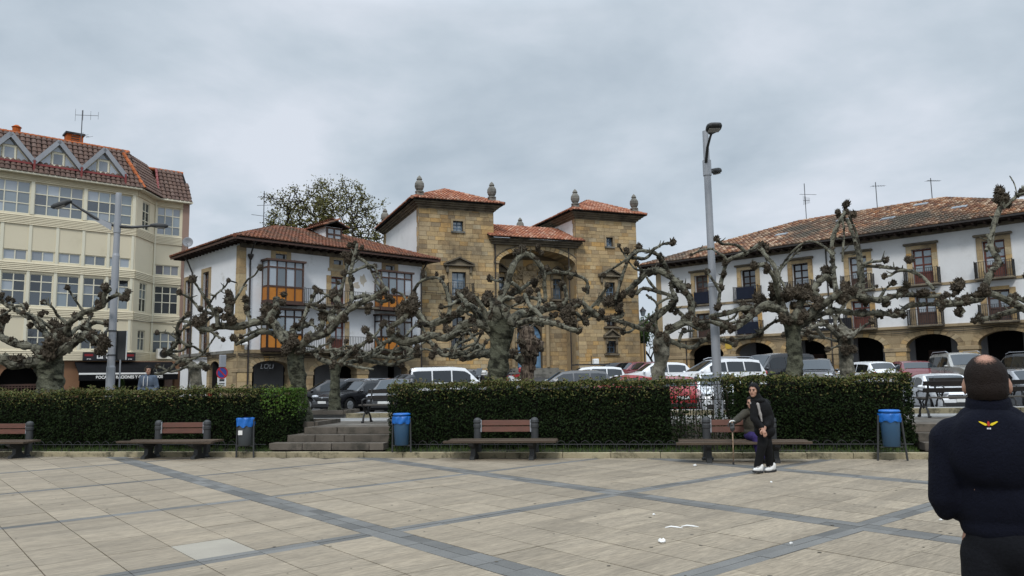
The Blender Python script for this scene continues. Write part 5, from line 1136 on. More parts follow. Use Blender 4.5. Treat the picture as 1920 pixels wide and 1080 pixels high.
# ------------------------------------------------------------------ leafy tree behind the gallery house
R = random.Random(4)
m_leafd = mat('oak_leaf', (.085, .095, .022), .8, (.06, .07, .018), 1, hue=[(.055, .052, .014), (.105, .095, .026), (.14, .12, .035), (.075, .072, .02), (.06, .045, .017)])
m_obark = mat('oak_bark', (.05, .042, .034), .95, (.03, .026, .022), 3, .6, 12)
def leafy(name, label, base, h, lean, leaves, lm, bm_, spread=1.0, lsize=.28, seed=3, levels=5, first=.33, cat='tree', group=None, env=None):
    R = random.Random(seed); root = thing(name, label, cat, base, 0, group); tips = []
    tr = MB(); br = MB()
    def grow(p, d, L, r, lv):
        n = 4; pts = [p]; rr = [r]
        for i in range(n):
            d = (d+V((R.gauss(0, .13), R.gauss(0, .13), R.gauss(.02, .08)))).normalized(); p = p+d*L/n; pts.append(p); rr.append(r*(1-.45*(i+1)/n))
            if env and lv > 0:
                q = p-env[0]; e = sqrt((q.x/env[1].x)**2+(q.y/env[1].y)**2+(q.z/env[1].z)**2)
                if e > 1+.3*noise.noise(p*.5): d = (d-q.normalized()*.9).normalized(); L *= .75
                if e > 1.2: break
        (tr if lv == 0 else br).tube(pts, rr, 8 if lv < 2 else 5 if lv < 4 else 4)
        if lv >= 3: tips.extend(pts[1:])
        if lv < levels and len(pts) > 2:
            k = R.choice((3, 4)) if lv < 2 else R.choice((2, 3, 3))
            for q in range(k):
                a = 2*pi*(q+R.random()*.6)/k; s = d.orthogonal().normalized(); s = Matrix.Rotation(a, 3, d) @ s; w = R.uniform(.45, .95)*spread
                grow(pts[-1] if q else pts[-2], (d+s*w+V((0, 0, .12))).normalized(), L*R.uniform(.62, .82), rr[-1]*.8, lv+1)
    grow(V((0, 0, 0)), V(lean).normalized(), h*first, h*.024, 0)
    tr.build('trunk', bm_, root, smooth=True); br.build('branch', bm_, root, smooth=True)
    mb = MB(); per = leaves/len(tips)
    for p in tips:
        dens = .35+1.3*max(0, .5+noise.noise(p*.35+V((seed, 0, 0)))*1.3)
        for q in range(int(per*dens+R.random())):
            c = p+V((R.gauss(0, .32), R.gauss(0, .32), R.gauss(0, .26)))*lsize*2.6; a = V((R.gauss(0, 1), R.gauss(0, 1), R.gauss(0, 1))).normalized(); b = a.orthogonal().normalized(); s = lsize*R.uniform(.3, .62)
            mb.add([c-a*s, c+b*s*.55, c+a*s, c-b*s*.55], [(0, 1, 2, 3)])
    mb.build('foliage', lm, root, fix=False, kind='stuff'); return root
def airy_tree(name, label, base, trunk_h, env_c, env_r, N, per, ls, lm, bm_, seed):
    """crown filled with twig tips that each grow from the nearest wood; radii follow the number of twigs carried"""
    R = random.Random(seed); root = thing(name, label, 'tree', base, 0)
    nodes = []; par = []; 
    for i in range(9): nodes.append(V((R.gauss(0, .08), R.gauss(0, .08), trunk_h*i/8))); par.append(i-1)
    tg = []
    while len(tg) < N:
        p = V((R.uniform(-1, 1), R.uniform(-1, 1), R.uniform(-1, 1)))
        if p.length > 1+.22*noise.noise(p*2.3+V((seed, 0, 0))) or R.random() > .35+p.length: continue
        if noise.noise(p*3.1+V((0, seed, 0))) < -.28: continue
        tg.append(V((env_c[0]+p.x*env_r[0], env_c[1]+p.y*env_r[1], env_c[2]+p.z*env_r[2])))
    top = nodes[-1]; tg.sort(key=lambda p: (p-top).length); tips = []
    for p in tg:
        bi = min(range(6, len(nodes)), key=lambda i: (nodes[i]-p).length+.18*(nodes[i]-top).length+(1.2 if nodes[i].z > p.z+.3 else 0)); a = nodes[bi]; d = p-a; n = max(2, int(d.length/.7)); prev = bi
        for q in range(1, n+1):
            f = q/n; c = a+d*f+V((0, 0, -.10*d.length*sin(pi*f)))+V((R.gauss(0, .1), R.gauss(0, .1), R.gauss(0, .07)))*(1 if q < n else 0); nodes.append(c); par.append(prev); prev = len(nodes)-1
        tips.append(prev)
    cnt = [0]*len(nodes)
    for t in tips:
        i = t
        while i >= 0: cnt[i] += 1; i = par[i]
    tr, br = MB(), MB()
    for i in range(1, len(nodes)):
        q = par[i]; r0, r1 = .016+.0175*sqrt(cnt[q]), .016+.0175*sqrt(cnt[i]); r0 = min(r0, r1*1.7); (tr if i < 9 else br).tube([nodes[q], nodes[i]], [r0, r1], 6 if cnt[i] > 8 else 4, cap=False)
    tr.build('trunk', bm_, root, smooth=True, fix=False); br.build('branch', bm_, root, smooth=True, fix=False)
    mb = MB()
    for t in tips:
        c0 = nodes[t]; dens = max(.12, .55+1.5*noise.noise(c0*.28+V((seed, 3, 0))))*(1.0+.5*max(0, c0.x)/env_r[0])
        for q in range(int(per*dens)):
            c = c0+V((R.gauss(0, .30), R.gauss(0, .30), R.gauss(.02, .24))); a = V((R.gauss(0, 1), R.gauss(0, 1), R.gauss(0, 1))).normalized(); b = a.orthogonal().normalized(); s = ls*R.uniform(.5, 1.1); mb.add([c-a*s, c+b*s*.6, c+a*s, c-b*s*.6], [(0, 1, 2, 3)])
    mb.build('foliage', lm, root, fix=False, kind='stuff'); return root
airy_tree('oak_tree', 'half leafed rounded tree rising behind the roof of the gallery house', (-18.6, 73, .5), 11.0, (0.3, 0, 15.6), (6.2, 5.0, 5.4), 900, 27, .125, m_leafd, m_obark, 9)
m_leafg = mat('shrub_leaf', (.05, .08, .02), .8, (.035, .06, .016), 1, hue=[(.03, .055, .014), (.07, .11, .03), (.05, .08, .02)])
leafy('garden_tree', 'green leafy tree glimpsed in the gap between palace and arcaded house', (13.3, 70, 1.2), 7.2, (0, 0, 1), 9000, m_leafg, m_obark, 1.0, .3, 5, 5, .3)
# ================================================================== HEDGES
import numpy as np
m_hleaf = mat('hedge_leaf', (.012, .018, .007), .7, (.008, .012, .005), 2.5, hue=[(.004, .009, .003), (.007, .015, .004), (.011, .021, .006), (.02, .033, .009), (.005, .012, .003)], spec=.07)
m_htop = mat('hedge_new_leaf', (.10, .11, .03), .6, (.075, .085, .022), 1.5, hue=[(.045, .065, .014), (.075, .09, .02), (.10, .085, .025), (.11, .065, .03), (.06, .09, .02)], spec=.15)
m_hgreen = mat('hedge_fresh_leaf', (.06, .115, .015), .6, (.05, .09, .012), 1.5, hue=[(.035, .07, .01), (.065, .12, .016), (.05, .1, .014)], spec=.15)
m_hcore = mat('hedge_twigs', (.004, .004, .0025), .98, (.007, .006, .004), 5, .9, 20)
rng = np.random.default_rng(3)
def leaf_cloud(name, parent, P, N, size, m):
    """P leaf centres, N preferred facing; every leaf a small folded quad"""
    n = len(P); d = N+rng.normal(0, .75, (n, 3)); d /= np.linalg.norm(d, axis=1)[:, None]
    a = np.cross(d, rng.normal(0, 1, (n, 3))); a /= np.linalg.norm(a, axis=1)[:, None]; b = np.cross(d, a)
    s = (size*rng.uniform(.6, 1.25, n))[:, None]
    v = np.stack([P-a*s, P+b*s*.48-d*s*.12, P+a*s, P-b*s*.48-d*s*.12], 1).reshape(-1, 3)
    me = bpy.data.meshes.new(name); me.vertices.add(4*n); me.vertices.foreach_set('co', v.ravel()); me.loops.add(4*n); me.loops.foreach_set('vertex_index', np.arange(4*n, dtype=np.int32))
    me.polygons.add(n); me.polygons.foreach_set('loop_start', np.arange(0, 4*n, 4, dtype=np.int32)); me.materials.append(m); me.update(calc_edges=True)
    o = link(name, me, parent); o['kind'] = 'stuff'; return o
def hedge(label, s0, s1, t0, t1, z0, z1, dens=1500, thin=None, green=None):
    base = kp(s0, t0, 0); root = thing('clipped_hedge', label, 'hedge', (base.x, base.y, 0), KANG, 'clipped hedges along the square')
    L, D = s1-s0, t1-t0; H = z1-z0
    wob = lambda x, z: .10*noise.noise(V((x*.9+s0, z*1.1, 0)))+.05*noise.noise(V((x*2.7, z*2.7, s0)))
    top = lambda x: z1+.07*noise.noise(V((x*.6, 3, s0)))+.06*noise.noise(V((x*2.3, 7, s0)))
    def shell(n, face):
        out = []; nor = []
        for k in range(n):
            x = rng.uniform(0, L); u = rng.uniform(); dp = abs(rng.normal(0, .055))-.02
            if face == 'F': z = z0+.05+u*(top(x)-z0); y = wob(x, z)+dp-.05*u+.10*max(0, .35-u); nn = (0, -1, .25)
            elif face == 'B': z = z0+u*H; y = D-wob(x, z)-dp; nn = (0, 1, .25)
            elif face == 'T': y = u*D; z = top(x)-dp*.9+.02; nn = (0, 0, 1)
            else: y = u*D; z = z0+rng.uniform()*H; x = dp+wob(y, z) if face == 'L' else L-dp-wob(y, z); nn = (-1 if face == 'L' else 1, 0, .25)
            if thin and thin[0] < x+s0 < thin[1] and rng.uniform() < thin[2](x+s0, z): continue
            out.append((x, y, z)); nor.append(nn)
        return np.array(out), np.array(nor, float)
    A = [shell(int(L*H*dens), 'F'), shell(int(L*H*dens*.35), 'B'), shell(int(D*H*dens), 'L'), shell(int(D*H*dens), 'R')]
    P = np.concatenate([a for a, b in A]); N = np.concatenate([b for a, b in A])
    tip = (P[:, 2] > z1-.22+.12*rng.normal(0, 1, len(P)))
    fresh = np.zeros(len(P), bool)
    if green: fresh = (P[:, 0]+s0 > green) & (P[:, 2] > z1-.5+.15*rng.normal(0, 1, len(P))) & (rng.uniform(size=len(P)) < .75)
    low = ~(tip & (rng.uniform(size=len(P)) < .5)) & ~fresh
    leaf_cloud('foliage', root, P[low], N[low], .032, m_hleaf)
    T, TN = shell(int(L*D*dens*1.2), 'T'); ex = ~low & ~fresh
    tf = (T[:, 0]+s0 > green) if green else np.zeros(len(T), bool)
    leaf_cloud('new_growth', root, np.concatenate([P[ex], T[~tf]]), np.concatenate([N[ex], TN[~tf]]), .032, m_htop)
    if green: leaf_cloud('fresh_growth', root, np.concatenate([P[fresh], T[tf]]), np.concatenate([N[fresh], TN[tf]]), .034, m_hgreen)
    # shoots that stand proud of the clipped top
    q = int(L*40); x = rng.uniform(0, L, q); sh = np.stack([x, rng.uniform(0, D, q), np.array([top(a) for a in x])+rng.uniform(.0, .13, q)**1.0], 1)
    leaf_cloud('shoot', root, np.repeat(sh, 4, 0)+rng.normal(0, .02, (4*q, 3)), np.tile([[0, -.3, 1.]], (4*q, 1)), .034, m_htop)
    # dark twiggy inside
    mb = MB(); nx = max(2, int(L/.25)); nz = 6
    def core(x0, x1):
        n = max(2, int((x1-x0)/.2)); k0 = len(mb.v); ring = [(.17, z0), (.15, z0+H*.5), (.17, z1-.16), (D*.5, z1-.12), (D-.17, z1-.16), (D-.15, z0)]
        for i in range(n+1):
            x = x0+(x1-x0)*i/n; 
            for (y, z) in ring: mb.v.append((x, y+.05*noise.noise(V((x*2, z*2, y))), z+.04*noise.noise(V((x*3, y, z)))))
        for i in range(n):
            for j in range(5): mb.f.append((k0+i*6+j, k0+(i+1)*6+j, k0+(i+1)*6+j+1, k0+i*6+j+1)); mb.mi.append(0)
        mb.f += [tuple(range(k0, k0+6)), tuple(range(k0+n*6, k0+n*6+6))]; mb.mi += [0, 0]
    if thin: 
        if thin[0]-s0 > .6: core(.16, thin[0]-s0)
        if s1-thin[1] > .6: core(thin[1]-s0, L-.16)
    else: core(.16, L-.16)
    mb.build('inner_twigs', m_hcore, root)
    st = MB(); xr = np.arange(.1, L, .16)
    for x in xr:
        if thin and thin[0] < x+s0 < thin[1]:
            for q in range(3):
                p = V((x+rng.uniform(-.1, .1), D*rng.uniform(.3, .7), z0-.1)); pts = [p]
                for w in range(5): p = p+V((rng.normal(0, .06), rng.normal(0, .06), H/5.5)); pts.append(p)
                st.tube(pts, [.012, .011, .01, .008, .006, .004], 4)
    if st.v: st.build('stem', mat('hedge_stem', (.06, .05, .035), .95), root, kind='stuff')
    return root
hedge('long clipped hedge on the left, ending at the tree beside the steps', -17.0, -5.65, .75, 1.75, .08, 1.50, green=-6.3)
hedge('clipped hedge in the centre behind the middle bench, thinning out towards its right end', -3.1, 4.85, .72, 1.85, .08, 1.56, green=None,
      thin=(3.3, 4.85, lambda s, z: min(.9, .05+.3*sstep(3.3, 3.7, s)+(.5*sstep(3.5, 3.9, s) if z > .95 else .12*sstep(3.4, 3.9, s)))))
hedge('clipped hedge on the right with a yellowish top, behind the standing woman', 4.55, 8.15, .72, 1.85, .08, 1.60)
def wire_hoops(s0, s1, t, label):
    b = kp(s0, t, 0); r = thing('hoop_edging', label, 'edging', (b.x, b.y, .1), KANG); mb = MB()
    n = int((s1-s0)/.26)
    for z in (.02, .15): MB().tube([(0, 0, z), (s1-s0, 0, z)], .008, 5).build('rail', m_iron, r)
    me = MB().tube([(.0, 0, -.03), (.0, 0, .14), (.03, 0, .2), (.10, 0, .235), (.17, 0, .2), (.2, 0, .14), (.2, 0, -.03)], .008, 5).mesh('hoop', m_iron)
    for i in range(n): o = link('hoop', me, r); o.location = (i*.26, 0, 0)
wire_hoops(-14, -6.0, .42, 'low black hoop edging in the bed under the left hedge'); wire_hoops(-2.8, 8.0, .42, 'low black hoop edging in the bed under the centre and right hedges')
# iron railing seen where the hedge is thin
b = kp(2.3, 1.35, 0); fn = thing('iron_fence', 'black wrought iron railing with arched tops showing through the thin part of the hedge', 'fence', (b.x, b.y, .1), KANG)
for z in (.25, 1.05, 1.38): MB().bar((0, 0, z), (2.9, 0, z), .03, .02).build('rail', m_iron, fn)
bar = MB().tube([(0, 0, 0), (0, 0, 1.5)], .009, 6).mesh('bar', m_iron); hp = MB().tube([(.0, 0, 1.38), (.01, 0, 1.47), (.06, 0, 1.52), (.11, 0, 1.47), (.12, 0, 1.38)], .009, 6).mesh('hoop', m_iron)
for i in range(25):
    o = link('bar', bar, fn); o.location = (i*.12, 0, -.05 if i % 2 else -.02)
    if i % 2 == 0 and i < 24: o = link('hoop', hp, fn); o.location = (i*.12, 0, 0)
# ================================================================== STREET FURNITURE
R5 = random.Random(55)
m_bolt = mat('cast_iron', (.035, .037, .038), .6, (.026, .027, .028), 5, .2, 40)
m_plank = mat('bench_back_wood', (.125, .045, .026), .6, (.085, .032, .02), 3, .25, 30, stretch=(.6, 6, 6), isl=.1, grain=.15)
m_seat = mat('bench_seat_wood', (.095, .07, .05), .85, (.06, .045, .034), 2.5, .5, 25, stretch=(.5, 5, 5), isl=.22, grain=.3)
m_galv = mat('galvanised_pole', (.33, .34, .36), .42, (.27, .28, .30), 1.2, .05, 20, metal=.25)
m_bag = mat('blue_plastic_bag', (.008, .13, .46), .38, (.01, .11, .40), 5, .5, 14, spec=.5)
m_binb = mat('bin_grey_body', (.06, .072, .08), .6, (.05, .058, .065), 2)
m_binbl = mat('bin_blue_body', (.022, .075, .15), .5, (.035, .085, .15), 3, .3, 8)
m_lens = mat('lamp_lens', (.30, .29, .26), .3, (.26, .25, .23), 3)
def bench(label, s, t, w, wear=0):
    p = kp(s, t, 0); b = thing('park_bench', label, 'bench', p, KANG, 'wooden benches along the hedge')
    for i, (y, dz) in enumerate(((-.52, .0), (-.37, .004), (-.22, .006), (-.07, .012))):
        wi = w*(1.0 if i else 1.04); o = piece('seat_plank', m_seat, b, (R5.uniform(-.03, .03), y, .385+dz+R5.uniform(-.006, .006)), (wi, .135, .045), (R5.uniform(-.02, .02), R5.uniform(-.012, .012), R5.uniform(-.01, .01)), .04)
    for z, h in ((.60, .115), (.735, .115)): piece('back_plank', m_plank, b, (0, .13, z), (1.08, .035, h), (-.13, 0, 0), .06)
    for sx in (-1, 1):
        MB().lathe([(.115, 0), (.12, .04), (.085, .06), (.078, .62), (.088, .64), (.088, .70), (.08, .71), (.08, .74), (.092, .75), (.085, .80), (.06, .835), (.02, .85)], (sx*.63, .12, 0), 18).build('post', m_bolt, b, smooth=False)
        mb = MB(); mb.bbox(sx*.63-.06, sx*.63+.06, -.5, .08, .30, .36, .01); mb.prism([(-.42, 0), (.02, 0), (.0, .05), (-.12, .12), (-.13, .24), (.02, .31), (-.5, .31), (-.3, .22), (-.31, .1), (-.42, .05)], sx*.63-.05, sx*.63+.05, 'YZ'); mb.build('leg', m_bolt, b)
        MB().bbox(sx*.55-.02, sx*.55+.02, .09, .112, .54, .80, .005).build('bracket', m_galv, b)
    return b
def sof(x, y): p = onz(x, y)-KO; return p.dot(KU), p.dot(KN)
for (x, y, w, lab) in ((2, 857, 2.2, 'wooden bench cut by the left edge, its back of two red brown boards'), (334, 858, 2.3, 'wooden bench on the left with sagging warped seat boards, near the first bin'), (947, 859, 2.3, 'wooden bench in the middle before the hedge, nobody on it'), (1390, 864, 2.4, 'wooden bench on the right on which the person with the cane sits')):
    s, t = sof(x, y); bench(lab, s, t+.02, w)
def bin_(label, x, y, kind):
    s, t = sof(x, y); b = thing('litter_bin', label, 'litter bin', kp(s, t, 0), KANG, 'blue bagged litter bins')
    sp = .05 if kind == 2 else .0; H = .86
    for sx in (-1, 1): MB().tube([(sx*(.215+sp), 0, -.02), (sx*.2, 0, H)], .02, 8).build('leg', m_bolt, b)
    MB().bar((-.2, 0, .26), (.2, 0, .26), .03, .02).build('cross_bar', m_bolt, b)
    MB().lathe([(.135, .27), (.15, .28), (.175, .80), (.175, .84)], (0, 0, 0), 20).build('bucket', m_binb if kind == 0 else m_binbl, b, smooth=True)
    prof = []; mb = MB(); n = 40; R = random.Random(kind+3)
    rows = [(.183, .90), (.196, .885), (.19, .84), (.196, .78), (.186, .70 if kind == 0 else .74)]
    for i, (r, z) in enumerate(rows):
        for k in range(n):
            a = 2*pi*k/n; f = .012*sin(a*7+i)+.01*R.uniform(-1, 1)*(i+1)/3; mb.v.append(((r+f)*cos(a), (r+f)*sin(a), z+(.0 if i < 4 else .045*noise.noise(V((cos(a)*2, sin(a)*2, kind))))))
    for i in range(len(rows)-1):
        for k in range(n): mb.f.append((i*n+k, i*n+(k+1) % n, (i+1)*n+(k+1) % n, (i+1)*n+k)); mb.mi.append(0)
    mb.build('bag', m_bag, b, smooth=True)
    if kind: MB().lathe([(.19, .915), (.195, .95), (.17, .965), (.02, .97)], (0, 0, 0), 20).build('lid', m_bag, b, smooth=True)
    else: MB().box(-.07, .03, -.19, -.172, .52, .62).build('sticker', m_white, b)
    return b
bin_('grey litter bin with a white sticker under its blue bag, by the left hedge', 459, 858, 0)
bin_('litter bin wrapped in blue standing at the right of the steps', 753, 858, 1)
bin_('pale blue litter bin on splayed legs near the man in the navy jacket', 1674, 864, 2)
# cast iron benches on the promenade
m_slat = mat('weathered_slat', (.11, .10, .09), .85, (.075, .07, .062), 3, .4, 20, stretch=(.5, 5, 5))
m_slatd = mat('dark_slat', (.03, .027, .025), .8, (.02, .018, .017), 3, .3, 20)
def iron_bench(label, p, rz, L=1.9, ends=(-1, 1), sm=None):
    b = thing('cast_iron_bench', label, 'bench', p, rz, 'cast iron benches on the promenade')
    for sx in ends:
        x = sx*(L/2-.12); mb = MB(); T = lambda pts, r: mb.tube([(x, y, z) for y, z in pts], r, 7)
        T([(-.30, 0), (-.26, .05), (-.24, .16), (-.14, .27), (-.22, .40), (-.3, .44)], [.035, .03, .025, .025, .028, .02])
        T([(.22, 0), (.19, .05), (.16, .16), (.05, .27), (.13, .40), (.16, .44)], [.035, .03, .025, .025, .028, .024])
        T([(-.14, .27), (-.05, .22), (.05, .27)], .022); T([(-.3, .43), (.16, .43), (.22, .6), (.27, .86)], [.025, .028, .028, .02]); T([(-.05, .22), (-.03, .3), (-.08, .36), (-.02, .40)], .018); T([(-.32, .43), (-.34, .58), (-.2, .62), (.2, .60)], .02)
        for y in (-.3, .22): mb.ball((x, y, .02), .045, 1)
        mb.build('end_frame', m_iron, b)
    for y in (-.25, -.13, -.01, .11): piece('seat_slat', sm or m_slat, b, (0, y, .46), (L, .095, .03))
    for z, y in ((.80, .285), (.64, .245)): piece('back_slat', m_slatd, b, (0, y, z), (L, .03, .10), (-.22, 0, 0))
    return b
p = onz(697, 793, PZ); iron_bench('cast iron bench end on at the top of the steps, beside the centre hedge', (p.x+.35, p.y+.15, PZ), KANG+radians(-4), 1.3, (-1,))
p = onz(1736, 783, PZ); iron_bench('cast iron bench nearer the camera behind the man in the navy jacket', (p.x+1.25, p.y, PZ), radians(-3)+pi, 2.7)
p = onz(1764, 764, PZ); iron_bench('cast iron bench facing the white car, farther behind the nearer iron bench', (p.x+1.1, p.y+.1, PZ+.02), radians(-4), 2.3, (-1, 1))
# lamp posts
def tapered_pole(parent, h, r0, r1): return MB().lathe([(r0*1.5, 0), (r0*1.5, .03), (r0, .05), (r0, .6), (r0*.97, h*.55), (r1*1.05, h*.552), (r1, h)], (0, 0, 0), 18).build('pole', m_galv, parent, smooth=False)
p = at(1344, 690, 19.0); h = at(1322, 246, 19.0).z
l1 = thing('street_lamp', 'tall galvanised lamp post with two dark heads, right of the palace', 'street lamp', (p.x, 19.0, PZ), 0, 'galvanised lamp posts')
H = h-PZ
mb = MB(); mb.lathe([(.11, -.05), (.11, 3.3), (.105, 3.32), (.092, 3.4), (.088, H*.87), (.078, H*.875), (.074, H)], (0, 0, 0), 18); pole = mb.build('pole', m_galv, l1)
mb = MB(); mb.lathe([(.113, 3.28), (.122, 3.3), (.122, 3.38), (.1, 3.4)], (0, 0, 0), 18); mb.build('collar', m_galv, l1)
mb = MB(); mb.lathe([(.108, H-1.18), (.108, H-.78)], (0, 0, 0), 18); mb.build('bracket', m_galv, l1)
MB().tube([(-.04, -.08, H-.85), (-.07, -.4, H-.55), (-.1, -.8, H-.42), (-.12, -1.1, H-.36)], [.04, .035, .03, .03], 8).build('arm', m_bolt, l1)
def head(parent, c, az, w=.17, L=.36, tilt=0.):
    q = Matrix.Translation(c) @ Matrix.Rotation(az, 4, 'Z') @ Matrix.Rotation(tilt, 4, 'X')
    mb = MB(q); sec = [(-.05, .05, .03), (.04, .1, .05), (.14, .9*w, .07), (.35*L+.1, w, .075), (.8*L, w*.98, .07), (L, w*.8, .05), (L+.03, w*.4, .02)]; n = 12
    for (y, a, b) in sec:
        for k in range(n): t = 2*pi*k/n; mb.v.append(tuple(q @ V((a*(abs(cos(t))**.6)*(1 if cos(t) > 0 else -1), y, b*(abs(sin(t))**.6)*(1 if sin(t) > 0 else -1)))))
    for i in range(len(sec)-1):
        for k in range(n): mb.f.append((i*n+k, i*n+(k+1) % n, (i+1)*n+(k+1) % n, (i+1)*n+k)); mb.mi.append(0)
    mb.f += [tuple(range(n)), tuple(range((len(sec)-1)*n, len(sec)*n))]; mb.mi += [0, 0]
    hd = mb.build('lamp_head', m_bolt, parent, smooth=False)
    MB(q).bbox(-w*.72, w*.72, .16, L*.86, -.085, -.07, .006).build('lens', m_lens, hd)
head(l1, V((-.12, -.98, H-.36)), pi, .19, .42, radians(10)); 
MB().tube([(.1, .05, H-1.05), (.3, .25, H-1.03)], .04, 7).build('arm', m_bolt, l1); head(l1, V((.16, .15, H-1.0)), radians(-50), .13, .3, radians(5))
YL = 22.0; p = at(206, 735, YL); H = at(223, 362, YL).z-PZ
l2 = thing('street_lamp', 'galvanised lamp post with two long curved arms in front of the cream block', 'street lamp', (p.x, YL, PZ), 0, 'galvanised lamp posts')
mb = MB(); mb.lathe([(.12, -.05), (.12, 1.6), (.105, 1.65), (.10, H*.72), (.088, H*.73), (.082, H-.05), (.078, H)], (0, 0, 0), 18); mb.build('pole', m_galv, l2)
za = at(218, 418, YL).z-PZ; dl = 1.28; dr_ = .95
MB().tube([(-.08, 0, za-.08), (-.5, -.12, za+.08), (-.95, -.28, za+.38), (-dl, -.42, za+.62)], [.05, .045, .035, .03], 8).build('arm', m_bolt, l2)
MB().prism([(-.1, za-.25), (-.1, za-.05), (-.85, za+.28), (-.8, za+.18)], -.15, -.13).build('arm_plate', m_galv, l2)
MB().tube([(.08, 0, za-.1), (.4, .1, za-.12), (dr_, .25, za-.05)], [.05, .045, .03], 8).build('arm', m_bolt, l2)
head(l2, V((-dl+.08, -.4, za+.58)), radians(100), .11, .5, radians(-22)); head(l2, V((dr_-.05, .25, za-.04)), radians(-75), .1, .42, radians(0))
mb = MB(); mb.lathe([(.1, za-.3), (.1, za+.05)], (0, 0, 0), 18); mb.build('bracket', m_galv, l2)
zs = at(200, 648, YL).z-PZ
for sx, nm in ((-1, 'narrow'), (1, 'wide')):
    MB().bbox(*((-.16, -.085) if sx < 0 else (.06, .36)), -.14 if sx < 0 else .1, -.12 if sx < 0 else .13, zs-.42, zs+.43, .01).build('sign_panel', m_bolt, l2)
MB().bbox(.355, .375, .095, .135, zs-.42, zs+.43, .004).build('sign_edge', m_white, l2)
for z in (zs+.40, zs-.3): MB().lathe([(.118, z), (.118, z+.04)], (0, 0, 0), 18).build('clamp', m_bolt, l2)
MB().tube([(.2, .12, zs-1.2), (.2, .12, zs-.4)], .022, 6).build('sign_post', m_galv, l2)
# no-parking sign
p = at(416, 705, 40.0)
ns = thing('no_parking_sign', 'round blue and red no parking sign above a white plate at the house corner', 'road sign', (p.x, 40.0, .1), radians(48))
ztop = at(415, 699, 40).z-.1
MB().tube([(0, .03, 0), (0, .03, ztop+.5)], .035, 8).build('pole', m_galv, ns)
m_sb = mat('sign_blue', (.03, .06, .27), .4, (.028, .055, .25), 3); m_sr = mat('sign_red', (.42, .015, .02), .4, (.38, .015, .02), 3)
sg = MB().lathe([(.31, -.012), (.31, .012)], (0, 0, ztop), 26, 'Y').build('sign_face', m_sb, ns)
mb = MB(); n = 26
for k in range(n):
    a, b = 2*pi*k/n, 2*pi*(k+1)/n; mb.add([(.32*cos(a), -.02, ztop+.32*sin(a)), (.32*cos(b), -.02, ztop+.32*sin(b)), (.25*cos(b), -.02, ztop+.25*sin(b)), (.25*cos(a), -.02, ztop+.25*sin(a))], [(0, 1, 2, 3)])
mb.build('red_ring', m_sr, sg); MB().obox((0, -.018, ztop), (.2, 0, -.2), (0, .003, 0), (.028, 0, .028)).build('red_bar', m_sr, sg)
zz_ = at(415, 716, 40).z-.1; MB().bbox(-.24, .24, -.01, .01, zz_-.24, zz_+.24, .005).build('plate', m_white, ns); MB().box(-.14, .14, -.016, -.011, zz_+.03, zz_+.14).build('plate_print', m_bolt, ns); MB().box(-.16, .16, -.016, -.011, zz_-.1, zz_-.06).build('plate_print', m_bolt, ns)
zb_ = at(415, 678, 40).z-.1; MB().bbox(-.14, .2, -.05, .1, zb_-.3, zb_+.35, .02).build('sign_back', m_gmetal, ns)
p = at(394, 740, 46); hy = thing('red_hydrant', 'slim red street hydrant at the foot of the gallery house arcade', 'hydrant', (p.x, 46, .12), 0)
mr = mat('hydrant_red', (.36, .02, .018), .5, (.3, .018, .016), 3); MB().lathe([(.16, 0), (.16, .1), (.13, .12), (.13, .95), (.16, 1.0), (.15, 1.12), (.06, 1.2)], (0, 0, 0), 14).build('body', mr, hy); MB().lathe([(.06, -.2), (.06, .2)], (0, 0, .75), 10, 'X').build('outlet', mr, hy)
# wrought iron lantern between palace and arcaded house
p = at(1206, 600, 60); la = thing('wall_lantern', 'black wrought iron lantern in the gap between palace and arcaded house', 'lantern', (p.x, 60, 1.6), 0, None)
zt = at(1206, 583, 60).z-1.6
MB().lathe([(.12, 0), (.09, .4), (.05, .6), (.045, zt-.55), (.08, zt-.5)], (0, 0, 0), 10).build('post', m_iron, la)
MB().lathe([(.13, zt-.42), (.24, zt-.02)], (0, 0, 0), 6).build('glass', m_blind, la); MB().lathe([(.29, zt-.02), (.22, zt+.1), (.1, zt+.2), (.03, zt+.34)], (0, 0, 0), 6).build('cap', m_iron, la)
# little conifer in front of the bar
b = at(227, 735, 42); cf = thing('small_conifer', 'little cone shaped evergreen in front of the bar awning', 'shrub', (b.x, 42, .15), 0)
MB().lathe([(.25, 0), (.3, .35), (.27, .38)], (0, 0, 0), 12).build('pot', m_step, cf); mb = MB(); R = random.Random(2)
zt = at(227, 711, 42).z-.15
for k in range(1500):
    u = R.random()**.8; r = .46*(1-u)+.03; a = R.uniform(0, 2*pi); c = V((r*cos(a), r*sin(a), .35+u*(zt-.35))); d = V((cos(a), sin(a), .5))*.09; s = V((-sin(a), cos(a), 0))*.03; mb.add([c-s, c+s, c+d], [(0, 1, 2)])
mb.build('foliage', m_shr if False else MATS['shrub_leaf'], cf, fix=False, kind='stuff'); MB().tube([(0, 0, .2), (0, 0, zt-.2)], .04, 6).build('trunk', MATS['oak_bark'], cf)
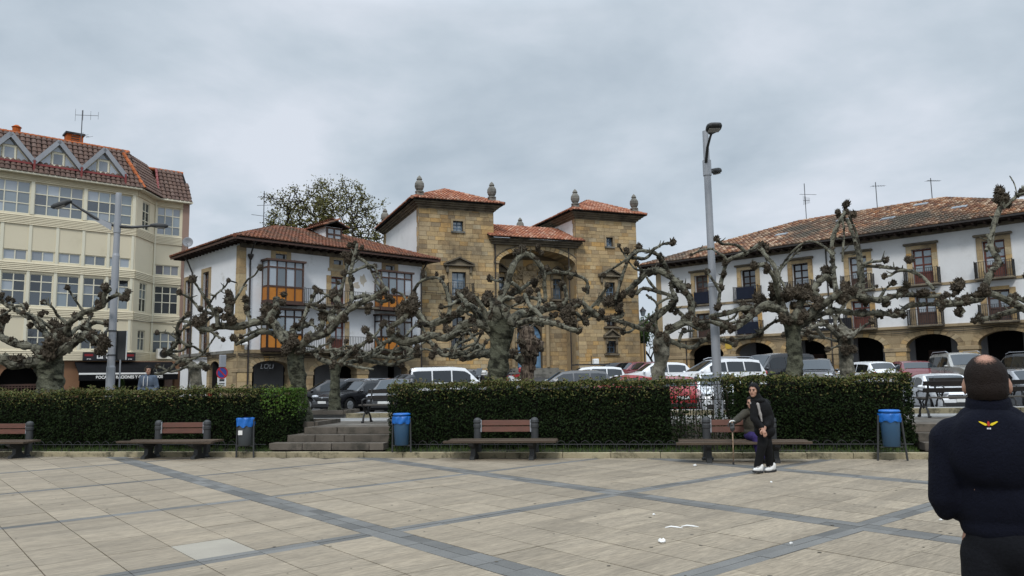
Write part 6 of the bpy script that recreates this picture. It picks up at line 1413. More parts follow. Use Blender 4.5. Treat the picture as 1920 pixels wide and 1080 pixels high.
# litter on the paving
m_pap = mat('paper', (.72, .71, .69), .8, (.6, .6, .58), 5)
def scrap(label, x, y, sz, seed):
    R = random.Random(seed); p = onz(x, y); bm = bmesh.new(); bmesh.ops.create_icosphere(bm, subdivisions=2, radius=1)
    for v in bm.verts: v.co = V((v.co.x*sz*R.uniform(.6, 1.2), v.co.y*sz*R.uniform(.5, 1), max(0, v.co.z*sz*.75*R.uniform(.5, 1.3)+sz*.4)))
    o = MB().bm(bm).build('paper_scrap', m_pap); o.location = p; tag(o, label, 'litter', 'scraps of litter on the paving')
scrap('crumpled white paper tissue on the paving, the biggest scrap', 1241, 1018, .045, 1)
for x, y, lab in ((1262, 990, 'thin torn white strip left of a longer one behind the crumpled tissue'), (1292, 988, 'longer torn white strip behind the crumpled tissue')):
    p = onz(x, y); mb = MB(); mb.tube([(-.09, 0, .006), (-.02, .02, .012), (.05, -.005, .008), (.1, -.03, .004)], [.006, .012, .012, .004], 5); o = mb.build('paper_strip', m_pap); o.location = p; tag(o, lab, 'litter', 'scraps of litter on the paving')
scrap('white scrap lying left of the walking cane', 1303, 874, .035, 4); scrap('tiny white scrap in front of the white sneakers', 1446, 905, .02, 6); scrap('small white scrap beside the sleeve of the man in navy', 1764, 976, .022, 7); scrap('small white scrap on the dark band crossing the paving', 1483, 1020, .02, 8); scrap('tiny white scrap well behind the crumpled tissue', 1226, 966, .018, 9)
# ================================================================== VEHICLES
R6 = random.Random(66)
m_tyre = mat('tyre_rubber', (.012, .012, .012), .85, (.018, .018, .018), 8); m_rim = mat('alloy_rim', (.42, .43, .44), .35, (.36, .37, .38), 4, metal=.6)
m_cglass = glassmat('car_glass', (.010, .012, .013), .07, .02, .6); m_cdark = mat('car_trim', (.012, .012, .013), .55, (.016, .016, .017), 4)
m_hl = mat('headlamp', (.55, .57, .6), .15, (.4, .42, .45), 9, spec=.8); m_tl = mat('tail_lamp', (.30, .01, .012), .25, (.22, .01, .01), 6); m_plate = mat('number_plate', (.68, .68, .66), .5, (.62, .62, .6), 3); m_chr = mat('chrome', (.6, .61, .62), .2, (.5, .5, .5), 3, metal=.9)
def paint(name, c, metal=0.): return mat('car_paint_'+name, c, .28, tuple(x*.93 for x in c), .8, metal=metal, coat=.6, grain=.0)
PNT = {'black': paint('black', (.011, .011, .013)), 'silver': paint('silver', (.36, .37, .385), .4), 'white': paint('white', (.68, .69, .70)), 'grey': paint('grey', (.085, .088, .092), .2), 'dred': paint('dark_red', (.13, .012, .018)), 'red': paint('red', (.30, .014, .018)), 'beige': paint('beige', (.27, .26, .235), .35), 'dgrey': paint('dark_grey', (.045, .047, .05), .2), 'lgrey': paint('light_grey', (.26, .265, .275), .35)}
# roof height profile along the length (rear 0 -> front 1), belt height, all as fractions of the height; cabin limits for glass
KIND = {
 'hatch': ([(0, .42), (.015, .60), (.05, .70), (.13, .94), (.22, .985), (.42, 1), (.55, .965), (.71, .665), (.74, .64), (.88, .575), (.97, .49), (1, .36)], .60, (.05, .13), (.55, .71), (.12, .60)),
 'wagon': ([(0, .42), (.012, .60), (.03, .70), (.09, .95), (.18, .985), (.42, 1), (.54, .965), (.69, .665), (.72, .64), (.88, .575), (.97, .48), (1, .34)], .60, (.03, .09), (.54, .69), (.08, .60)),
 'suv': ([(0, .40), (.012, .56), (.03, .66), (.09, .95), (.18, .99), (.45, 1), (.56, .96), (.69, .65), (.72, .635), (.90, .60), (.97, .54), (1, .36)], .60, (.03, .09), (.56, .69), (.08, .60)),
 'mpv': ([(0, .40), (.012, .56), (.03, .64), (.08, .94), (.18, .985), (.42, 1), (.57, .955), (.78, .62), (.81, .60), (.90, .545), (.97, .46), (1, .32)], .58, (.03, .08), (.57, .78), (.07, .66)),
 'van': ([(0, .40), (.01, .50), (.02, .62), (.045, .96), (.1, .99), (.5, 1), (.64, .965), (.79, .60), (.82, .57), (.92, .50), (.98, .42), (1, .28)], .56, (.02, .045), (.64, .79), (.05, .70)),
 'sedan': ([(0, .44), (.015, .58), (.05, .67), (.16, .69), (.30, .955), (.40, .99), (.5, 1), (.58, .965), (.73, .67), (.76, .645), (.89, .58), (.97, .49), (1, .36)], .605, (.16, .30), (.58, .73), (.27, .64)),
 'coupe': ([(0, .44), (.015, .60), (.06, .70), (.2, .90), (.34, .985), (.44, 1), (.54, .96), (.72, .66), (.75, .64), (.89, .575), (.97, .49), (1, .34)], .61, (.06, .2), (.54, .72), (.16, .60))}
def car(label, px, Y, yaw, kind, col, L=4.2, W=1.76, H=1.48, cat='car', py=None, extra=(), wheelr=.31, group='cars parked in the square', rails=False, dark_glass=False, ground=None, name='parked_car'):
    prof, bf, rg, wg, cab = KIND[kind]; x0 = at(px, 700, Y).x; g = gz(x0, Y) if ground is None else ground
    root = thing(name, label, cat, (x0, Y, g), yaw, group); pm = PNT[col]
    def lin(u):
        for (a, za), (b, zb) in zip(prof[:-1], prof[1:]):
            if u <= b: return (za+(zb-za)*(u-a)/(b-a))*H
        return prof[-1][1]*H
    wx = (.185, .80); R = wheelr+.055
    us = sorted(set([p[0] for p in prof]+[i/26 for i in range(27)]+[w+d/L for w in wx for d in (-R, -R*.86, -R*.5, 0, R*.5, R*.86, R)]+[.003, .997]))
    us = [u for i, u in enumerate(us) if i == 0 or u-us[i-1] > .0015]
    def hw(u): e = abs(2*u-1); return W/2*(1-.13*e**5-.06*max(0, e-.94)/.06)
    def sect(u):
        top = lin(u); belt = min(bf*H, top-.015); w = hw(u); zb = .2+.06*max(0, abs(2*u-1)-.85)/.15
        for q in wx:
            d = abs(u-q)*L
            if d < R: zb = max(zb, wheelr+sqrt(max(0, R*R-d*d)))
        zb = min(zb, belt-.08); k = max(0, (top-belt)/(H-bf*H)); we = w*(.975-.2*k)
        return [(w*.93, zb), (w*.995, max(zb+.02, .34*H)), (w, max(zb+.04, .46*H)), (w*.975, belt), (we+.0*w, belt+(top-belt)*.82), (we*.93, belt+(top-belt)*.96), (we*.5, top), (0, top+.008)]
    mb = MB(); m = 8; full = 2*m-1
    for u in us:
        s = sect(u); x = (u-.5)*L
        mb.v += [(x, y, z) for y, z in s]+[(x, -y, z) for y, z in reversed(s[:-1])]; 
    for i in range(len(us)-1):
        for k in range(full-1): mb.f.append((i*full+k, (i+1)*full+k, (i+1)*full+k+1, i*full+k+1)); mb.mi.append(0)
    mb.f += [tuple(range(full)), tuple(range((len(us)-1)*full, len(us)*full))]; mb.mi += [0, 0]
    body = mb.build('body', pm, root, smooth=True)
    me = body.data
    try: me.set_sharp_from_angle(angle=radians(38))
    except Exception: pass
    MB().box(-L*.46, L*.46, -W*.4, W*.4, .17, .5*H).build('underbody', m_cdark, root)
    gm = m_cglass
    # side windows
    n_w = 3 if kind in ('wagon', 'suv', 'mpv', 'van') else 2
    ca, cb = cab; cuts = [ca+(cb-ca)*i/n_w for i in range(n_w+1)]
    for sgn in (-1, 1):
        for i in range(n_w):
            a, b = cuts[i]+.007, cuts[i+1]-.007; P = []; N = 7
            lo, hi = [], []
            for j in range(N):
                u = a+(b-a)*j/(N-1); s = sect(u); (y1, z1), (y2, z2) = s[3], s[4]
                if z2-z1 < .07: continue
                for f, l in ((.08, lo), (.93, hi)): l.append(((u-.5)*L, sgn*(y1+(y2-y1)*f+.012), z1+(z2-z1)*f))
            if len(lo) > 1: MB().add(lo+hi, [(j, j+1, len(lo)+j+1, len(lo)+j) for j in range(len(lo)-1)]).build('side_window', gm, root, smooth=True)
    for nm, (a, b) in (('rear_window', rg), ('windscreen', wg)):
        mb = MB(); N = 6; Mw = 8
        a2, b2 = (a+(b-a)*.12, b-(b-a)*.08) if nm == 'rear_window' else (a+(b-a)*.06, b-(b-a)*.06)
        for j in range(N):
            u = a2+(b2-a2)*j/(N-1); s = sect(u); t = lin(u); we = s[5][0]
            dx = (lin(u+.004)-lin(u-.004))/(.008*L); nn = V((-dx, 0, 1)).normalized()
            for k in range(Mw):
                y = we*.9*(-1+2*k/(Mw-1)); zz = t-.03*abs(y/we)**3*1.2; p = V(((u-.5)*L, y, zz))+nn*.022; mb.v.append(tuple(p))
        for j in range(N-1):
            for k in range(Mw-1): mb.f.append((j*Mw+k, j*Mw+k+1, (j+1)*Mw+k+1, (j+1)*Mw+k)); mb.mi.append(0)
        mb.build(nm, gm, root, smooth=True)
    # wheels
    for q in wx:
        for sgn in (-1, 1):
            wv = MB().lathe([(wheelr*.62, -.09), (wheelr*.95, -.1), (wheelr, -.07), (wheelr, .07), (wheelr*.95, .1), (wheelr*.62, .09)], (0, 0, 0), 20, 'Y').build('wheel', m_tyre, root); wv.location = ((q-.5)*L, sgn*(W/2-.11), wheelr)
            mb = MB(); y = sgn*.085
            mb.lathe([(wheelr*.58, -.012), (wheelr*.64, 0), (wheelr*.58, .012)], (0, y, 0), 20, 'Y')
            for k in range(5): t = 2*pi*k/5; mb.bar((0, y, 0), (wheelr*.6*cos(t), y, wheelr*.6*sin(t)), .045, .02)
            mb.build('rim', m_rim, wv)
    xf, xr = L/2, -L/2; hz_ = .5*H if kind != 'van' else .44*H
    for sgn in (-1, 1):
        MB().ball((xf-.13, sgn*hw(.96)*.76, hz_), 1, 2, (.13, .2, .075)).build('headlight', m_hl, root, smooth=True)
        MB().ball((xr+.06, sgn*hw(.03)*.84, .56*H), 1, 2, (.07, .12, .12 if kind not in ('van', 'suv') else .2)).build('tail_light', m_tl, root, smooth=True)
        mi = MB().ball((L*(wg[1]-.5)-.12, sgn*(W/2+.08), bf*H+.07), 1, 2, (.07, .1, .065)).build('wing_mirror', pm if col not in ('lgrey',) else m_cdark, root, smooth=True)
        for i in range(2): u = .40+.19*i; MB().bbox((u-.5)*L-.07, (u-.5)*L+.07, *sorted((sgn*(hw(u)*.995), sgn*(hw(u)+.025))), bf*H-.13, bf*H-.1, .005).build('door_handle', pm, root)
        u = .56; MB().box((u-.5)*L-.005, (u-.5)*L+.005, *sorted((sgn*hw(u)*.99, sgn*(hw(u)+.004))), .27, bf*H-.01).build('door_gap', m_cdark, root)
    fx = lambda u, o: (u-.5)*L+o
    MB().bbox(xf-.06, xf+.025, -W*.27, W*.27, .37*H, .465*H, .015).build('grille', m_cdark, root)
    MB().bbox(xf-.06, xf+.02, -W*.36, W*.36, .17*H, .27*H, .015).build('lower_grille', m_cdark, root)
    MB().ball((xf+.02, 0, .45*H), .05, 1, (.4, 1, 1)).build('badge', m_chr, root)
    MB().bbox(xf+.0, xf+.035, -.26, .26, .28*H, .28*H+.11, .004).build('number_plate', m_plate, root); MB().bbox(xr-.03, xr+.0, -.26, .26, .4*H, .4*H+.11, .004).build('number_plate', m_plate, root)
    MB().bbox(xr-.02, xr+.1, -W*.42, W*.42, .2*H, .3*H, .02).build('rear_bumper', m_cdark, root)
    for sgn in (-1, 1): MB().bar((L*(wg[1]-.5)-.05, sgn*.3-.15, lin(wg[1])+.03), (L*(wg[1]-.5)-.32, sgn*.3+.2, lin(wg[1]-.06)+.035), .02, .015).build('wiper', m_cdark, root)
    if rails:
        for sgn in (-1, 1): MB().tube([(L*(.14-.5), sgn*W*.37, H-.04), (L*(.18-.5), sgn*W*.37, H+.05), (L*(.5-.5), sgn*W*.37, H+.06), (L*(.56-.5), sgn*W*.37, H-.02)], .02, 6).build('roof_rail', m_galv, root)
    return root
D = radians
car('black hatchback at the far left of the car row, partly behind a plane trunk', 622, 38.0, D(200), 'mpv', 'black', 4.1, 1.75, 1.56)
car('silver car whose pale roof shows above the black wagon', 664, 42.5, D(200), 'hatch', 'silver', 4.2, 1.75, 1.47)
vw = car('black wagon with roof rails facing left behind the slim plane tree', 672, 36.6, D(236), 'wagon', 'black', 4.5, 1.78, 1.44, rails=True)
car('dark car with its front grille showing at the edge of the centre hedge', 742, 34.5, D(265), 'hatch', 'dgrey', 4.2, 1.78, 1.5)
car('dark grey car behind the white van with its windscreen facing left', 768, 37.5, D(212), 'mpv', 'dgrey', 4.3, 1.78, 1.66)
car('white small van with dark side windows behind the centre hedge', 846, 38.0, D(12), 'van', 'white', 4.4, 1.8, 1.84, cat='van', name='parked_van')
j = car('black canvas topped off-road car behind the white van', 820, 47.0, D(100), 'van', 'black', 4.0, 1.7, 1.80, rails=False)
car('dark car glimpsed between the canvas topped car and the scooters', 862, 47.5, D(185), 'hatch', 'dgrey', 4.1, 1.74, 1.45)
car('dark grey wagon facing left in the middle of the car row', 1058, 37.0, D(184), 'wagon', 'grey', 4.6, 1.8, 1.53, rails=False)
tx = car('white taxi with roof rack and small roof sign behind the dark grey wagon', 1098, 43.0, D(186), 'mpv', 'white', 4.5, 1.8, 1.50, cat='taxi')
mb = MB()
for s in (-.5, .5): mb.bar((-1.3, s, 1.6), (.7, s, 1.6), .04, .06)
for k in range(5): x = -1.2+k*.45; mb.bar((x, -.52, 1.62), (x, .52, 1.62), .03, .03)
mb.build('roof_rack', m_cdark, tx); MB().bbox(-.75, -.45, -.22, .22, 1.62, 1.92, .03).build('roof_sign', m_plate, tx); MB().box(-.3, -.26, .3, .34, 1.6, 2.1).build('rack_post', m_cdark, tx)
car('black car behind the white taxi under the right palace tower', 1142, 50.0, D(190), 'hatch', 'black', 4.1, 1.72, 1.42)
car('dark red hatchback with its windscreen facing left by the palace tower', 1180, 47.0, D(212), 'hatch', 'dred', 4.1, 1.74, 1.46)
car('red low car nose with pale bonnet between the grey wagon and the white hatch', 1166, 34.0, D(196), 'coupe', 'red', 4.1, 1.74, 1.36)
car('white small car seen side on behind the pale trunked plane tree', 1226, 41.0, D(184), 'hatch', 'white', 4.1, 1.74, 1.45)
car('bright red hatchback close behind the thin part of the hedge', 1246, 30.6, D(98), 'hatch', 'red', 4.0, 1.75, 1.46)
car('dark red car half hidden by the pale plane trunk', 1208, 46.0, D(200), 'hatch', 'dred', 4.1, 1.72, 1.44)
car('white people carrier side on, behind the other white car near the tall lamp', 1342, 36.0, D(192), 'mpv', 'white', 4.5, 1.82, 1.62, rails=True)
car('white car facing the camera behind the iron railing and tall lamp post', 1344, 29.6, D(262), 'suv', 'white', 4.4, 1.82, 1.58)
car('black van with large sloping windscreen behind the right hedge', 1448, 38.5, D(205), 'van', 'black', 4.8, 1.9, 1.92, cat='van', name='parked_van')
car('black car with pale windscreen between two plane trunks', 1530, 37.5, D(246), 'suv', 'black', 4.3, 1.8, 1.62)
car('white hatchback seen from behind beside the low twisted plane tree', 1620, 40.0, D(98), 'hatch', 'white', 4.0, 1.72, 1.47)
car('dark red hatchback seen from behind under the arcade', 1702, 39.0, D(78), 'hatch', 'dred', 4.1, 1.76, 1.46)
car('beige off-road car facing the camera left of the standing man\'s head', 1806, 35.6, D(262), 'suv', 'beige', 4.6, 1.86, 1.76, rails=True)
car('white low coupe facing the camera behind the iron benches', 1764, 28.8, D(258), 'coupe', 'white', 4.4, 1.82, 1.38)
car('light grey hatchback facing the camera at the right edge', 1925, 28.4, D(268), 'wagon', 'lgrey', 4.4, 1.8, 1.5)
car('dark grey off-road car behind the light grey hatchback', 1922, 37.0, D(92), 'suv', 'dgrey', 4.5, 1.85, 1.7, rails=True)
car('dark car far back in the gap between palace and arcaded house', 1210, 60.0, D(95), 'hatch', 'grey', 4.0, 1.72, 1.45)
def moto(label, px, Y, yaw, col, box, mbx):
    x = at(px, 700, Y).x; r = thing('parked_motorbike', label, 'motorbike', (x, Y, gz(x, Y)), yaw, 'motorbikes parked before the palace')
    for q in (-.65, .68):
        w = MB().lathe([(.2, -.05), (.3, -.055), (.31, 0), (.3, .055), (.2, .05)], (0, 0, 0), 18, 'Y').build('wheel', m_tyre, r); w.location = (q, 0, .31); mb = MB(); mb.lathe([(.19, -.01), (.19, .01)], (0, 0, 0), 14, 'Y'); mb.build('rim', m_rim, w)
    mb = MB(); mb.prism([(-.7, .75), (-.3, .62), (.1, .45), (.35, .55), (.55, .95), (.35, 1.0), (.2, .82), (-.2, .82), (-.75, .9)], -.14, .14); mb.build('body', col, r)
    MB().bbox(-.65, .1, -.14, .14, .82, .92, .03).build('seat', m_cdark, r); MB().tube([(.68, 0, .31), (.5, 0, .8), (.42, 0, 1.1)], .035, 6).build('fork', m_rim, r); MB().tube([(.35, -.36, 1.1), (.44, 0, 1.08), (.35, .36, 1.1)], .02, 6).build('handlebar', m_cdark, r)
    MB().obox((.56, 0, 1.2), (.02, 0, .0), (0, .17, 0), (-.12, 0, .2)).build('screen', m_cglass, r); MB().ball((.55, 0, .93), .1, 2).build('headlight', m_hl, r)
    for s in (-1, 1): MB().ball((.36, s*.42, 1.25), .06, 1).build('mirror', m_cdark, r)
    MB().bbox(-.1, .35, -.16, .16, .25, .5, .04).build('engine', m_cdark, r)
    if box: MB().bbox(-1.0, -.6, -.22, .22, .95, 1.27, .06).build('top_box', mbx, r)
moto('black motorbike with a white topped luggage box beside the big plane trunk', 886, 47.0, D(150), m_cdark, 1, m_white); moto('black motorbike with a tall screen right beside the big plane trunk', 905, 46.0, D(250), m_cdark, 0, m_white)
moto('red motorbike between the big plane trunk and the hollow tree', 955, 47.0, D(170), PNT['red'], 1, PNT['red']); moto('white scooter at the foot of the hollow plane tree', 973, 42.5, D(190), PNT['white'], 0, m_white)
# ================================================================== PEOPLE
R7 = random.Random(9)
m_skin = mat('skin', (.40, .22, .15), .55, (.34, .18, .12), 6, .15, 60, grain=.05, dirt=(.42, .17, .12), dscale=9, dlo=.55, dhi=.8)
m_navy = mat('navy_fleece', (.0045, .0055, .0125), .95, (.003, .0038, .009), 3, .5, 90, grain=.25, gscale=220, spec=.15)
m_trou = mat('charcoal_trousers', (.008, .0085, .011), .95, (.0055, .006, .008), 4, .4, 60, grain=.2, spec=.15)
m_blk = mat('black_coat', (.0075, .0075, .008), .9, (.005, .005, .0055), 4, .4, 50, spec=.2)
m_olive = mat('olive_jacket', (.055, .05, .038), .85, (.038, .035, .027), 6, .5, 24)
m_purp = mat('purple_trousers', (.04, .027, .11), .85, (.028, .02, .08), 5, .4, 30)
m_hood = mat('grey_blue_hoodie', (.10, .125, .165), .92, (.075, .095, .13), 4, .4, 30)
m_lgk = mat('light_grey_knit', (.36, .33, .31), .95, (.28, .26, .245), 8, .5, 40)
m_snk = mat('white_sneaker', (.68, .67, .64), .6, (.55, .54, .52), 8)
m_sole = mat('dark_sole', (.03, .03, .032), .8, (.04, .04, .04), 5)
m_hairb = mat('black_hair', (.007, .006, .0055), .75, (.012, .010, .009), 9, .6, 60, spec=.12)
m_eye = mat('eye_dark', (.02, .014, .011), .5, (.025, .018, .014), 9, spec=.2); m_lip = mat('lips', (.28, .09, .075), .5, (.24, .08, .07), 9)
m_shoe = mat('black_shoe', (.012, .012, .012), .5, (.018, .017, .017), 8)
def cap(a, b, r0, r1, sc=(1, 1, 1)): return ('c', V(a), V(b), r0, r1)
def ell(c, r, rot=(0, 0, 0)): return ('e', V(c), r, rot)
def blob(name, prims, m, parent, voxel=.014, smooth=6, wrinkle=0., ws=9., loc=None, cut=None):
    """one continuous skin over overlapping limbs: voxel remesh of their union, then smoothed"""
    bm = bmesh.new()
    for p in prims:
        if p[0] == 'e':
            M = Matrix.Translation(p[1]) @ Euler(p[3]).to_matrix().to_4x4() @ Matrix.Diagonal((*p[2], 1)); bmesh.ops.create_icosphere(bm, subdivisions=3, radius=1, matrix=M)
        else:
            _, a, b, r0, r1 = p; d = b-a; L = d.length; q = d.to_track_quat('Z', 'Y').to_matrix().to_4x4()
            bmesh.ops.create_cone(bm, cap_ends=True, segments=20, radius1=r0, radius2=r1, depth=L, matrix=Matrix.Translation((a+b)/2) @ q)
            for c, r in ((a, r0), (b, r1)): bmesh.ops.create_icosphere(bm, subdivisions=3, radius=r, matrix=Matrix.Translation(c))
    me = bpy.data.meshes.new('tmp'); bm.to_mesh(me); bm.free(); o = bpy.data.objects.new('tmp', me); C.objects.link(o)
    md = o.modifiers.new('r', 'REMESH'); md.mode = 'VOXEL'; md.voxel_size = voxel
    sm = o.modifiers.new('s', 'SMOOTH'); sm.factor = .5; sm.iterations = smooth
    out = bpy.data.meshes.new_from_object(o.evaluated_get(bpy.context.evaluated_depsgraph_get())); bpy.data.objects.remove(o)
    if wrinkle:
        out.update(); N = [v.normal.copy() for v in out.vertices]
        for v, n in zip(out.vertices, N):
            c = v.co; k = noise.noise(V((c.x*ws, c.y*ws, c.z*ws*.55)))+.5*noise.noise(V((c.x*ws*2.2, c.y*ws*2.2, c.z*ws*1.4))); v.co = c+n*k*wrinkle
    if cut:
        b2 = bmesh.new(); b2.from_mesh(out); bmesh.ops.delete(b2, geom=[v for v in b2.verts if cut(v.co)], context='VERTS'); b2.to_mesh(out); b2.free()
    out.materials.clear(); out.materials.append(m); out.polygons.foreach_set('use_smooth', [True]*len(out.polygons))
    out.name = name; return link(name, out, parent)
def hand(c, d, up, s=1.0, curl=.5):
    """palm, thumb and four unequal bent fingers as capsules pointing along d"""
    d, up, c = V(d).normalized(), V(up).normalized(), V(c); sd = d.cross(up).normalized(); P = [cap(c, c+d*.07*s, .026*s, .03*s), cap(c+sd*.02*s+d*.02*s, c+sd*.024*s+d*.08*s, .014*s, .014*s), cap(c-sd*.02*s+d*.02*s, c-sd*.024*s+d*.08*s, .014*s, .014*s)]
    for k, L in enumerate((.068, .078, .073, .058)):
        b = c+d*.085*s+sd*(.03-.02*k)*s; m1 = b+(d-up*curl*.5)*L*.5*s; P += [cap(b, m1, .0095*s, .009*s), cap(m1, m1+(d*.5-up*curl)*L*.5*s, .009*s, .0075*s)]
    t = c+sd*.03*s+d*.02*s; P += [cap(t, t+(sd+d*.6)*.035*s, .012*s, .011*s), cap(t+(sd+d*.6)*.035*s, t+(sd*.7+d*1.4-up*.3)*.045*s, .011*s, .009*s)]
    return P
def head_prims(c, r=1.0, f=(0, -1, 0)):
    c = V(c); f = V(f).normalized(); s = f.cross(V((0, 0, 1))).normalized(); rz = atan2(f.y, f.x)+pi/2
    E = lambda o, rr: ell(c+s*o[0]*r+f*o[1]*r+V((0, 0, o[2]*r)), tuple(x*r for x in rr), (0, 0, rz))
    P = [E((0, -.01, .02), (.078, .098, .098)), E((0, .025, -.045), (.06, .066, .072)), E((0, .06, -.09), (.034, .03, .026)), E((0, .093, -.012), (.012, .016, .03)), E((0, .102, -.03), (.016, .014, .012)), E((.05, .055, -.02), (.024, .02, .02)), E((-.05, .055, -.02), (.024, .02, .02)), E((0, .08, .03), (.05, .012, .010))]
    for q in (-1, 1): P.append(E((q*.08, -.012, -.012), (.010, .02, .034)))
    return P
def face(parent, c, r, f):
    c = V(c); f = V(f).normalized(); s = f.cross(V((0, 0, 1))).normalized(); at_ = lambda x, y, z: c+s*x*r+f*y*r+V((0, 0, z*r))
    for q in (-1, 1):
        MB().ball(at_(q*.031, .082, .006), .0105*r, 2).build('eye', m_eye, parent, smooth=True)
        MB().tube([at_(q*.014, .094, .026), at_(q*.032, .092, .031), at_(q*.05, .078, .025)], [.004*r, .0055*r, .003*r], 5).build('eyebrow', m_hairb, parent)
    MB().tube([at_(-.024, .083, -.062), at_(0, .094, -.060), at_(.024, .083, -.062)], [.003*r, .0075*r, .003*r], 6).build('mouth', m_lip, parent)
# ---------------------------------------------------------------- man in the foreground, from behind
YM = 3.2; p = at(1866, 900, YM)
mn = thing('person', 'balding man from behind in a navy fleece with a winged emblem', 'person', (p.x, YM, -.016), radians(-29))
HZ = 1.655
body = [cap((.03+sx*.09, 0, .93), (.03+sx*.1, .02, .5), .085, .06) for sx in (-1, 1)]+[cap((.03+sx*.1, .02, .5), (.03+sx*.1, -.01, .09), .056, .04) for sx in (-1, 1)]+[ell((.02, .02, 1.0), (.16, .11, .14)), ell((0, .01, 1.28), (.165, .105, .22)), cap((-.125, 0, 1.41), (.125, 0, 1.41), .055, .055), cap((0, -.005, 1.42), (0, .008, 1.60), .066, .060)]
body += [cap((sx*.16, 0, 1.39), (sx*.185, .0, 1.16), .04, .032) for sx in (-1, 1)]+[cap((sx*.185, .0, 1.16), (sx*.11, .17, 1.08), .032, .028) for sx in (-1, 1)]
body += head_prims((0, .012, HZ), 1.02, (0, 1, 0))
bo = blob('body', body, m_skin, mn, .009, 5)
for sx in (-1, 1): blob('hand', hand((sx*.08, .18, 1.08), (-sx*.8, .4, -.1), (0, .3, 1)), m_skin, mn, .006, 2)
# short cropped hair, thin at the crown: colour follows a noisy hairline on the scalp
mh = bpy.data.materials.new('cropped_hair'); mh.use_nodes = True; nt = mh.node_tree; b = nt.nodes['Principled BSDF']; b.inputs['Roughness'].default_value = .75; b.inputs['Specular IOR Level'].default_value = .12
tcn = nd(nt, 'ShaderNodeTexCoord')
def sphere_mask(c, r0, r1):
    s = nd(nt, 'ShaderNodeVectorMath', operation='SUBTRACT'); lk(nt, tcn.outputs['Object'], s.inputs[0]); s.inputs[1].default_value = c
    l = nd(nt, 'ShaderNodeVectorMath', operation='LENGTH'); lk(nt, s.outputs[0], l.inputs[0]); r = nd(nt, 'ShaderNodeMapRange', i_From_Min=r0, i_From_Max=r1); lk(nt, l.outputs['Value'], r.inputs[0]); return r.outputs[0]
nz = nd(nt, 'ShaderNodeTexNoise', i_Scale=170., i_Detail=4.); lk(nt, tcn.outputs['Object'], nz.inputs['Vector'])
k1 = sphere_mask((0, -.045, HZ+.108), .012, .062)
mm = nd(nt, 'ShaderNodeMath', operation='MULTIPLY_ADD'); lk(nt, nz.outputs[0], mm.inputs[0]); mm.inputs[1].default_value = .9; mm.inputs[2].default_value = -.45
aa = nd(nt, 'ShaderNodeMath', operation='ADD', use_clamp=True); lk(nt, k1, aa.inputs[0]); lk(nt, mm.outputs[0], aa.inputs[1])
r2 = nd(nt, 'ShaderNodeMapRange', i_From_Min=.1, i_From_Max=.6, i_To_Min=.1, i_To_Max=.985); lk(nt, aa.outputs[0], r2.inputs[0])
cm = nd(nt, 'ShaderNodeMixRGB'); cm.inputs[1].default_value = (.42, .23, .165, 1); cm.inputs[2].default_value = (.009, .007, .006, 1); lk(nt, r2.outputs[0], cm.inputs[0]); lk(nt, cm.outputs[0], b.inputs['Base Color'])
bnn = nd(nt, 'ShaderNodeBump', i_Strength=.9, i_Distance=.006); lk(nt, nz.outputs[0], bnn.inputs['Height']); lk(nt, bnn.outputs[0], b.inputs['Normal'])
hp_ = [ell((0, .002, HZ+.022), (.0825, .1035, .1035)), ell((0, -.022, HZ-.02), (.0785, .082, .08))]
blob('hair', hp_, mh, mn, .006, 14, .0015, 60, cut=lambda c: c.z < HZ-.066+.006*noise.noise(c*60) or c.y > .07+.5*(c.z-HZ-.05) or (abs(c.x) > .07 and c.z < HZ-.01 and c.y > -.012))
jk = [ell((.0, .005, 1.33), (.195, .13, .2)), ell((.01, .03, 1.14), (.182, .14, .17)), ell((.02, .02, 1.04), (.165, .125, .085)), cap((-.135, -.005, 1.41), (.135, -.005, 1.41), .075, .075), cap((-.06, -.01, 1.475), (.06, -.01, 1.475), .066, .066), cap((-.13, -.005, 1.42), (0, -.01, 1.5), .07, .06), cap((.13, -.005, 1.42), (0, -.01, 1.5), .07, .06), ell((0, -.06, 1.36), (.17, .09, .17))]
for sx in (-1, 1): jk += [cap((sx*.162, -.005, 1.39), (sx*.190, -.015, 1.15), .072, .062), cap((sx*.190, -.015, 1.15), (sx*.11, .17, 1.07), .063, .05), ell((sx*.188, -.0, 1.17), (.06, .075, .12))]
jk = blob('jacket', jk, m_navy, mn, .010, 6, .011, 7.5)
cl_ = MB(); n = 30
for (rr, z) in ((.088, 1.50), (.084, 1.545), (.080, 1.567), (.074, 1.572), (.070, 1.55)): 
    for k in range(n): a = 2*pi*k/n; cl_.v.append((rr*cos(a), rr*1.02*sin(a)-.002, z+.006*sin(a)))
for i in range(4):
    for k in range(n): cl_.f.append((i*n+k, i*n+(k+1) % n, (i+1)*n+(k+1) % n, (i+1)*n+k)); cl_.mi.append(0)
cl_.build('collar', m_navy, mn, smooth=True).location.z = .03
tr_ = [ell((.035, .015, 1.0), (.175, .125, .13))]+[cap((.035+sx*.085, .01, .95), (.035+sx*.1, .02, .5), .105, .082) for sx in (-1, 1)]+[cap((.035+sx*.1, .02, .5), (.035+sx*.1, -.01, .1), .08, .07) for sx in (-1, 1)]
blob('trousers', tr_, m_trou, mn, .012, 5, .006, 9)
for sx in (-1, 1): blob('shoe', [ell((.035+sx*.1, .06, .05), (.05, .14, .045)), ell((.035+sx*.1, .0, .07), (.045, .07, .06))], m_shoe, mn, .012, 3)
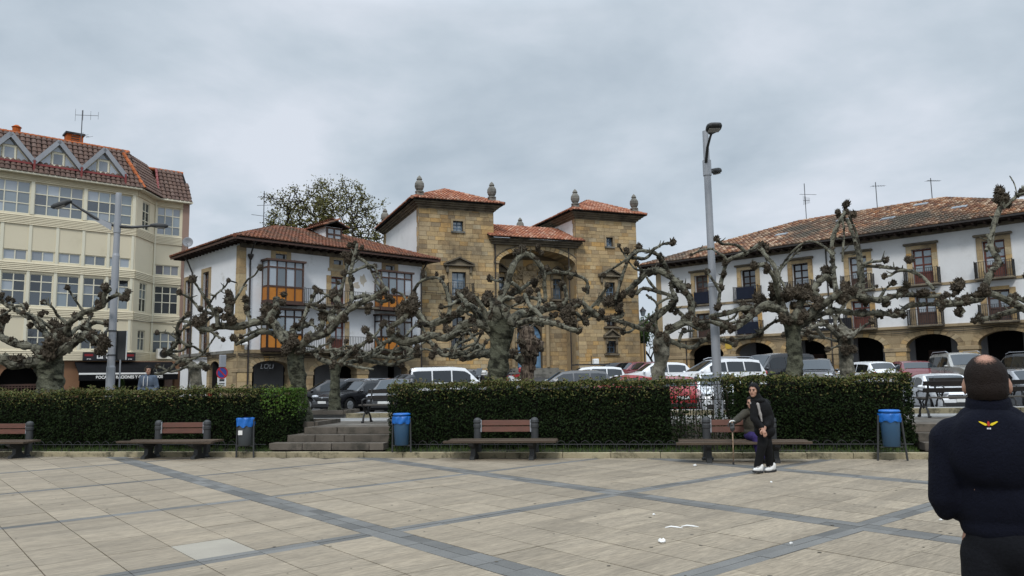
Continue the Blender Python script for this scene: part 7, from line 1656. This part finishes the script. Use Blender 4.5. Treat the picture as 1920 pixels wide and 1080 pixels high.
# embroidered emblem on the back
m_yel = mat('yellow_thread', (.62, .46, .02), .8, (.55, .4, .02), 60); m_rth = mat('red_thread', (.36, .03, .02), .8, (.3, .03, .02), 60); m_wth = mat('white_thread', (.6, .6, .6), .8, (.5, .5, .5), 60)
bpy.context.view_layer.update()
def on_back(x, z):
    ok, loc, nn, _ = jk.ray_cast(V((x, -1, z)), V((0, 1, 0))); return loc-V((0, .0025, 0)) if ok else V((x, -.16, z))
def patch(poly, m, name):
    c = V((sum(a for a, b in poly)/len(poly), 0, sum(b for a, b in poly)/len(poly))); pts = [on_back(a, b) for a, b in poly]; pts.append(on_back(c.x, c.z)); n = len(poly)
    mb = MB(); mb.add(pts+[q-V((0, .0018, 0)) for q in pts], [(i, (i+1) % n, n) for i in range(n)]+[(i+n+1, (i+1) % n+n+1, 2*n+1) for i in range(n)]+[(i, (i+1) % n, (i+1) % n+n+1, i+n+1) for i in range(n)]); mb.build(name, m, jk)
EZ, EX = 1.468, -.012
for sx in (-1, 1):
    W_ = [(.004, -.004), (.012, -.006), (.022, .0), (.034, .009), (.03, .011), (.019, .007), (.009, .003)]; patch([(EX+sx*x, EZ+z) for x, z in W_], m_yel, 'emblem_wing')
patch([(EX-.003, EZ-.008), (EX+.003, EZ-.008), (EX+.005, EZ+.002), (EX+.002, EZ+.011), (EX-.002, EZ+.011), (EX-.005, EZ+.002)], m_rth, 'emblem_centre')
for k in (-1, 0, 1): patch([(EX+k*.005-.0018, EZ-.020), (EX+k*.005+.0018, EZ-.020), (EX+k*.005+.0018, EZ-.014), (EX+k*.005-.0018, EZ-.014)], m_wth, 'emblem_print')
jk.location.z = .03
# ---------------------------------------------------------------- woman stepping past the bench
g0 = onz(1433, 886); wo = thing('person', 'person in black coat, headscarf and white sneakers walking past the right bench', 'person', g0, 0)
f = V((-.62, -.78, -.02)); hc = V((-.12, -.05, 1.405))
Bw = [cap((.03, .02, .80), (-.03, -.05, .45), .085, .06), cap((-.03, -.05, .45), (-.115, -.03, .1), .055, .04), cap((.07, .05, .80), (.1, .05, .45), .085, .06), cap((.1, .05, .45), (.135, .1, .1), .055, .04), ell((.05, .03, .86), (.14, .12, .14)), ell((0, 0, 1.05), (.15, .11, .2)), cap((-.03, -.02, 1.15), (-.10, -.04, 1.33), .055, .05)]+head_prims(hc, .98, f)
for a, b, c in (((.1, .06, 1.16), (.16, .02, .93), (.0, -.16, .78)), ((-.12, -.07, 1.15), (-.15, -.12, .93), (-.06, -.22, .76))): Bw += [cap(a, b, .045, .04), cap(b, c, .038, .03)]
blob('body', Bw, m_skin, wo, .01, 4); face(wo, hc, .98, f)
blob('hand', hand((0.0, -.16, .78), (-.55, -.4, -.7), (-.3, -.8, .5)), m_skin, wo, .006, 2); blob('hand', hand((-.06, -.22, .76), (.3, -.3, -.9), (.2, -.9, .2)), m_skin, wo, .006, 2)
ct = [ell((.0, .0, 1.07), (.185, .145, .2)), ell((.045, .025, .86), (.185, .15, .2)), ell((.06, .03, .70), (.185, .15, .13)), cap((-.13, -.06, 1.17), (.11, .05, 1.18), .075, .08)]
for a, b, c in (((.11, .06, 1.15), (.175, .02, .93), (.03, -.14, .81)), ((-.13, -.07, 1.14), (-.165, -.12, .93), (-.07, -.2, .80))): ct += [cap(a, b, .075, .065), cap(b, c, .062, .05)]
ct = blob('coat', ct, m_blk, wo, .012, 4, .008, 10)
blob('trousers', [cap((.03, .02, .74), (-.03, -.05, .45), .095, .078), cap((-.03, -.05, .45), (-.115, -.03, .12), .076, .066), cap((.07, .05, .74), (.1, .05, .45), .095, .08), cap((.1, .05, .45), (.135, .1, .12), .076, .066)], m_blk, wo, .012, 4, .006, 10)
hd_ = blob('headscarf', [ell(hc-f*.018+V((0, 0, .02)), (.098, .108, .118), (0, 0, atan2(f.y, f.x)+pi/2)), cap((-.06, -.02, 1.24), (-.10, -.03, 1.33), .1, .085), ell((-.055, -.03, 1.235), (.13, .11, .06))], m_blk, wo, .009, 3, .004, 20, cut=lambda c: ((c-hc).dot(f) > .045 and abs((c-hc).z+.012) < .078 and ((c-hc)-f*(c-hc).dot(f)).length < .074))
blob('knit_front', [cap((-.09, -.115, 1.17), (-.05, -.125, .98), .034, .028), cap((-.05, -.125, .98), (-.035, -.13, .88), .026, .015)], m_lgk, wo, .01, 3, .003, 30)
for q in ((-.165, -.07, 1.185), (.09, .0, 1.215)): blob('hood_lining', [ell(q, (.045, .035, .022))], m_lgk, wo, .01, 3, .006, 25)
def sneaker(parent, c, az, pitch=0., m=m_snk):
    M = Matrix.Translation(c) @ Matrix.Rotation(az, 4, 'Z') @ Matrix.Rotation(pitch, 4, 'X')
    s = blob('shoe', [ell((0, -.07, .045), (.044, .095, .038)), ell((0, .03, .06), (.04, .07, .05)), cap((0, .05, .07), (0, .055, .11), .042, .042)], m, parent, .009, 3, .002, 40); s.matrix_basis = M
    so = MB(); n = 24
    for z, k in ((.0, 1.0), (.028, 1.03)):
        for i in range(n): a = 2*pi*i/n; so.v.append((.046*k*cos(a), -.03+.145*k*sin(a), z))
    so.f = [(i, (i+1) % n, (i+1) % n+n, i+n) for i in range(n)]+[tuple(range(n)), tuple(range(n, 2*n))]; so.mi = [0]*len(so.f); so.build('sole', m_sole, s)
    if m is m_snk:
        for k in range(3): MB().tube([(-.025, -.06+.03*k, .088+.012*k), (.025, -.06+.03*k, .088+.012*k)], .005, 5).build('lace', m_lgk, s)
sneaker(wo, (-.12, -.10, .012), radians(-52), radians(-6)); sneaker(wo, (.15, .06, .004), radians(-60), radians(2))
# ---------------------------------------------------------------- seated person with a cane
g0 = onz(1413, 869); g0 = V((g0.x+.17, g0.y+.02, 0)); st = thing('person', 'person in olive jacket and purple trousers seated on the right bench with a cane', 'person', g0, 0)
hc = V((-.085, .22, 1.13)); f = V((-.45, -.89, -.05)); hip = V((-.02, .40, .49))
Bs = [ell(hip, (.16, .13, .12)), ell((-.04, .35, .78), (.135, .095, .18)), cap((-.06, .27, .93), (-.08, .24, 1.06), .058, .052)]+head_prims(hc, .96, f)
L_ = [((-.10, .36, .49), (-.10, -.02, .49), (-.055, -.06, .1)), ((.08, .36, .49), (.07, -.02, .49), (.03, .03, .1))]
for a, b, c in L_: Bs += [cap(a, b, .075, .058), cap(b, c, .055, .04)]
A_ = [((-.2, .28, .93), (-.40, .12, .82), (-.57, -.08, .77)), ((.13, .28, .93), (.17, .16, .68), (.04, -.02, .58))]
for a, b, c in A_: Bs += [cap(a, b, .04, .034), cap(b, c, .033, .027)]
blob('body', Bs, m_skin, st, .011, 4); face(st, hc, .96, f)
blob('jacket', [ell((-.03, .35, .74), (.19, .155, .22)), ell((-.02, .37, .57), (.185, .17, .12)), cap((-.19, .28, .94), (.12, .28, .94), .075, .075), cap((-.06, .26, .98), (-.07, .25, 1.03), .075, .07)]+[cap(a, b, .072, .066) for a, b, c in A_]+[cap(b, c, .064, .05) for a, b, c in A_], m_olive, st, .012, 3, .010, 14)
blob('trousers', [ell(hip, (.175, .15, .12))]+[cap(a, b, .098, .082) for a, b, c in L_]+[cap(b, V(c)+V((0, 0, .03)), .08, .068) for a, b, c in L_], m_purp, st, .012, 3, .008, 12)
blob('hair', [ell(hc-f*.02+V((0, 0, .035)), (.09, .105, .1), (0, 0, atan2(f.y, f.x)+pi/2))], m_hairb, st, .009, 3, .005, 30, cut=lambda c: (c-hc).dot(f) > .05 and (c-hc).z < .075)
blob('glove', hand((-.555, -.07, .785), (-.2, -.6, -.5), (-.3, -.3, .9), 1.15, 1.1), m_shoe, st, .007, 2); blob('hand', hand((.04, -.02, .58), (-.4, -.6, -.6), (0, -.7, .7), 1.0), m_skin, st, .006, 2)
for (a, b, c), az in zip(L_, (-20, 10)): sneaker(st, (c.x if False else c[0], c[1]-.01, .0), radians(az), 0, m_shoe)
cb_ = onz(1375, 871); tp = V((g0.x-.57, g0.y-.125, .80)); cn = thing('walking_cane', 'speckled walking cane held upright in front of the right bench', 'cane', (cb_.x, g0.y-.15, 0), 0)
d = tp-V((cb_.x, g0.y-.15, 0)); MB().tube([(0, 0, .02), d*.5+V((.004, 0, 0)), d], [.011, .013, .014], 8).build('shaft', mat('cane_wood', (.16, .085, .045), .5, (.32, .24, .16), 28), cn, smooth=True)
MB().tube([d+V((-.06, -.03, -.015)), d+V((-.03, -.015, .008)), d+V((.03, .01, .01)), d+V((.06, .03, -.0))], [.012, .015, .015, .012], 8).build('handle', m_snk, cn, smooth=True); MB().lathe([(.017, 0), (.018, .04), (.013, .05)], (0, 0, 0), 10).build('ferrule', m_sole, cn)
# ---------------------------------------------------------------- young person in a hooded jacket on the promenade
YH = 22.3; p = at(277, 735, YH); hd = thing('person', 'dark haired person in a grey blue hooded jacket standing behind the left hedge', 'person', (p.x, YH, PZ), 0)
zt = at(280, 687, YH).z-PZ; k = zt/1.62; hx = at(280, 697, YH).x-p.x; hc = V((hx, -.03, zt-.125)); f = V((.05, -1, 0))
Bh = [cap((s*.09, 0, .85*k), (s*.09, 0, .46*k), .08, .058) for s in (-1, 1)]+[cap((s*.09, 0, .46*k), (s*.09, 0, .08), .055, .04) for s in (-1, 1)]+[ell((0, 0, .9*k), (.15, .11, .14)), ell((0, 0, 1.15*k), (.165, .11, .2)), cap((0, 0, 1.28*k), hc-V((0, -.02, .07)), .056, .05)]+head_prims(hc, .98, f)
AR = [((s*.18, 0, 1.29*k), (s*.25, .03, 1.02*k), (s*.2, -.12, .82*k)) for s in (-1, 1)]
for a, b, c in AR: Bh += [cap(a, b, .045, .04), cap(b, c, .038, .03)]
blob('body', Bh, m_skin, hd, .011, 4); face(hd, hc, .98, f)
blob('hooded_jacket', [ell((0, 0, 1.16*k), (.205, .15, .22)), ell((0, 0, .92*k), (.2, .155, .16)), cap((-.17, 0, 1.29*k), (.17, 0, 1.29*k), .075, .075), ell((0, .05, 1.36*k), (.13, .1, .07))]+[cap(a, b, .075, .068) for a, b, c in AR]+[cap(b, c, .064, .052) for a, b, c in AR], m_hood, hd, .013, 4, .008, 11)
blob('hair', [ell(hc+V((0, .02, .03)), (.098, .11, .105)), ell(hc+V((.03, .05, -.1)), (.1, .06, .13))], m_hairb, hd, .01, 3, .006, 25, cut=lambda c: (c-hc).y < -.045 and (c-hc).z < .07)
blob('trousers', [ell((0, 0, .86*k), (.165, .13, .12))]+[cap((s*.09, 0, .85*k), (s*.09, 0, .1), .095, .07) for s in (-1, 1)], m_trou, hd, .014, 3, .005, 10)
for s in (-1, 1): blob('hand', hand((s*.2, -.12, .82*k), (0, -.3, -.9), (s, 0, .2)), m_skin, hd, .007, 2); sneaker(hd, (s*.09, -.03, 0), 0, 0, m_snk); MB().tube([(s*.05, -.145, 1.33*k), (s*.06, -.165, 1.2*k), (s*.055, -.17, 1.05*k)], .009, 5).build('drawstring', m_snk, hd)
